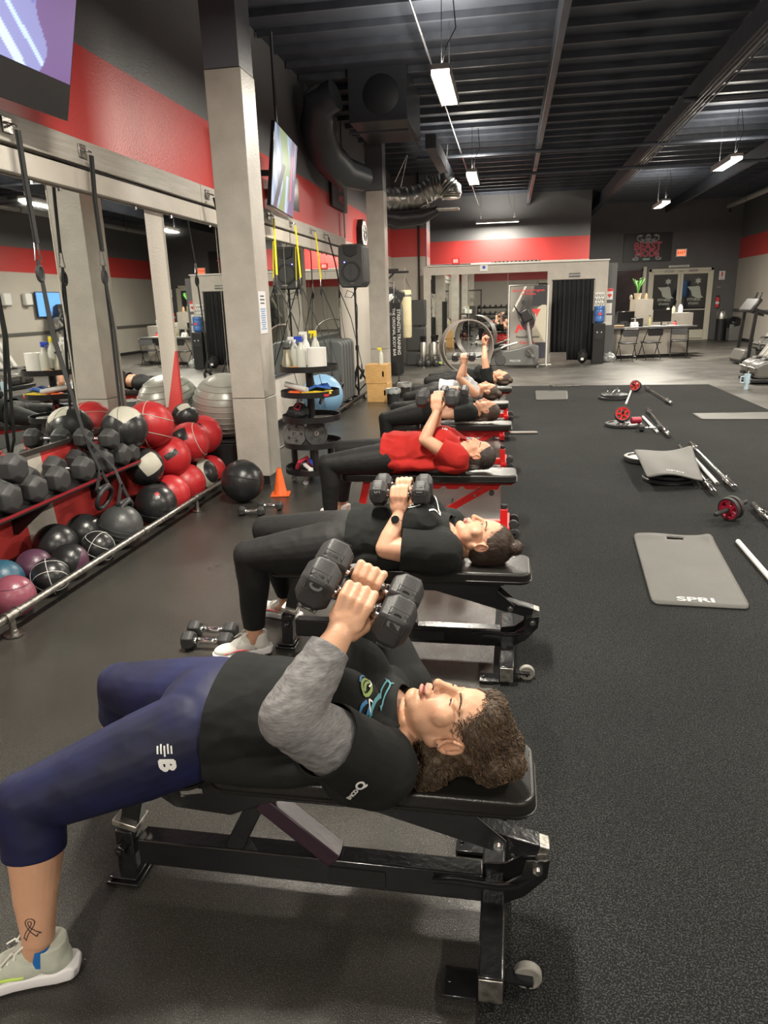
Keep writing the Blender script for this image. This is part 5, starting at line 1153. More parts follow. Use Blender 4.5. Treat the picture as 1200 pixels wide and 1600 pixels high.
def plate(label,loc,r,th,m,rot=(0,0,0),grp=None,hub=True,holes=0,nm='weight_plate'):
    t=thing(nm,label,'weight plate',loc,0,grp); t.rotation_euler=rot
    bm=B(); lathe(bm,[(r*.13,-th*.5),(r*.3,-th*.5),(r*.34,-th*.25),(r*.78,-th*.25),(r*.82,-th*.5),(r*.97,-th*.5),(r,-th*.35),(r,th*.35),(r*.97,th*.5),(r*.82,th*.5),(r*.78,th*.25),(r*.34,th*.25),(r*.3,th*.5),(r*.13,th*.5),(r*.13,-th*.5)],40); obj('plate',bm,m,t)
    bm=B(); lathe(bm,[(r*.125,-th*.55),(r*.16,-th*.55),(r*.16,th*.55),(r*.125,th*.55),(r*.125,-th*.55)],24); obj('hub_ring',bm,chrome,t)
    for k in range(holes):
        a=2*PI*k/holes; bm=B(); M_=Matrix.Rotation(a,4,'Z')@Matrix.Translation((r*.56,0,0)); lathe(bm,[(r*.12,-th*.4),(r*.17,-th*.4),(r*.17,th*.4),(r*.12,th*.4),(r*.12,-th*.4)],14,M=M_@Matrix.Diagonal((1,1.5,1,1))); obj('grip_opening',bm,m,t)
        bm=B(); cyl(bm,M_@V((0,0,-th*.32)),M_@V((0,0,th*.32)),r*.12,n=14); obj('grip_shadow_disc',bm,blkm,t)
    return t
plate('small flat grey plate lying on the middle tier',at_st(.12,-.02,2),.095,.018,mat('iron_grey',(.14,.14,.135),.35,.4)).location.z+=.012
ironm=mat('iron_black',(.05,.05,.05),.4,.3)
plate('grey gripped plate standing at the left of the fourth tier',(SX-.12,SY-.17,ZT[1]+.128),.118,.025,mat('iron_grey',(.14,.14,.135),.35,.4),(R(80),0,R(-8)),None,True,5)
plate('black gripped plate leaning beside the grey one',(SX+.07,SY-.13,ZT[1]+.125),.115,.025,ironm,(R(80),0,R(40)),None,True,5)
for l,m_,pts in (('red rope handle coiled on the lowest trays',mat('red_cord',(.5,.03,.06),.7),[(-.14,-.10,.03),(-.10,-.15,.10),(-.03,-.14,.14),(.0,-.10,.06)]),('blue padded handle on the lowest trays',blu,[(.0,-.14,.12),(.05,-.16,.07),(.10,-.14,.03),(.12,-.06,.03)]),('white handled rope across the lowest trays',whp,[(-.06,-.12,.07),(0,-.17,.04),(.06,-.19,.03),(.0,-.20,.03)])):
    t=thing('resistance_handle',l,'handle',at_st(0,0,0)); t.location.z=ZT[0]+.005; bm=B(); tube(bm,pts,.02,8); obj('grip',bm,m_,t)
t=thing('rubber_ring','black rubber ring lying in the lowest tray','ring',at_st(-.02,.06,0)); bm=B(); tube(bm,[(.15*math.cos(a),.12*math.sin(a),.02) for a in np.linspace(0,2*PI,25)[:-1]],.014,8,closed=True); obj('ring',bm,blkr,t)
# ---------------------------------------------------------------- notice taped to the near column
nt_=thing('column_notice','paper notice with blue lines taped to the side of the near column','notice',(-2.168,6.33,1.55))
bm=B(); box(bm,(0,0,0),(.003,.19,.36)); obj('sheet',bm,mat('paper',(.66,.66,.68),.7),nt_)
bl_=mat('blue_ink',(.08,.22,.50),.7)
for k in range(3): bm=B(); box(bm,(.002,0,.14-.03*k),(.001,.10+.02*(k%2),.010)); obj('text_line',bm,blkm,nt_)
for k in range(10): bm=B(); box(bm,(.002,0,.03-.019*k),(.001,.13-.02*(k%3),.008)); obj('text_line',bm,bl_,nt_)
# ---------------------------------------------------------------- loudspeaker on its stand, mats, boxes
sp=thing('loudspeaker','black moulded loudspeaker on a tripod stand by the far column','speaker',(-2.53,12.1,2.19),R(-8)); sp.scale=(1.06,)*3; spm=mat('speaker_plastic',(.035,.035,.037),.5,bump=.3,bscale=100)
bm=B(); prism(bm,[(-.20,.28),(-.15,.32),(.15,.32),(.20,.28),(.21,-.24),(.16,-.31),(-.16,-.31),(-.21,-.24)],.30,XZ); obj('cabinet',bm,spm,sp,bev=.02,seg=3)
bm=B(); prism(bm,[(-.12,.29),(.12,.29),(.10,.17),(.0,.13),(-.10,.17)],.02,Matrix.Translation((0,-.152,0))@XZ); obj('horn',bm,blkm,sp,bev=.006)
bm=B(); lathe(bm,[(.12,0),(.15,.0),(.15,.012),(.12,.012),(.12,0)],36,M=Matrix.Translation((0,-.152,-.08))@Euler((PI/2,0,0)).to_matrix().to_4x4()); obj('woofer_ring',bm,blkm,sp)
bm=B(); cyl(bm,(0,-.15,-.08),(0,-.158,-.08),.12,n=36); box(bm,(0,-.158,-.08),(.01,.01,.22)); obj('grille',bm,spm,sp)
bm=B(); cyl(bm,(-.10,-.152,.06),(-.10,-.158,.06),.010,n=10); obj('power_light',bm,mat('blue_led',(.1,.1,1),.4,emit=(.2,.2,1),es=6),sp)
bm=B(); box(bm,(.03,-.156,-.25),(.09,.008,.02)); obj('badge',bm,galv,sp)
ss=thing('speaker_stand','thin black tripod stand carrying the loudspeaker','stand',(-2.53,12.1,0)); bm=B(); cyl(bm,(0,0,.1),(0,0,1.88),.018,n=12); obj('pole',bm,blk,ss); bm=B(); cyl(bm,(0,0,.85),(0,0,.93),.03,n=12); obj('collar',bm,blk,ss)
for k in range(3):
    a=R(120*k+20); bm=B(); bar(bm,(0,0,.60),(.30*math.cos(a),.30*math.sin(a),.02),.02,.03); bar(bm,(0,0,.16),(.15*math.cos(a),.15*math.sin(a),.31),.012,.02); obj('leg',bm,blk,ss)
bm=B(); tube(bm,[(.05,-.06,1.86),(-.05,-.08,1.70),(-.16,-.06,1.72),(-.12,-.05,1.82),(-.02,-.06,1.78),(.04,-.05,1.55),(.02,-.03,1.2)],.007,6); obj('cable',bm,blkm,ss)
mk=thing('mat_rack','low floor rack with upright grey cushioned panels beside the wall','rack',(-2.76,11.62,0)); bm=B(); 
for x in (-.24,.24): box(bm,(x,0,.05),(.04,1.4,.04))
for y in (-.66,0,.66): box(bm,(0,y,.05),(.5,.04,.04))
obj('base',bm,blk,mk)
gm=mat('slate_vinyl',(.085,.09,.09),.4)
for k in range(5):
    m=thing('folded_mat',('nearest','second','third','fourth','farthest')[k]+' upright grey folding mat in the low rack','mat',(-2.78,11.02+k*.2,.075),0,'folding mats in the rack'); bm=B(); prism(bm,rrect(.50,.98,.09),.07,Matrix.Translation((0,0,.50))@XZ); obj('panel',bm,gm,m,bev=.02,seg=3); bm=B(); prism(bm,rrect(.47,.94,.08),.05,Matrix.Translation((0,.055,.49))@XZ); obj('panel',bm,mat('dark_slate_vinyl',(.03,.032,.033),.4),m,bev=.012)
ply=mat('birch_plywood',(.50,.28,.10),.5,col2=(.62,.38,.15),vscale=2.5,stretch=(4,4,22),bump=.1,bscale=60)
for k,(z,dx,l) in enumerate(((0,.01,'lower birch plywood jump box in front of the far column'),(.312,-.005,'upper birch plywood jump box, topmost of the two'))):
    t=thing('plywood_box',l,'box',(-2.17+dx,12.08,z),R(-2*k),'plywood jump boxes'); h=.308
    hole=[(.035*math.cos(a)*.5,.05*math.sin(a)) for a in np.linspace(0,2*PI,17)[:-1]]
    for nm,c_,s_ in (('side_panel',(-.173,0,h/2),(.018,.40,h)),('side_panel',(.173,0,h/2),(.018,.40,h)),('top_panel',(0,0,h-.009),(.328,.40,.018)),('bottom_panel',(0,0,.009),(.328,.40,.018)),('back_panel',(0,.19,h/2),(.328,.018,h-.036))):
        bm=B(); box(bm,c_,s_); obj(nm,bm,ply,t,bev=.002,seg=1)
    bm=B(); box(bm,(-.03,-.191,h/2),(.268,.018,h-.036)); box(bm,(.15,-.191,h/2),(.03,.018,h-.036)); box(bm,(.12,-.191,h/2+.09),(.034,.018,h-.036-.18)); box(bm,(.12,-.191,h/2-.09),(.034,.018,h-.036-.18)); obj('front_panel',bm,ply,t)
spray('white spray bottle with a yellow head on the plywood boxes',(-2.12,12.05,.622),.26,clear,yelp)
plm=mat('clear_bin_liner',(.55,.57,.57),.25,alpha=.55,bump=1,bscale=25)
for (x,y,l) in ((-1.86,11.65,'nearer small black bin with a clear liner'),(-1.80,12.55,'farther small black bin with a clear liner')):
    t=thing('waste_bin',l,'bin',(x,y,0),0,'black bins with clear liners'); bm=B(); lathe(bm,[(0,0),(.095,0),(.115,.24),(.108,.24),(.09,.01),(0,.01)],24); obj('bin',bm,blkm,t)
    bm=B(); n=28
    lathe(bm,[(.106,.20),(.117,.25),(.128,.255),(.13,.21),(.122,.18)],n); 
    for v in bm.verts: v.co+=V((random.uniform(-1,1),random.uniform(-1,1),random.uniform(-1,1)))*.008
    obj('liner',bm,plm,t)
r2=thing('floor_rail','farther floor rail running past the upright mats to the far column','rail',(-2.5,9.9,0))
bm=B(); cyl(bm,(0,-2.7,.08),(0,2.75,.08),.021,n=16); obj('pipe',bm,blk,r2)
for y in (-2.5,0,2.5):
    bm=B(); lathe(bm,[(0,.004),(.05,.004),(.05,.01),(.018,.02),(.017,.08),(0,.08)],18,c=(0,y,0)); obj('floor_flange',bm,blk,r2)
# mirror wall below: kick board
bm=B(); box(bm,(-3.095,5.2,.05),(.03,17.2,.10)); o=struct('baseboard_left',bm,blk,smooth=False)
# ---------------------------------------------------------------- far left corner: bags, kettlebells
bagm=mat('bag_black',(.02,.021,.022),.45,bump=.2,bscale=40); cream=mat('cream_canvas',(.58,.50,.32),.8,var=.1,vscale=5)
def heavybag(label,x,y,z0,z1,r,m,txt=None):
    t=thing('punching_bag',label,'punching bag',(x,y,z0)); h=z1-z0
    bm=B(); lathe(bm,[(0,0),(r*.9,0),(r,.03),(r,h-.03),(r*.9,h),(0,h)],32); obj('bag',bm,m,t)
    bm=B(); 
    for k in range(4):
        a=PI/2*k; tube(bm,[(r*.85*math.cos(a),r*.85*math.sin(a),h),(0,0,h+.28)],.006,5)
    tube(bm,[(0,0,h+.28),(0,0,h+.5)],.008,5); obj('chain',bm,chrome,t)
    for z in (h*.86,): bm=B(); lathe(bm,[(r*1.01,z),(r*1.01,z+.05)],32); obj('band',bm,galv,t)
    return t
heavybag('tall black free hanging bag beside the far column',-2.56,16.5,.03,1.55,.19,bagm)
heavybag('cream canvas heavy bag hanging at the corner',-2.41,17.3,.80,1.88,.13,cream)
hb=thing('bag_hanger','black steel arms on the left wall that carry the heavy bags','bracket',(-3.11,16.9,2.2)); 
for y,l,z in ((-.4,.60,0),(.4,.72,-.02)):
    bm=B(); bar(bm,(0,y,z+.1),(l+.06,y,z+.1),.05,.05); bar(bm,(0,y,z-.3),(l*.6,y,z+.08),.04,.04); obj('arm',bm,blk,hb)
# hanging gloves and pads
gl=thing('boxing_pads','cluster of black and white striking pads hanging by the cream bag','boxing pads',(-2.62,16.9,1.72)); 
for k,(x,y,z,m_) in enumerate(((-.05,0,.1,bagm),(.12,-.05,.02,bagm),(.02,-.1,-.12,bagm),(-.12,-.1,-.05,whp))):
    bm=B(); box(bm,(x,y,z),(.20,.07,.26),(.1,.4*k,.3)); obj('pad',bm,m_,gl,bev=.03,seg=3)
bm=B(); tube(bm,[(-.5,0,.42),(0,0,.30),(0,0,.15)],.008,5); obj('cord',bm,blkm,gl)
bs=thing('banner_stand','narrow vertical banner with white lettering on a thin stand','banner',(-2.10,13.9,0),R(4)); bm=B(); cyl(bm,(0,.012,0),(0,.012,1.72),.010,n=8); obj('pole',bm,blk,bs)
for k in range(3): a=R(120*k+90); bm=B(); bar(bm,(0,.012,.16),(.16*math.cos(a),.16*math.sin(a),.01),.012,.012); obj('leg',bm,blk,bs)
bm=B(); box(bm,(-.03,0,1.05),(.17,.006,1.10)); cl_=obj('cloth',bm,blkm,bs)
T_=Matrix.Translation((-.075,-.004,1.06))@Euler((PI/2,0,0)).to_matrix().to_4x4()@Matrix.Rotation(-PI/2,4,'Z')
obj('lettering',text_mesh('THE ORIGINAL BODY BAR',.075,.001,T_,.001),prw,bs,smooth=False)
T2=Matrix.Translation((.015,-.004,1.06))@Euler((PI/2,0,0)).to_matrix().to_4x4()@Matrix.Rotation(-PI/2,4,'Z')
obj('lettering',text_mesh('STRENGTH TRAINING',.085,.001,T2,.002),prw,bs,smooth=False)
for k,(x,y,z,h,l) in enumerate(((-2.40,19.05,0,.36,'bottom black crash mat in the corner'),(-2.40,19.10,.37,.62,'middle black crash mat standing on the bottom one'),(-2.40,19.15,1.0,.66,'upper black crash mat leaning in the corner'))):
    t=thing('crash_mat',l,'mat',(x,y,z),0,'black crash mats'); bm=B(); box(bm,(0,0,h/2),(.52,.24,h-.01)); obj('block',bm,mat('crash_vinyl',(.05,.052,.052),.35),t,bev=.035,seg=4)
for k,(x,l) in enumerate(((-2.20,'leftmost steel cylinder by the corner'),(-1.93,'middle steel cylinder by the corner'),(-1.74,'rightmost steel cylinder by the mirror'))):
    t=thing('steel_cylinder',l,'cylinder',(x,18.95,0),0,'steel cylinders by the mirror'); bm=B(); lathe(bm,[(0,.02),(.085,.02),(.09,.05),(.09,.56),(.07,.60),(0,.61)],24); obj('body',bm,mat('brushed_steel',(.55,.54,.50),.28,.9),t); bm=B(); lathe(bm,[(0,0),(.08,0),(.085,.04),(0,.04)],20); obj('foot',bm,blk,t)
    if k<2: bm=B(); lathe(bm,[(0,.61),(.05,.61),(.08,.74),(.07,.75),(0,.75)],16); obj('top_handle',bm,blk,t)
for x,l,tag_ in ((-2.26,'leftmost kettlebell on the floor by the corner',0),(-2.05,'middle kettlebell on the floor by the corner',0),(-1.84,'rightmost kettlebell with a lime tag',1)):
    t=thing('kettlebell',l,'kettlebell',(x,18.62,0),0,'kettlebells by the corner'); bm=B(); lathe(bm,[(0,0),(.06,0),(.095,.05),(.10,.10),(.075,.16),(.03,.19),(0,.19)],24); obj('bell',bm,ironm,t); bm=B(); tube(bm,[(.05,0,.15),(.075,0,.23),(.05,0,.29),(-.05,0,.29),(-.075,0,.23),(-.05,0,.15)],.016,8); obj('handle',bm,ironm,t)
    if tag_: bm=B(); box(bm,(.10,-.04,.1),(.12,.02,.04)); obj('tag',bm,lime,t)
# duct work
ductm=mat('duct_black',(.04,.045,.056),.4,.2,bump=.2,bscale=6); foil=mat('foil_duct',(.40,.40,.38),.28,.85,bump=1,bscale=9)
ah=thing('air_handler','big black air handling box hung under the ceiling before the far column','air handler',(-1.92,12.0,4.43)); bm=B(); box(bm,(.0,0,.05),(.86,1.5,.74)); obj('cabinet',bm,ductm,ah,bev=.01); bm=B(); box(bm,(.425,0,-.455),(.03,1.52,.03)); box(bm,(.0,-.755,-.455),(.86,.03,.03)); obj('flange',bm,joistm,ah)
bm=B(); lathe(bm,[(0,-.01),(.24,-.01),(.26,0),(.24,.01),(0,.01)],28,M=Matrix.Translation((.05,-.76,.02))@Euler((PI/2,0,0)).to_matrix().to_4x4()); obj('fan_collar',bm,mat('duct_dark',(.01,.013,.018),.5),ah)
bd_=thing('bent_duct','black segmented duct elbow between the wall and the air handler','duct',(-2.80,11.1,4.05)); bm=B(); tube(bm,[(.35,-.2,.35),(.1,-.15,.28),(-.02,.1,.05),(.0,.5,-.25),(.12,1.1,-.42),(.35,1.6,-.45)],[.2,.23,.25,.25,.24,.2],18); obj('tube',bm,ductm,bd_)
for k,(p,r) in enumerate((((.1,-.15,.28),.24),((0,.3,-.1),.26),((.05,.8,-.35),.255))):
    bm=B(); ell(bm,p,(r*1.03,r*.35,r*1.03),(.6,0,.2),sub=2); obj('clamp',bm,ductm,bd_)
fd=thing('flexible_duct','crinkled silver foil flexible duct hanging behind the far column','duct',(-1.9,14.6,3.5)); pts=[];rs=[]
path=[V((-.55,-.4,-.02)),V((-.2,-.1,-.02)),V((.15,.0,.02)),V((.42,.05,.17)),V((.62,.05,.22)),V((.76,.05,.08)),V((.76,.05,-.04))]
for i in range(60):
    f=i/59*(len(path)-1); k=min(int(f),len(path)-2); q_=path[k].lerp(path[k+1],f-k); pts.append(q_); rs.append(.20+.012*math.sin(i*2.1)+.008*random.random()-(.05*(max(0,i-50)/9)))
bm=B(); tube(bm,pts,rs,22); obj('foil_tube',bm,foil,fd)
bm=B(); tube(bm,[(-.6,-.3,-.30),(-.2,-.1,-.36),(.2,0,-.33),(.5,.05,-.22)],[.12,.16,.15,.08],14); obj('lower_sleeve',bm,mat('dark_foil',(.05,.045,.05),.35,.5,bump=.8,bscale=10),fd)
bm=B(); tube(bm,[(-.05,0,.75),(-.2,-.1,.1)],.02,flat=(.05,.004)); obj('hanger_strap',bm,whp,fd); bm=B(); tube(bm,[(-.06,0,.75),(-.3,0,.3)],.02,flat=(.05,.004)); obj('hanger_strap',bm,whp,fd); bm=B(); tube(bm,[(.7,.05,.9),(.64,.05,.35)],.006,5); obj('hanger_strap',bm,whp,fd)
bm=B(); box(bm,(.70,.05,-.22),(.42,.3,.025)); obj('register_plate',bm,galv,fd)
ln=thing('slanted_strut','dark square duct running along the ceiling behind the air handler','duct',(-1.35,15.5,4.15)); bm=B(); box(bm,(0,0,0),(.18,5,.22)); obj('tube',bm,joistm,ln,bev=.01)
pic=thing('dark_poster','black wall poster with pink lettering high on the left wall','poster',(-3.08,13.6,3.72)); bm=B(); box(bm,(0,0,0),(.05,1.2,.95)); obj('board',bm,blkm,pic); pk=mat('pink_print',(.55,.16,.22),.6)
for k in range(4): obj('lettering',text_mesh(('MOVE','MORE','LIFT','HARD')[k],.16,.002,Matrix.Translation((.03,.05,.24-.18*k))@Euler((PI/2,0,PI/2)).to_matrix().to_4x4(),.003),pk,pic,smooth=False)
# ---------------------------------------------------------------- hoop and exercise machine in front of the partition
hp=thing('curved_hoop','large thin brown grey hoop standing on edge before the mirror','hoop',(-.96,16.9,.60),R(20)); bm=B(); n=56
prof=[(.60,-.15),(.60,.15),(.575,.15),(.575,-.15),(.60,-.15)]
lathe(bm,prof,n,M=Euler((PI/2,0,0)).to_matrix().to_4x4()); obj('band',bm,mat('taupe_hoop',(.24,.205,.185),.4),hp)
bk=thing('exercise_bike','grey cased exercise machine with crank and handlebars by the banner','exercise machine',(.1,18.0,0)); gcase=mat('graphite_case',(.13,.13,.125),.4); 
bm=B(); prism(bm,[(-.55,.05),(.55,.05),(.62,.25),(.60,.52),(.45,.56),(.15,.47),(-.10,.42),(-.5,.40)],.24,XZ); obj('housing',bm,gcase,bk,bev=.03,seg=3)
bm=B(); cyl(bm,(-.30,-.14,.2),(-.30,.14,.2),.13,n=28); obj('drum',bm,mat('graphite_dark',(.07,.07,.07),.4),bk,bev=.01)
bm=B(); cyl(bm,(.38,-.13,.38),(.38,-.16,.38),.10,n=24); obj('crank_disc',bm,mat('graphite_dark',(.07,.07,.07),.4),bk); bm=B(); bar(bm,(.34,-.17,.44),(.46,-.17,.30),.03,.03); cyl(bm,(.46,-.17,.30),(.46,-.26,.30),.04,n=12); obj('crank',bm,galv,bk)
bm=B(); tube(bm,[(.42,0,.5),(.36,0,.85),(.30,0,1.2),(.34,0,1.35)],[.045,.04,.035,.03],12); obj('mast',bm,mat('silver_paint',(.45,.45,.43),.3,.5),bk)
bm=B(); box(bm,(.28,-.02,1.22),(.26,.22,.30),(0,-.5,0)); obj('console',bm,mat('console_black',(.02,.018,.02),.35),bk,bev=.04,seg=3)
for s in (-1,1):
    bm=B(); tube(bm,[(.30,s*.05,1.15),(.10,s*.18,1.30),(.0,s*.2,1.45)],.014,8); obj('handlebar',bm,blk,bk)
    bm=B(); tube(bm,[(-.6,s*.16,.30),(-.2,s*.16,.52),(.1,s*.14,.60)],.02,8); obj('pedal_arm',bm,galv,bk)
    bm=B(); box(bm,(-.45,s*.17,.42),(.34,.11,.05),(0,-.3,0)); obj('footplate',bm,mat('graphite_dark',(.07,.07,.07),.4),bk,bev=.01)
bm=B(); cyl(bm,(-.62,-.25,.04),(-.62,.25,.04),.03,n=12); cyl(bm,(.58,-.25,.04),(.58,.25,.04),.03,n=12); obj('floor_bar',bm,galv,bk)
obj('logo',text_mesh('PRECOR',.07,.001,Matrix.Translation((.05,-.122,.17))@Euler((PI/2,0,0)).to_matrix().to_4x4()),whp,bk,smooth=False)
# ---------------------------------------------------------------- banner in a white pipe frame
def poster(u,v):
    c=np.zeros(u.shape+(3,)); g=.20+.10*np.sin(u*5+v*3)+.06*np.sin(v*9-u*4); c[:]=g[...,None]*np.array((1.0,.93,.84))
    dk=(v>.72)&(u>.62+.2*(v-.9)); c[dk]=(.03,.03,.035)
    lt=((u-.92)**2/.05+(v-.60)**2/.02<1)|((u-.9)**2/.08+(v-.36)**2/.05<1); c[lt]=(.52,.48,.38)
    c[(np.abs((v-.78)-(u-.2)*1.0)<.03)&(v>.66)&(u<.45)]=(.65,.62,.55)
    c[(u>.7)&(v<.22)]=(.05,.05,.07)
    bar_=((u-.50)**2/.035+(v-.50)**2/.012<1); c[bar_]=(.03,.02,.022); c[bar_&(v<.46)]=(.09,.03,.05)
    c[((u-.36)**2+((v-.78)*1.9)**2<.0035)]=(.03,.03,.03); c[(np.abs(u-.36+.05*np.sin(v*30))<.018)&(v<.78)&(v>.66)]=(.03,.03,.03); c[(np.abs((v-.66)-(.36-u)*-.15)<.01)&(u>.2)&(u<.36)]=(.03,.03,.03); c[(np.abs((u-.2)-(.66-v)*.6)<.018)&(v>.56)&(v<.66)]=(.03,.03,.03)
    return c
prm=mat('banner_print',(1,1,1),.4,attr='Col')
bn=thing('framed_banner','fitness banner with red letters stretched in a white pipe frame','banner',(.445,18.55,0)); bm=B()
tube(bm,[(-.47,0,.55),(-.47,0,1.93),(.47,0,1.93),(.47,0,.02)],.017,10); obj('pipe_frame',bm,whitep,bn); bm=B(); tube(bm,[(.47,-.25,.018),(.47,.25,.018)],.016,8); tube(bm,[(.30,0,.018),(.60,0,.018)],.016,8); tube(bm,[(-.47,0,.55),(-.47,0,.02)],.017,8); tube(bm,[(-.47,-.25,.018),(-.47,.25,.018)],.016,8); obj('foot',bm,whitep,bn)
gridart('banner_cloth',poster,.88,1.72,60,110,Matrix.Translation((0,0,1.04))@Euler((PI/2,0,0)).to_matrix().to_4x4(),prm,bn)
rp=mat('red_print',(.65,.05,.05),.6); E3=Euler((PI/2,0,0)).to_matrix().to_4x4()
obj('lettering',text_mesh('Elite Training Program',.085,.001,Matrix.Translation((0,-.004,1.80))@E3,.001),rp,bn,smooth=False)
obj('lettering',text_mesh('for Fitness',.08,.001,Matrix.Translation((0,-.004,1.72))@E3,.001),rp,bn,smooth=False)
obj('lettering',text_mesh('FitnessExplosion',.085,.001,Matrix.Translation((0,-.004,.70))@E3,.001),blkm,bn,smooth=False)
obj('lettering',text_mesh('Elite Team',.09,.001,Matrix.Translation((0,-.004,.56))@E3,.001),rp,bn,smooth=False)
bm=B(); prism(bm,[(-.32,.80),(-.24,1.0),(-.20,1.0),(-.10,.88),(-.16,.86),(-.20,.92),(-.26,.80)],.004,Matrix.Translation((0,-.004,0))@XZ); obj('letter_a',bm,rp,bn); bm=B(); prism(bm,[(.08,1.36),(.30,1.36),(.24,1.26),(.22,1.20),(.18,1.16),(.20,1.24),(.14,1.27)],.004,Matrix.Translation((0,-.004,0))@XZ); obj('letter_f',bm,rp,bn)
# curtain in the doorway
curm=mat('black_curtain',(.014,.015,.017),.9,bump=.2,bscale=60)
cu=thing('doorway_curtain','pleated black curtain hanging in the partition doorway','curtain',(1.545,19.22,0)); bm=B(); n=90; top=[];bot=[]
def cx(i,z): x=-.50+i/n*1.0; return (x*(1.0),-.03+.035*math.sin(i*.62+z)+.015*math.sin(i*1.7))
rows=[2.02,1.6,1.1,.6,.27]; R_=[[bm.verts.new((*cx(i,z*.5),z+(.25 if (z<.3 and 38<i) else 0)*0-(.20 if (z<.3 and i>36) else 0))) for i in range(n+1)] for z in rows]
for a_,b_ in zip(R_,R_[1:]):
    for i in range(n): bm.faces.new((a_[i],a_[i+1],b_[i+1],b_[i]))
o=obj('cloth',bm,curm,cu,keep=True); s_=o.modifiers.new('t','SOLIDIFY'); s_.thickness=.006
bm=B(); cyl(bm,(-.52,-.02,2.03),(.52,-.02,2.03),.012,n=10); obj('rod',bm,blk,cu)
sb=thing('gym_bag','dark duffel bag on the floor inside the curtained doorway','bag',(1.83,19.0,0)); bm=B(); ell(bm,(0,0,.17),(.13,.20,.17)); obj('bag',bm,mat('pouch_black',(.012,.012,.013),.8),sb); bm=B(); tube(bm,[(-.05,-.16,.25),(-.06,-.19,.38),(.05,-.19,.38),(.05,-.16,.25)],.012,6); obj('handle',bm,blkm,sb); bm=B(); box(bm,(-.02,-.195,.12),(.07,.01,.06)); obj('label_tag',bm,whp,sb)
# wall signs on the partition
def sign(name,label,cat,loc,w,h,m,txt=None,ts=.05,tm=None,th=.012):
    t=thing(name,label,cat,loc); bm=B(); box(bm,(0,0,0),(w,th,h)); obj('plate',bm,m,t,bev=.002)
    for k,(s_,z) in enumerate(txt or []): obj('lettering',text_mesh(s_,ts,.001,Matrix.Translation((0,-th/2-.001,z))@E3,.0006),tm or blkm,t,smooth=False)
    return t
sign('restroom_sign','small dark sign with pale lettering above the curtained doorway','sign',(1.57,19.23,2.14),.27,.10,mat('sign_slate',(.10,.10,.10),.4),[('RESTROOM',0)],.05,whp)
t=thing('led_clock','red glowing led timer on the ledge over the mirror','clock',(-1.38,19.2,2.57)); bm=B(); box(bm,(0,0,0),(.20,.05,.15)); obj('case',bm,mat('led_red_dim',(.25,.01,.01),.3,emit=(.6,.01,.01),es=.6),t); obj('digits',text_mesh('88',.12,.002,Matrix.Translation((0,-.028,0))@E3,.003),mat('led_red',(1,.1,.1),.3,emit=(1,.12,.1),es=5),t,smooth=False)
t=thing('hand_sign','white square notice with a blue dot on the partition edge','sign',(-.67,19.22,2.40)); bm=B(); box(bm,(0,0,0),(.20,.02,.19)); obj('plate',bm,whp,t); bm=B(); cyl(bm,(0,-.01,.0),(0,-.016,.0),.04,n=20); obj('dot',bm,blu,t)
t=thing('ledge_rack','dark perforated strip lying on the ledge over the mirror','strip',(.12,19.2,2.515)); bm=B(); box(bm,(0,0,0),(1.2,.05,.035)); obj('strip',bm,ironm,t)
for k in range(12): bm=B(); box(bm,(-.55+k*.1,-.027,0),(.05,.004,.015)); obj('slot',bm,whp,t)
# ---------------------------------------------------------------- posts and notices at the partition end, water cooler
t=thing('notice_post','dark narrow notice panel fixed at the end of the partition','notice panel',(2.50,19.4,0)); bm=B(); box(bm,(0,0,1.2),(.22,.05,2.4)); obj('panel',bm,dk,t)
sign('defibrillator_sign','red and white sign with a heart beside the partition end','sign',(2.455,19.36,1.66),.16,.27,whp,[('AED',.10)],.05,whp)
t=[o for o in COL.objects if o.name.startswith('defibrillator_sign')][0]; bm=B(); box(bm,(0,-.008,.10),(.15,.004,.065)); obj('red_band',bm,rp,t); bm=B(); prism(bm,[(0,-.055),(.05,0),(.045,.03),(.02,.04),(0,.02),(-.02,.04),(-.045,.03),(-.05,0)],.004,Matrix.Translation((0,-.009,-.03))@XZ); obj('heart',bm,rp,t)
sign('paper_notice','upper printed paper notice below the heart sign','notice',(2.45,19.36,1.32),.15,.25,paper,[('- - -',.05),('- - -',.0),('- - -',-.05)],.05,blkm,.004)
sign('paper_notice','lower printed paper notice beside the water cooler','notice',(2.46,19.36,1.03),.17,.24,paper,[('- - -',.05),('- - -',.0)],.05,blkm,.004)
sign('line_poster','white poster with black line drawing behind the cooler bottle','poster',(2.20,19.22,1.53),.23,.36,paper,[('VNV',.10),('NVN',.0),('VNV',-.10)],.11,blkm,.004)
wc=thing('water_cooler','black water cooler carrying a blue bottle at the partition end','water cooler',(2.19,18.98,0)); bm=B(); box(bm,(0,0,.49),(.29,.30,.98)); obj('cabinet',bm,blk,wc,bev=.015); bm=B(); box(bm,(0,-.152,.70),(.20,.02,.20)); obj('tap_recess',bm,blkm,wc)
for x in (-.05,.05): bm=B(); cyl(bm,(x,-.16,.77),(x,-.19,.75),.012,n=8); obj('tap',bm,whp,wc)
bm=B(); lathe(bm,[(0,.98),(.09,.98),(.13,1.03),(.13,1.12),(.122,1.14),(.13,1.16),(.13,1.27),(.122,1.29),(.13,1.31),(.13,1.36),(.11,1.39),(0,1.39)],28); obj('bottle',bm,mat('blue_water_bottle',(.06,.16,.42),.2,alpha=.88),wc); bm=B(); box(bm,(-.0,-.131,1.2),(.07,.004,.06)); obj('bottle_label',bm,rp,wc)
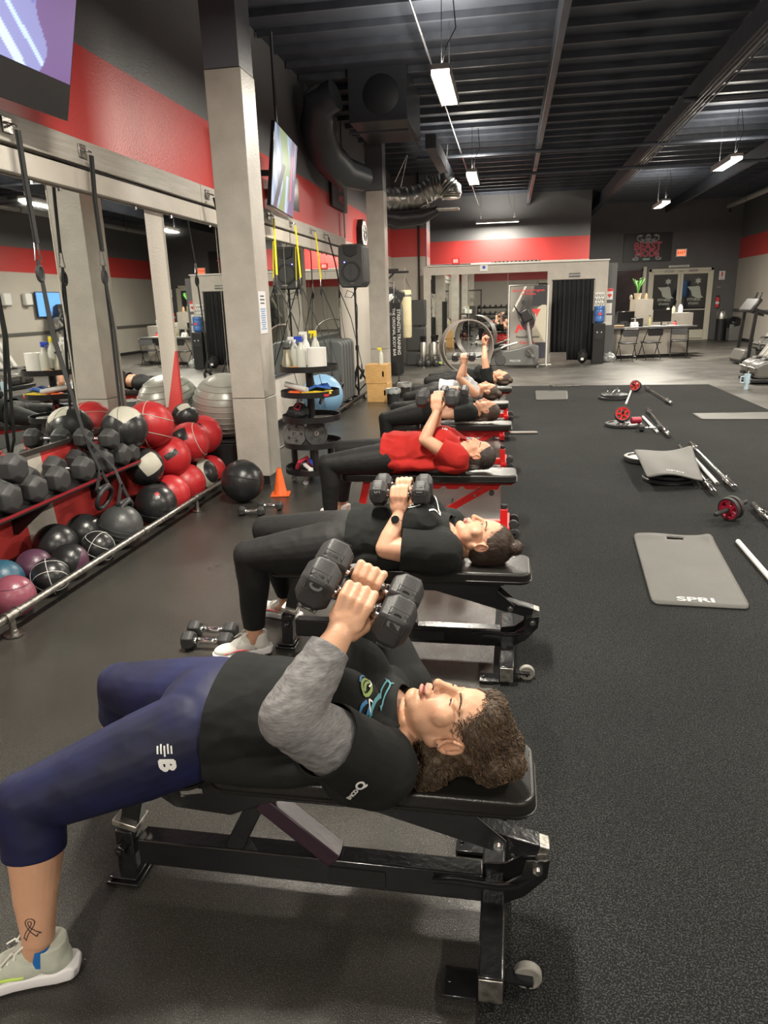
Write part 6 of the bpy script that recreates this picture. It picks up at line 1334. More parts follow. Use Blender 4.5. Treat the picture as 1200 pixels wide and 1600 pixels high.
pb=thing('plastic_bag','crumpled clear plastic bag on the floor by the counter','bag',(2.50,19.25,0)); bm=B(); ell(bm,(0,0,.12),(.17,.15,.12)); me=remesh(bm,.02,1); folds(me,.05,(9,9,9),3); obj('film',me,plm,pb)
# ---------------------------------------------------------------- reception counter
ct=thing('reception_counter','grey reception counter with a dark base and overhanging dark top','counter',(2.74,20.35,0),R(16)); bm=B(); box(bm,(1.05,.05,.42),(2.1,.1,.70)); box(bm,(.05,.6,.42),(.1,1.2,.7)); box(bm,(2.05,.6,.42),(.1,1.2,.7)); obj('front_panel',bm,gpaint,ct); bm=B(); box(bm,(1.05,.05,.06),(2.08,.09,.12)); obj('kick_base',bm,blk,ct)
bm=B(); box(bm,(1.02,.15,.785),(2.4,.75,.04)); obj('worktop',bm,mat('worktop_grey',(.12,.12,.12),.35),ct,bev=.006)
for x in (.2,1.0,1.8): bm=B(); prism(bm,[(0,.76),(-.18,.76),(0,.60)],.02,Matrix.Translation((x,0,0))@Matrix(((0,0,1,0),(1,0,0,0),(0,1,0,0),(0,0,0,1)))); obj('bracket',bm,blk,ct)
bm=B(); box(bm,(1.45,1.0,.6),(1.2,.1,1.2)); box(bm,(1.1,.8,1.15),(.5,.35,.72)); box(bm,(2.1,.7,.95),(.75,.4,.34)); obj('raised_cabinet',bm,gpaint,ct)
CR=Matrix.Translation((2.74,20.35,0))@Matrix.Rotation(R(16),4,'Z')
def ctp(x,y,z=.806): return CR@V((x,y,z))
def monitor(label,x,w,h,g='monitors on the reception counter'):
    t=thing('monitor',label,'monitor',ctp(x,.25),R(16),g); bm=B(); box(bm,(0,0,.10+h/2),(w,.03,h)); obj('screen',bm,mat('tv_black',(.01,.01,.012),.18),t,bev=.006); bm=B(); cyl(bm,(0,.02,0),(0,.02,.14),.02); box(bm,(0,.02,.006),(.2,.16,.012)); obj('stand',bm,blk,t)
monitor('black monitor at the right of the reception counter',1.45,.52,.32); monitor('black monitor at the left of the reception counter',.42,.48,.30)
t=thing('desk_sign','small white tent card with a dark mark on the counter','sign',ctp(.52,-.08),R(16)); bm=B(); prism(bm,[(-.06,0),(.06,0),(0,.13)],.2,Matrix(((0,0,1,0),(1,0,0,0),(0,1,0,0),(0,0,0,1)))); obj('card',bm,whp,t); bm=B(); prism(bm,[(-.05,.08),(0,.05),(.05,.08),(0,.035)],.004,Matrix.Translation((0,-.045,.0))@XZ); obj('mark',bm,blkm,t)
t=thing('wicker_tray','tan wooden tray at the left end of the counter','tray',ctp(.05,-.05),R(16)); bm=B(); box(bm,(0,0,.03),(.34,.2,.06)); obj('tray',bm,mat('tan_wood',(.35,.22,.12),.6),t,bev=.01)
vase=mat('glass_vase',(.55,.5,.4),.1,alpha=.6); leafm=mat('leaf_green',(.10,.30,.05),.5,var=.3,vscale=20)
pt=thing('potted_plant','leafy green plant in a pale pot on the raised cabinet','plant',ctp(1.0,.85,1.512)); bm=B(); lathe(bm,[(0,0),(.08,0),(.11,.16),(.10,.16),(0,.14)],20); obj('pot',bm,mat('pale_pot',(.5,.42,.3),.5),pt)
for k in range(16):
    a=R(k*137); l=.32+.1*random.random(); bm=B(); tube(bm,[(0,0,.14),(.05*math.cos(a),.05*math.sin(a),.14+l*.5),(.16*math.cos(a),.16*math.sin(a),.14+l)],.02,flat=(.05,.006)); obj('leaf',bm,leafm,pt)
for k,(x,y,z,h,r,m_,l) in enumerate(((.80,.82,1.512,.12,.04,vase,'short glass jar left of the plant'),(1.22,.8,1.512,.16,.035,mat('tan_wood',(.35,.22,.12),.6),'brown vase right of the plant'),(1.05,.15,.806,.26,.035,mat('pale_yellow_bottle',(.6,.55,.25),.4),'pale yellow bottle on the counter between the monitors'),(.78,.05,.806,.20,.04,blkm,'black tumbler on the counter'),(1.75,.1,.806,.10,.05,rp,'red cup on the counter'),(2.0,.7,1.122,.18,.05,vase,'glass jar on the right cabinet'),(2.2,.7,1.122,.22,.06,whp,'white canister on the right cabinet'),(1.85,.72,1.122,.14,.05,vase,'small glass jar on the right cabinet'),(.62,.1,.806,.24,.03,vase,'clear water bottle behind the tent card'))):
    t=thing('jar',l,'jar',ctp(x,y,z)); bm=B(); lathe(bm,[(0,0),(r,0),(r,h*.7),(r*.6,h*.85),(r*.6,h),(0,h)],18); obj('body',bm,m_,t); bm=B(); cyl(bm,(0,0,h),(0,0,h+.02),r*.62,n=14); obj('lid',bm,blkm,t)
t=thing('desk_papers','scattered white papers on the counter','papers',ctp(1.35,-.05),R(16)); 
for k in range(5): bm=B(); box(bm,(random.uniform(-.2,.3),random.uniform(-.08,.08),.003+.003*k),(.21,.28,.002),(0,0,random.uniform(-.5,.5))); obj('sheet',bm,paper,t)
t=thing('printer','black office printer at the rear of the counter','printer',ctp(.72,.32),R(16)); bm=B(); box(bm,(0,0,.11),(.36,.28,.22)); obj('body',bm,blkm,t,bev=.02); bm=B(); box(bm,(0,-.16,.06),(.26,.1,.01)); obj('tray',bm,whp,t)
chm=mat('folding_chair_black',(.012,.012,.013),.35)
def chair(label,x,y,rz,grp='black folding chairs at the counter'):
    t=thing('folding_chair',label,'chair',(x,y,0),rz,grp)
    bm=B(); box(bm,(0,0,.44),(.40,.38,.03),(.05,0,0)); obj('seat',bm,chm,t,bev=.012)
    bm=B(); prism(bm,rrect(.40,.19,.05),.02,Matrix.Translation((0,-.235,.70))@Euler((R(80),0,0)).to_matrix().to_4x4()); obj('backrest',bm,chm,t,bev=.006)
    for s in (-1,1):
        bm=B(); tube(bm,[(s*.215,.25,.012),(s*.215,.0,.43),(s*.205,-.22,.74),(s*.18,-.25,.785)],.011,8); obj('leg',bm,blk,t)
        bm=B(); tube(bm,[(s*.195,-.22,.012),(s*.195,.0,.30),(s*.195,.14,.44)],.011,8); obj('leg',bm,blk,t)
    bm=B(); tube(bm,[(-.18,-.25,.785),(.18,-.25,.785)],.011,8); tube(bm,[(-.195,-.15,.1),(.195,-.15,.1)],.008,6); tube(bm,[(-.215,.19,.11),(.215,.19,.11)],.008,6); obj('cross_tube',bm,blk,t)
    return t
c0=chair('leftmost of the three black folding chairs',3.02,19.75,R(8)); KIDS[c0.name]=kids(c0)
dup(c0,(3.62,19.9,0),R(14),'middle of the three black folding chairs'); dup(c0,(4.42,20.35,0),R(-14),'rightmost of the three black folding chairs')
# ---------------------------------------------------------------- entrance doors, window, signs on the back wall
alum=mat('cream_aluminium',(.60,.57,.47),.35); glass=mat('dark_night_glass',(.010,.011,.016),.06,0,.7)
d=bpy.data.objects.new('door_1',None); COL.objects.link(d); d['kind']='structure'; d.location=(6.04,28.48,0)
bm=B()
for x in (-1.06,1.06): box(bm,(x,0,1.25),(.09,.12,2.5))
box(bm,(0,0,2.46),(2.2,.12,.09)); box(bm,(0,0,.02),(2.2,.14,.04)); obj('door_frame',bm,alum,d)
for s in (-1,1):
    cxx=s*.51; bm=B()
    for x in (-.46,.46): box(bm,(cxx+x,-.01,1.22),(.09,.05,2.36))
    box(bm,(cxx,-.01,2.36),(.84,.05,.10)); box(bm,(cxx,-.01,.21),(.84,.05,.30)); box(bm,(cxx,-.04,1.07),(.9,.03,.035)); lf=obj('door_leaf',bm,alum,d)
    bm=B(); box(bm,(cxx,.0,1.33),(.83,.012,1.96)); obj('pane',bm,glass,lf)
    bm=B(); tube(bm,[(s*.09,-.06,1.05),(s*.09,-.09,1.10),(s*.09,-.09,1.35),(s*.09,-.06,1.40)],.014,8); obj('pull_handle',bm,chrome,lf)
    bm=B(); box(bm,(cxx-.1*s,-.06,2.42),(.3,.06,.07)); obj('door_closer',bm,galv,lf)
    pw_=mat('window_lettering',(.42,.45,.40),.6)
    bm=B(); M_=Matrix.Translation((cxx+.02,-.02,1.68))@XZ; prism(bm,[(-.27,.19),(.0,.19),(.10,.21),(.16,.16),(.22,-.12),(.30,-.20),(.12,-.22),(.02,-.18),(-.08,-.14),(-.14,.04)],.004,M_); obj('window_decal',bm,pw_,lf)
    bm=B(); M_=Matrix.Translation((cxx+.10,-.02,2.06))@XZ; prism(bm,[(.12*math.cos(R(30*k))*(1 if k%2 else .55),.12*math.sin(R(30*k))*(1 if k%2 else .55)) for k in range(12)],.004,M_); obj('window_decal',bm,pw_,lf)
    obj('lettering',text_mesh('FITNESS',.13,.002,Matrix.Translation((cxx,-.02,1.42))@E3,.003),pw_,lf,smooth=False); obj('lettering',text_mesh('STUDIO',.10,.002,Matrix.Translation((cxx,-.02,1.28))@E3,.003),pw_,lf,smooth=False)
sign('door_header_sign','thin pale sign strip mounted above the entrance doors','sign',(5.95,28.44,2.58),.7,.07,whp,[('THIS DOOR TO REMAIN UNLOCKED',0)],.035,blkm)
w=bpy.data.objects.new('window_1',None); COL.objects.link(w); w['kind']='structure'; w.location=(3.86,28.5,1.75)
bm=B(); box(bm,(0,.02,0),(1.72,.02,1.5)); obj('pane',bm,mat('dark_shade_glass',(.018,.016,.018),.12,col2=(.035,.02,.028),vscale=3),w,smooth=False)
bm=B()
for x in (-.86,.86): box(bm,(x,-.03,0),(.07,.1,1.56))
for z in (-.75,.75): box(bm,(0,-.03,z),(1.79,.1,.06))
obj('window_frame',bm,blk,w); bm=B(); box(bm,(.93,-.05,.1),(.11,.1,1.5)); obj('side_post',bm,alum,w)
# logo banner: muscular figure with red lettering
def gor(u,v):
    x=(u-.5)*2*1.64/.97; y=(v-.5)*2
    c=np.zeros(u.shape+(3,)); c[:]=(.016,.018,.022); W_=np.array((.42,.42,.43)); G_=np.array((.13,.13,.14))
    def e(cx,cy,rx,ry,col):
        m=((x-cx)/rx)**2+((y-cy)/ry)**2<1; c[m]=col
    e(0,.70,.17,.22,W_); e(0,.66,.13,.16,G_); e(-.05,.72,.03,.03,(.02,.02,.02)); e(.05,.72,.03,.03,(.02,.02,.02)); e(0,.58,.07,.04,W_)
    for s in (-1,1):
        e(s*.20,.42,.20,.14,W_); e(s*.20,.44,.15,.08,G_); e(s*.48,.50,.18,.12,W_); e(s*.50,.52,.12,.07,G_); e(s*.66,.66,.13,.20,W_); e(s*.62,.64,.09,.16,(.02,.02,.02)); e(s*.55,.82,.16,.07,W_)
        e(s*.72,-.60,.12,.26,W_); e(s*.68,-.56,.07,.18,(.02,.02,.02)); e(s*.82,-.80,.22,.10,W_); e(s*.80,-.78,.14,.04,(.02,.02,.02)); e(s*.60,-.45,.12,.10,W_)
    return c
lg2=thing('logo_banner','black banner with a muscular figure and red BEAST MODE lettering','banner',(4.83,28.47,3.26)); bm=B(); box(bm,(0,.01,0),(1.66,.015,.98)); obj('backing',bm,blkm,lg2)
gridart('picture',gor,1.64,.97,110,66,Matrix.Translation((0,-.002,0))@E3,prm,lg2)
bl2=mat('beast_red',(.55,.10,.13),.6)
obj('lettering',text_mesh('BEAST',.36,.004,Matrix.Translation((0,-.008,.03))@E3,.016,.95),bl2,lg2,smooth=False); obj('lettering',text_mesh('MODE',.30,.004,Matrix.Translation((0,-.008,-.22))@E3,.014,.95),bl2,lg2,smooth=False)
bm=B(); box(bm,(-.02,-.006,-.40),(.24,.004,.07)); obj('green_tab',bm,mat('pale_green_tab',(.30,.50,.40),.6),lg2)
ex=thing('exit_sign','glowing orange red EXIT sign right of the logo banner','exit sign',(5.99,28.45,3.03)); bm=B(); box(bm,(0,0,0),(.36,.06,.27)); obj('case',bm,whp,ex); bm=B(); box(bm,(0,-.032,0),(.29,.006,.20)); obj('lit_face',bm,mat('exit_glow',(1,.3,.15),.4,emit=(1,.20,.09),es=1.3),ex); obj('lettering',text_mesh('EXIT',.13,.002,Matrix.Translation((0,-.037,0))@E3,.003),rp,ex,smooth=False)
fs_=sign('extinguisher_sign','white sign with a red extinguisher pictogram right of the doors','sign',(7.44,28.47,2.22),.20,.30,whp,[('FIRE',-.10)],.05,rp); bm=B(); box(bm,(0,-.008,.04),(.05,.004,.15)); obj('pictogram',bm,rp,fs_)
fe=thing('fire_extinguisher','red fire extinguisher hanging on the wall right of the doors','fire extinguisher',(7.36,28.42,1.12)); bm=B(); lathe(bm,[(0,0),(.06,0),(.065,.02),(.065,.30),(.03,.36),(0,.36)],18); obj('cylinder',bm,rp,fe); bm=B(); lathe(bm,[(.0655,.12),(.0655,.2)],18); obj('label_band',bm,whp,fe); bm=B(); box(bm,(0,0,.39),(.08,.03,.06)); obj('valve',bm,blk,fe)
t=thing('blank_plate','small grey plate on the dark wall right of the doors','plate',(7.36,28.48,1.82)); bm=B(); box(bm,(0,0,0),(.13,.012,.03)); obj('plate',bm,galv,t)
for (x,y,h,r,lid,l) in ((7.38,27.75,.82,.17,1,'round black bin with a silver dome top beside the back wall'),(7.70,27.3,.80,.26,0,'black lined waste bin in the far right corner')):
    t=thing('waste_bin',l,'bin',(x,y,0)); bm=B(); 
    if lid: lathe(bm,[(0,0),(r,0),(r,h),(0,h)],28)
    else: box(bm,(0,0,h*.36),(r*1.5,r*1.6,h*.72))
    obj('bin',bm,blkm if lid else gcase,t,bev=0 if lid else .03); bm=B()
    if lid: lathe(bm,[(r*1.04,h-.08),(r*1.04,h),(r,h+.10),(r*.7,h+.20),(0,h+.24)],28); obj('dome_lid',bm,mat('brushed_steel',(.55,.54,.50),.28,.9),t)
    else: ell(bm,(0,0,h*.74),(r,r*.9,h*.28)); me=remesh(bm,.03,2); folds(me,.03,(6,6,9),2); obj('liner',me,mat('black_liner',(.012,.012,.012),.22),t)
# chair rail and base on the right wall
bm=B(); box(bm,(7.93,15,1.02),(.04,26.8,.09)); struct('trim_3',bm,mat('taupe_rail',(.10,.095,.09),.4),smooth=False)
bm=B(); box(bm,(7.94,12,.05),(.02,32.8,.10)); struct('baseboard_right',bm,blk,smooth=False)
# right wall television, towel dispensers, seen in the mirror
t=thing('television','wall television with a pale blue picture seen in the mirror','television',(7.85,20.9,1.85)); bm=B(); box(bm,(0,0,0),(.05,1.22,.74)); obj('case',bm,mat('tv_black',(.01,.01,.012),.18),t); bm=B(); box(bm,(-.028,0,0),(.004,1.18,.70)); obj('picture',bm,mat('blue_screen',(.1,.3,.7),.3,emit=(.18,.38,.85),es=.9),t); bm=B(); box(bm,(.05,0,0),(.08,.3,.3)); obj('mount',bm,blkm,t)
for y,l in ((19.0,'nearer white towel dispenser on the right wall'),(19.95,'farther white towel dispenser beside the wall television')):
    t=thing('towel_dispenser',l,'dispenser',(7.87,y,2.0),0,'towel dispensers on the right wall'); bm=B(); box(bm,(0,0,0),(.14,.32,.34)); obj('case',bm,whp,t,bev=.03); bm=B(); box(bm,(-.03,0,-.18),(.08,.2,.04)); obj('outlet',bm,galv,t)
# ---------------------------------------------------------------- cardio machines
silv=mat('silver_grey_shell',(.30,.29,.27),.32,.25); silv2=mat('warm_grey_shell',(.13,.125,.115),.35,.1)
def elliptical(label,loc,rz,grp='elliptical trainers along the right side'):
    t=thing('elliptical_trainer',label,'elliptical trainer',loc,rz,grp)
    for s in (-1,1):
        bm=B(); prism(bm,[(-.42,.10),(.40,.10),(.44,.26),(.38,.40),(-.30,.42),(-.45,.34)],.42,Matrix.Translation((0,s*.24,0))@XZ); p=obj('rear_pod',bm,silv2,t,bev=.06,seg=4)
        bm=B(); tube(bm,[(-.46,s*.24-.2,.29),(-.47,s*.24,.30),(-.46,s*.24+.2,.29)],.012,6); tube(bm,[(-.45,s*.24-.2,.30),(.40,s*.24-.2,.30)],.01,6); obj('bright_trim',bm,silv,p)
        bm=B(); box(bm,(-.455,s*.24,.17),(.02,.24,.05)); obj('vent',bm,blkm,p)
        bm=B(); prism(bm,[(-.30,.42),(.36,.42),(.32,.46),(-.26,.46)],.22,Matrix.Translation((0,s*.24,0))@XZ); obj('footplate',bm,blkr,t,bev=.01)
        bm=B(); tube(bm,[(.40,s*.36,.50),(.44,s*.38,1.0),(.36,s*.36,1.35),(.22,s*.32,1.62),(.12,s*.30,1.68)],[.03,.028,.024,.02,.02],10); obj('arm_lever',bm,silv,t)
        bm=B(); tube(bm,[(.23,s*.32,1.60),(.10,s*.30,1.70)],.026,8); obj('hand_grip',bm,blkr,t)
    bm=B(); box(bm,(0,0,.06),(.95,.8,.08)); obj('base',bm,blk,t,bev=.02)
    for s in (-.22,0,.22):
        bm=B(); prism(bm,[(-.22,.44),(.18,.44),(.62,1.45),(.44,1.48)],.19,Matrix.Translation((0,s,0))@XZ); obj('mast_cover',bm,silv,t,bev=.05,seg=3)
    bm=B(); prism(bm,[(.40,1.42),(.68,1.42),(.60,1.78),(.44,1.86),(.34,1.6)],.5,XZ); obj('console',bm,mat('console_black',(.02,.018,.02),.35),t,bev=.03)
    return t
E1=elliptical('large silver grey elliptical machine at the right edge beside the tumbler',(4.80,14.35,0),R(0)); KIDS[E1.name]=kids(E1)
for x,y,rz,l in ((6.6,15.6,R(8),'elliptical machine behind the nearest one, seen in the mirror'),(7.0,20.9,R(8),'third elliptical machine along the right wall'),(6.2,13.4,R(8),'elliptical machine right of the frame, seen in the mirror')): dup(E1,(x,y,0),rz,l)
tm=thing('treadmill','black treadmill with upright handles behind the silver elliptical machine','treadmill',(6.05,18.3,0),R(184))
bm=B(); box(bm,(0,0,.10),(1.6,.74,.14)); obj('deck',bm,blk,tm,bev=.02); bm=B(); box(bm,(-.02,0,.175),(1.3,.50,.015)); obj('belt',bm,blkr,tm)
for s in (-1,1):
    bm=B(); bar(bm,(.66,s*.34,.12),(.58,s*.34,1.25),.05,.07); obj('upright',bm,blk,tm); bm=B(); bar(bm,(.60,s*.34,1.22),(.15,s*.34,1.08),.05,.06); obj('side_rail',bm,blk,tm); bm=B(); tube(bm,[(.55,s*.1,1.35),(.45,s*.12,1.5),(.42,s*.12,1.6)],.02,8); obj('hook',bm,blk,tm)
bm=B(); box(bm,(.60,0,1.32),(.10,.74,.34),(0,-.6,0)); obj('console',bm,mat('console_black',(.02,.018,.02),.35),tm,bev=.03); bm=B(); prism(bm,[(.45,.1),(.85,.1),(.75,.34),(.5,.36)],.7,XZ); obj('motor_cover',bm,silv2,tm,bev=.03)
tb=thing('tumbler','pale blue insulated tumbler with handle and straw on the floor','tumbler',(4.05,13.30,0)); pbm=mat('pale_blue_enamel',(.42,.56,.64),.3)
bm=B(); lathe(bm,[(0,0),(.036,0),(.038,.09),(.05,.11),(.052,.245),(0,.245)],24); obj('cup',bm,pbm,tb); bm=B(); lathe(bm,[(.0385,.085),(.041,.09),(.0385,.095)],24); obj('ring',bm,chrome,tb); bm=B(); cyl(bm,(0,0,.245),(0,0,.26),.054,n=24); obj('lid',bm,mat('lid_blue',(.35,.5,.58),.3),tb); bm=B(); tube(bm,[(-.05,0,.22),(-.10,0,.215),(-.105,0,.12),(-.045,0,.11)],.011,8); obj('handle',bm,pbm,tb); bm=B(); cyl(bm,(.01,0,.26),(.016,0,.31),.005,n=8); obj('straw',bm,whp,tb)
# ---------------------------------------------------------------- things on the turf
matg=mat('grey_foam_mat',(.075,.073,.066),.55,var=.1,vscale=3,bump=.25,bscale=90)
T0=.006
def ymat(label,pts,th=.012,logo=None,slot=True,sag=None,n=24,grp='grey exercise mats on the turf'):
    "pts: four corners TL,TR,BR,BL (x,y[,z])"
    P_=[V((*p,0)) if len(p)==2 else V(p) for p in pts]; c=sum(P_,V())/4; t=thing('exercise_mat',label,'exercise mat',(c.x,c.y,T0),0,grp)
    bm=B(); g=[]
    def pos(u,v):
        p=P_[3].lerp(P_[2],u).lerp(P_[0].lerp(P_[1],u),v)-V((c.x,c.y,0)); p.z+=(sag(u,v) if sag else 0); return p
    rc_=.06
    for j in range(n+1):
        row=[]
        for i in range(n+1):
            u,v=i/n,j/n
            # rounded corners
            du=max(0,abs(u-.5)-(.5-rc_)); dv=max(0,abs(v-.5)-(.5-rc_))
            if du>0 and dv>0:
                l=math.hypot(du,dv); m_=max(du,dv); s=m_/l if l>0 else 1
                u=.5+math.copysign((.5-rc_)+du*s,u-.5); v=.5+math.copysign((.5-rc_)+dv*s,v-.5)
            row.append(bm.verts.new(pos(u,v)+V((0,0,th))))
        g.append(row)
    for j in range(n):
        for i in range(n):
            if slot and j==n-2 and n*.40<i<n*.6: continue
            bm.faces.new((g[j][i],g[j][i+1],g[j+1][i+1],g[j+1][i]))
    o=obj('foam_sheet',bm,matg,t,keep=True); s=o.modifiers.new('t','SOLIDIFY'); s.thickness=th; s.offset=-1
    if logo:
        u_,v_,sz,txt=logo; me=text_mesh(txt,1,0,None,.03,1.35)
        ux=(P_[2]-P_[3]).normalized(); vy=(P_[0]-P_[3]).normalized()
        L1=(P_[2]-P_[3]).length; L2=(P_[0]-P_[3]).length
        for v in me.vertices:
            u=u_+v.co.x*sz/L1; w_=v_+v.co.y*sz/L2; v.co=pos(u,w_)+V((0,0,th+.0015+v.co.z*.6))
        obj('brand_lettering',me,mat('faded_print',(.45,.45,.43),.6),t,smooth=False)
    return t
ymat('nearest large grey mat on the turf with pale lettering and a hand slot',[(.874,4.92),(1.385,4.92),(1.275,3.70),(.785,3.72)],logo=(.47,.06,.080,'SPRI'),sag=lambda u,v:.012*math.exp(-((v-1)/.06)**2)*(.5+.5*math.sin(u*7))+.010*math.exp(-((u-.95)/.06)**2-((v-.95)/.08)**2))
ymat('grey mat draped over stacked plates and a barbell',[(1.235,7.25),(1.835,7.50),(1.665,6.30),(1.18,6.20)],logo=(.52,.12,.065,'SPRI'),slot=False,sag=lambda u,v:.098+.03*math.sin(u*4.2+v*2)+(.03*v*u)-.02*(1-v)*u,grp=None)
ymat('small looking grey mat at the far left of the turf',[(.478,13.2),(1.036,13.15),(.962,12.0),(.449,11.95)],grp='grey exercise mats on the turf')
ymat('pale grey mat cut by the right picture edge',[(2.52,10.45),(3.62,10.55),(3.62,9.95),(2.52,9.95)],grp='grey exercise mats on the turf')
t=thing('clipboard','small grey tablet lying behind the far left mat','tablet',(1.0,14.0,T0)); bm=B(); box(bm,(0,0,.008),(.42,.26,.016),(0,0,.2)); obj('slab',bm,galv,t,bev=.005); bm=B(); box(bm,(.25,-.1,.01),(.14,.10,.012)); obj('tab',bm,matg,t)
t=thing('foam_strip','tan grey flat strip at the turf edge behind the third bench','strip',(.20,8.9,T0),R(4)); bm=B(); prism(bm,rrect(.34,.10,.045),.02,Matrix.Translation((0,0,.012))); obj('strip',bm,mat('tan_grey',(.15,.13,.115),.5),t,bev=.006)
def barbell(label,a,b,l1=.28):
    a=V((*a,.034+T0));b=V((*b,.034+T0)); d=(b-a); L=d.length; c=(a+b)/2; t=thing('barbell',label,'barbell',c,math.atan2(d.y,d.x),'chrome barbells on the turf')
    bm=B(); cyl(bm,(-L/2+.1,0,0),(L/2-.1,0,0),.014,n=14); obj('shaft',bm,chrome,t)
    for s in (-1,1):
        bm=B(); M_=Matrix.Translation((s*(L/2-l1),0,0))@Euler((0,PI/2*s,0)).to_matrix().to_4x4(); lathe(bm,[(.014,-.03),(.03,-.03),(.034,-.01),(.034,.0),(.025,.004),(.025,l1-.004),(.022,l1),(0,l1)],20,M=M_); obj('sleeve',bm,chrome,t)
        bm=B(); x=s*(L/2-l1+.03); cyl(bm,(x-.015,0,0),(x+.015,0,0),.032,n=16); cyl(bm,(x,0,.02),(x,0,.05),.008,n=8); obj('collar',bm,chrome,t)
for l,a,b in (('farthest chrome barbell at the back of the turf',(2.40,13.3),(2.42,11.3)),('chrome barbell beside the red hubbed ab wheel',(1.97,10.7),(1.85,8.6)),('barbell half hidden under the draped grey mat',(1.82,7.95),(1.675,6.02)),('barbell right of the draped mat',(1.97,8.12),(1.88,6.18)),('nearest chrome barbell cut by the right picture edge',(1.87,5.66),(1.80,3.66))): barbell(l,a,b)
def stick(label,a,b,r=.013):
    a=V((*a,r+T0));b=V((*b,r+T0)); c=(a+b)/2; d=b-a; t=thing('white_stick',label,'stick',c,math.atan2(d.y,d.x),'white sticks on the turf'); L=d.length
    bm=B(); cyl(bm,(-L/2,0,0),(L/2,0,0),r,n=14); obj('tube',bm,whp,t); 
    for s in (-1,1): bm=B(); cyl(bm,(s*L/2,0,0),(s*(L/2+.008),0,0),r*.75,n=12); obj('end_plug',bm,galv,t)
for l,a,b in (('white stick under the farthest ab wheel',(2.12,13.1),(1.77,11.35)),('short white stick beside the small chrome dumbbell',(1.81,10.1),(1.78,8.9)),('white stick emerging from under the draped mat',(1.86,7.6),(1.80,6.4)),('nearest white stick at the right picture edge',(1.52,4.80),(1.49,3.5))): stick(l,a,b,.016)
dk_=mat('plate_rubber_black',(.03,.03,.031),.35)
plate('lower of two black plates under the draped mat',(1.42,6.55,.02+T0),.215,.034,dk_,grp=None); plate('upper black plate under the draped mat',(1.44,6.58,.056+T0),.215,.034,dk_)
plate('black plate peeking out at the left of the draped mat',(1.36,7.35,.03+T0),.20,.05,dk_)
plate('flat black plate under the red hubbed ab wheel',(1.46,9.45,.022+T0),.225,.04,dk_); plate('farthest flat plate with spring collars on it',(1.68,12.1,.022+T0),.225,.04,dk_); plate('second plate below the collared one',(1.70,12.1,.06+T0),.215,.034,dk_)
for k in range(3):
    t=thing('spring_collar',('left','middle','right')[k]+' chrome spring collar on the farthest plate','collar',(1.60+.08*k,12.02+.03*k,.085+T0),R(40*k)); bm=B(); tube(bm,[(.028*math.cos(a),.008*a/6-.02,.028+.028*math.sin(a)) for a in np.linspace(0,16,40)],.004,5); obj('coil',bm,chrome,t)
    bm=B(); bar(bm,(.02,0,.05),(.07,-.02,.08),.008,.01); bar(bm,(.0,0,.055),(-.02,.03,.1),.008,.01); obj('lever',bm,chrome,t)
def abwheel(label,loc,rz,tilt,r,col,grp='ab wheels on the turf'):
    t=thing('ab_wheel',label,'ab wheel',loc,0,grp); t.rotation_euler=(0,tilt,rz); X_=Euler((0,PI/2,0)).to_matrix().to_4x4()
    for x in (-.022,.022):
        bm=B(); lathe(bm,[(r*.86,-.014),(r*.97,-.014),(r,-.008),(r,.008),(r*.97,.014),(r*.86,.014),(r*.86,-.014)],36,M=Matrix.Translation((x,0,0))@X_); obj('tyre',bm,blkr,t)
        bm=B(); lathe(bm,[(.0,-.008),(.03,-.008),(.03,.008),(0,.008)],20,M=Matrix.Translation((x,0,0))@X_); lathe(bm,[(r*.72,-.01),(r*.87,-.01),(r*.87,.01),(r*.72,.01),(r*.72,-.01)],32,M=Matrix.Translation((x,0,0))@X_)
        for k in range(5): a=2*PI*k/5; bar(bm,(x,.02*math.cos(a),.02*math.sin(a)),(x,r*.76*math.cos(a),r*.76*math.sin(a)),.02,.012,(1,0,0))
        obj('spoked_rim',bm,col,t)
    for s in (-1,1):
        bm=B(); cyl(bm,(s*.03,0,0),(s*.17,0,0),.014,n=14)
        for k in range(6): cyl(bm,(s*(.06+k*.018),0,0),(s*(.068+k*.018),0,0),.0165,n=14)
        obj('grip',bm,blkr,t)
    return t
abwheel('nearest ab wheel, dark tyre with ribbed black grips',(1.62,5.35,.088+T0),R(38),R(-8),.088,mat('dark_red_rim',(.28,.01,.03),.4))
abwheel('farthest ab wheel with a bright red spoked hub',(2.17,13.0,.10+T0),R(60),R(20),.095,redm)
abwheel('ab wheel with red rim resting on the flat black plate',(1.45,9.50,.145+T0),R(85),R(25),.10,redm,None)
t=thing('red_roller','short dark red roller lying on the flat plate','roller',(1.60,9.38,.085+T0),R(10)); bm=B(); cyl(bm,(-.06,0,0),(.06,0,0),.042,n=20); obj('drum',bm,mat('dark_red_rim',(.28,.01,.03),.4),t,bev=.005); bm=B(); cyl(bm,(-.07,0,0),(.07,0,0),.012,n=10); obj('axle',bm,blkr,t)
dumbbell('small black and chrome dumbbell in front of the flat plate',.27,.048,.065,None,None,(1.72,9.05,.046+T0),(0,0,R(3)))
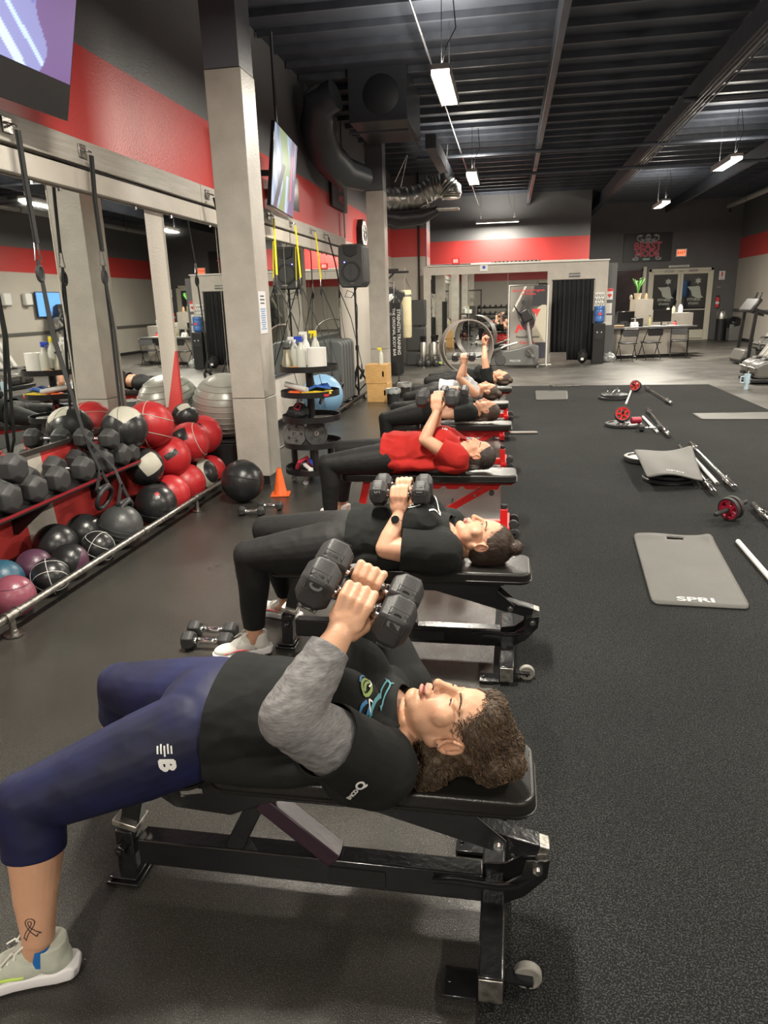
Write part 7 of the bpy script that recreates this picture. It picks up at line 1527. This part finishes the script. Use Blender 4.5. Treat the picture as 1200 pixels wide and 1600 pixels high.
# ---------------------------------------------------------------- the end of the gym behind the viewer, seen in the far mirror
rk=thing('dumbbell_rack','long black three tier dumbbell rack seen only in the partition mirror','rack',(-.2,-8.6,0))
for z in (.35,.75,1.15):
    bm=B(); box(bm,(0,.05*z,z),(3.6,.34,.04),(-.25,0,0)); obj('shelf',bm,blk,rk)
for x in (-1.8,0,1.8): bm=B(); box(bm,(x,-.05,.62),(.07,.45,1.24)); obj('upright',bm,blk,rk)
d0=None
for z in (.35,.75,1.15):
    for k in range(11):
        loc=(-1.9+k*.34,-8.55,z+.105); rot=(.0,0,R(90))
        lb_='hex dumbbell on the %s shelf of the rack reflected in the partition mirror'%{.35:'bottom',.75:'middle',1.15:'top'}[z]
        if d0 is None: d0=dumbbell(lb_,.30,.075,.09,None,'dumbbells on the rack behind the viewer',loc,rot); KIDS[d0.name]=kids(d0)
        else: dup(d0,loc,rot,lb_)
bm=B()
w2=bpy.data.objects.new('window_2',None); COL.objects.link(w2); w2['kind']='structure'; w2.location=(3.4,-9.98,1.35)
bm=B(); box(bm,(0,0,0),(3.4,.02,2.5)); obj('pane',bm,glass,w2,smooth=False)
bm=B()
for x in (-1.7,-.55,.6,1.7): box(bm,(x,.03,0),(.09,.1,2.6))
for z in (-1.25,.55,1.25): box(bm,(0,.03,z),(3.45,.1,.09))
obj('window_frame',bm,alum,w2)
for x,l in ((-2.2,'black cable tower left of the reflected rack'),(2.4,'black squat stand right of the reflected rack')):
    t=thing('strength_tower',l,'gym machine',(x,-6.2,0)); 
    for dx in (-.5,.5): bm=B(); box(bm,(dx,0,1.1),(.08,.08,2.2)); obj('upright',bm,blk,t)
    bm=B(); box(bm,(0,0,2.18),(1.08,.08,.08)); obj('cross_bar',bm,blk,t)
    bm=B(); box(bm,(-.5,0,.04),(.1,1.1,.08)); box(bm,(.5,0,.04),(.1,1.1,.08)); obj('foot',bm,blk,t)
    bm=B(); box(bm,(0,-.05,.7),(.36,.16,1.2)); obj('weight_stack',bm,ironm,t); bm=B(); cyl(bm,(-.15,0,.8),(-.15,0,2.15),.01); cyl(bm,(.15,0,.8),(.15,0,2.15),.01); obj('guide_rod',bm,chrome,t)
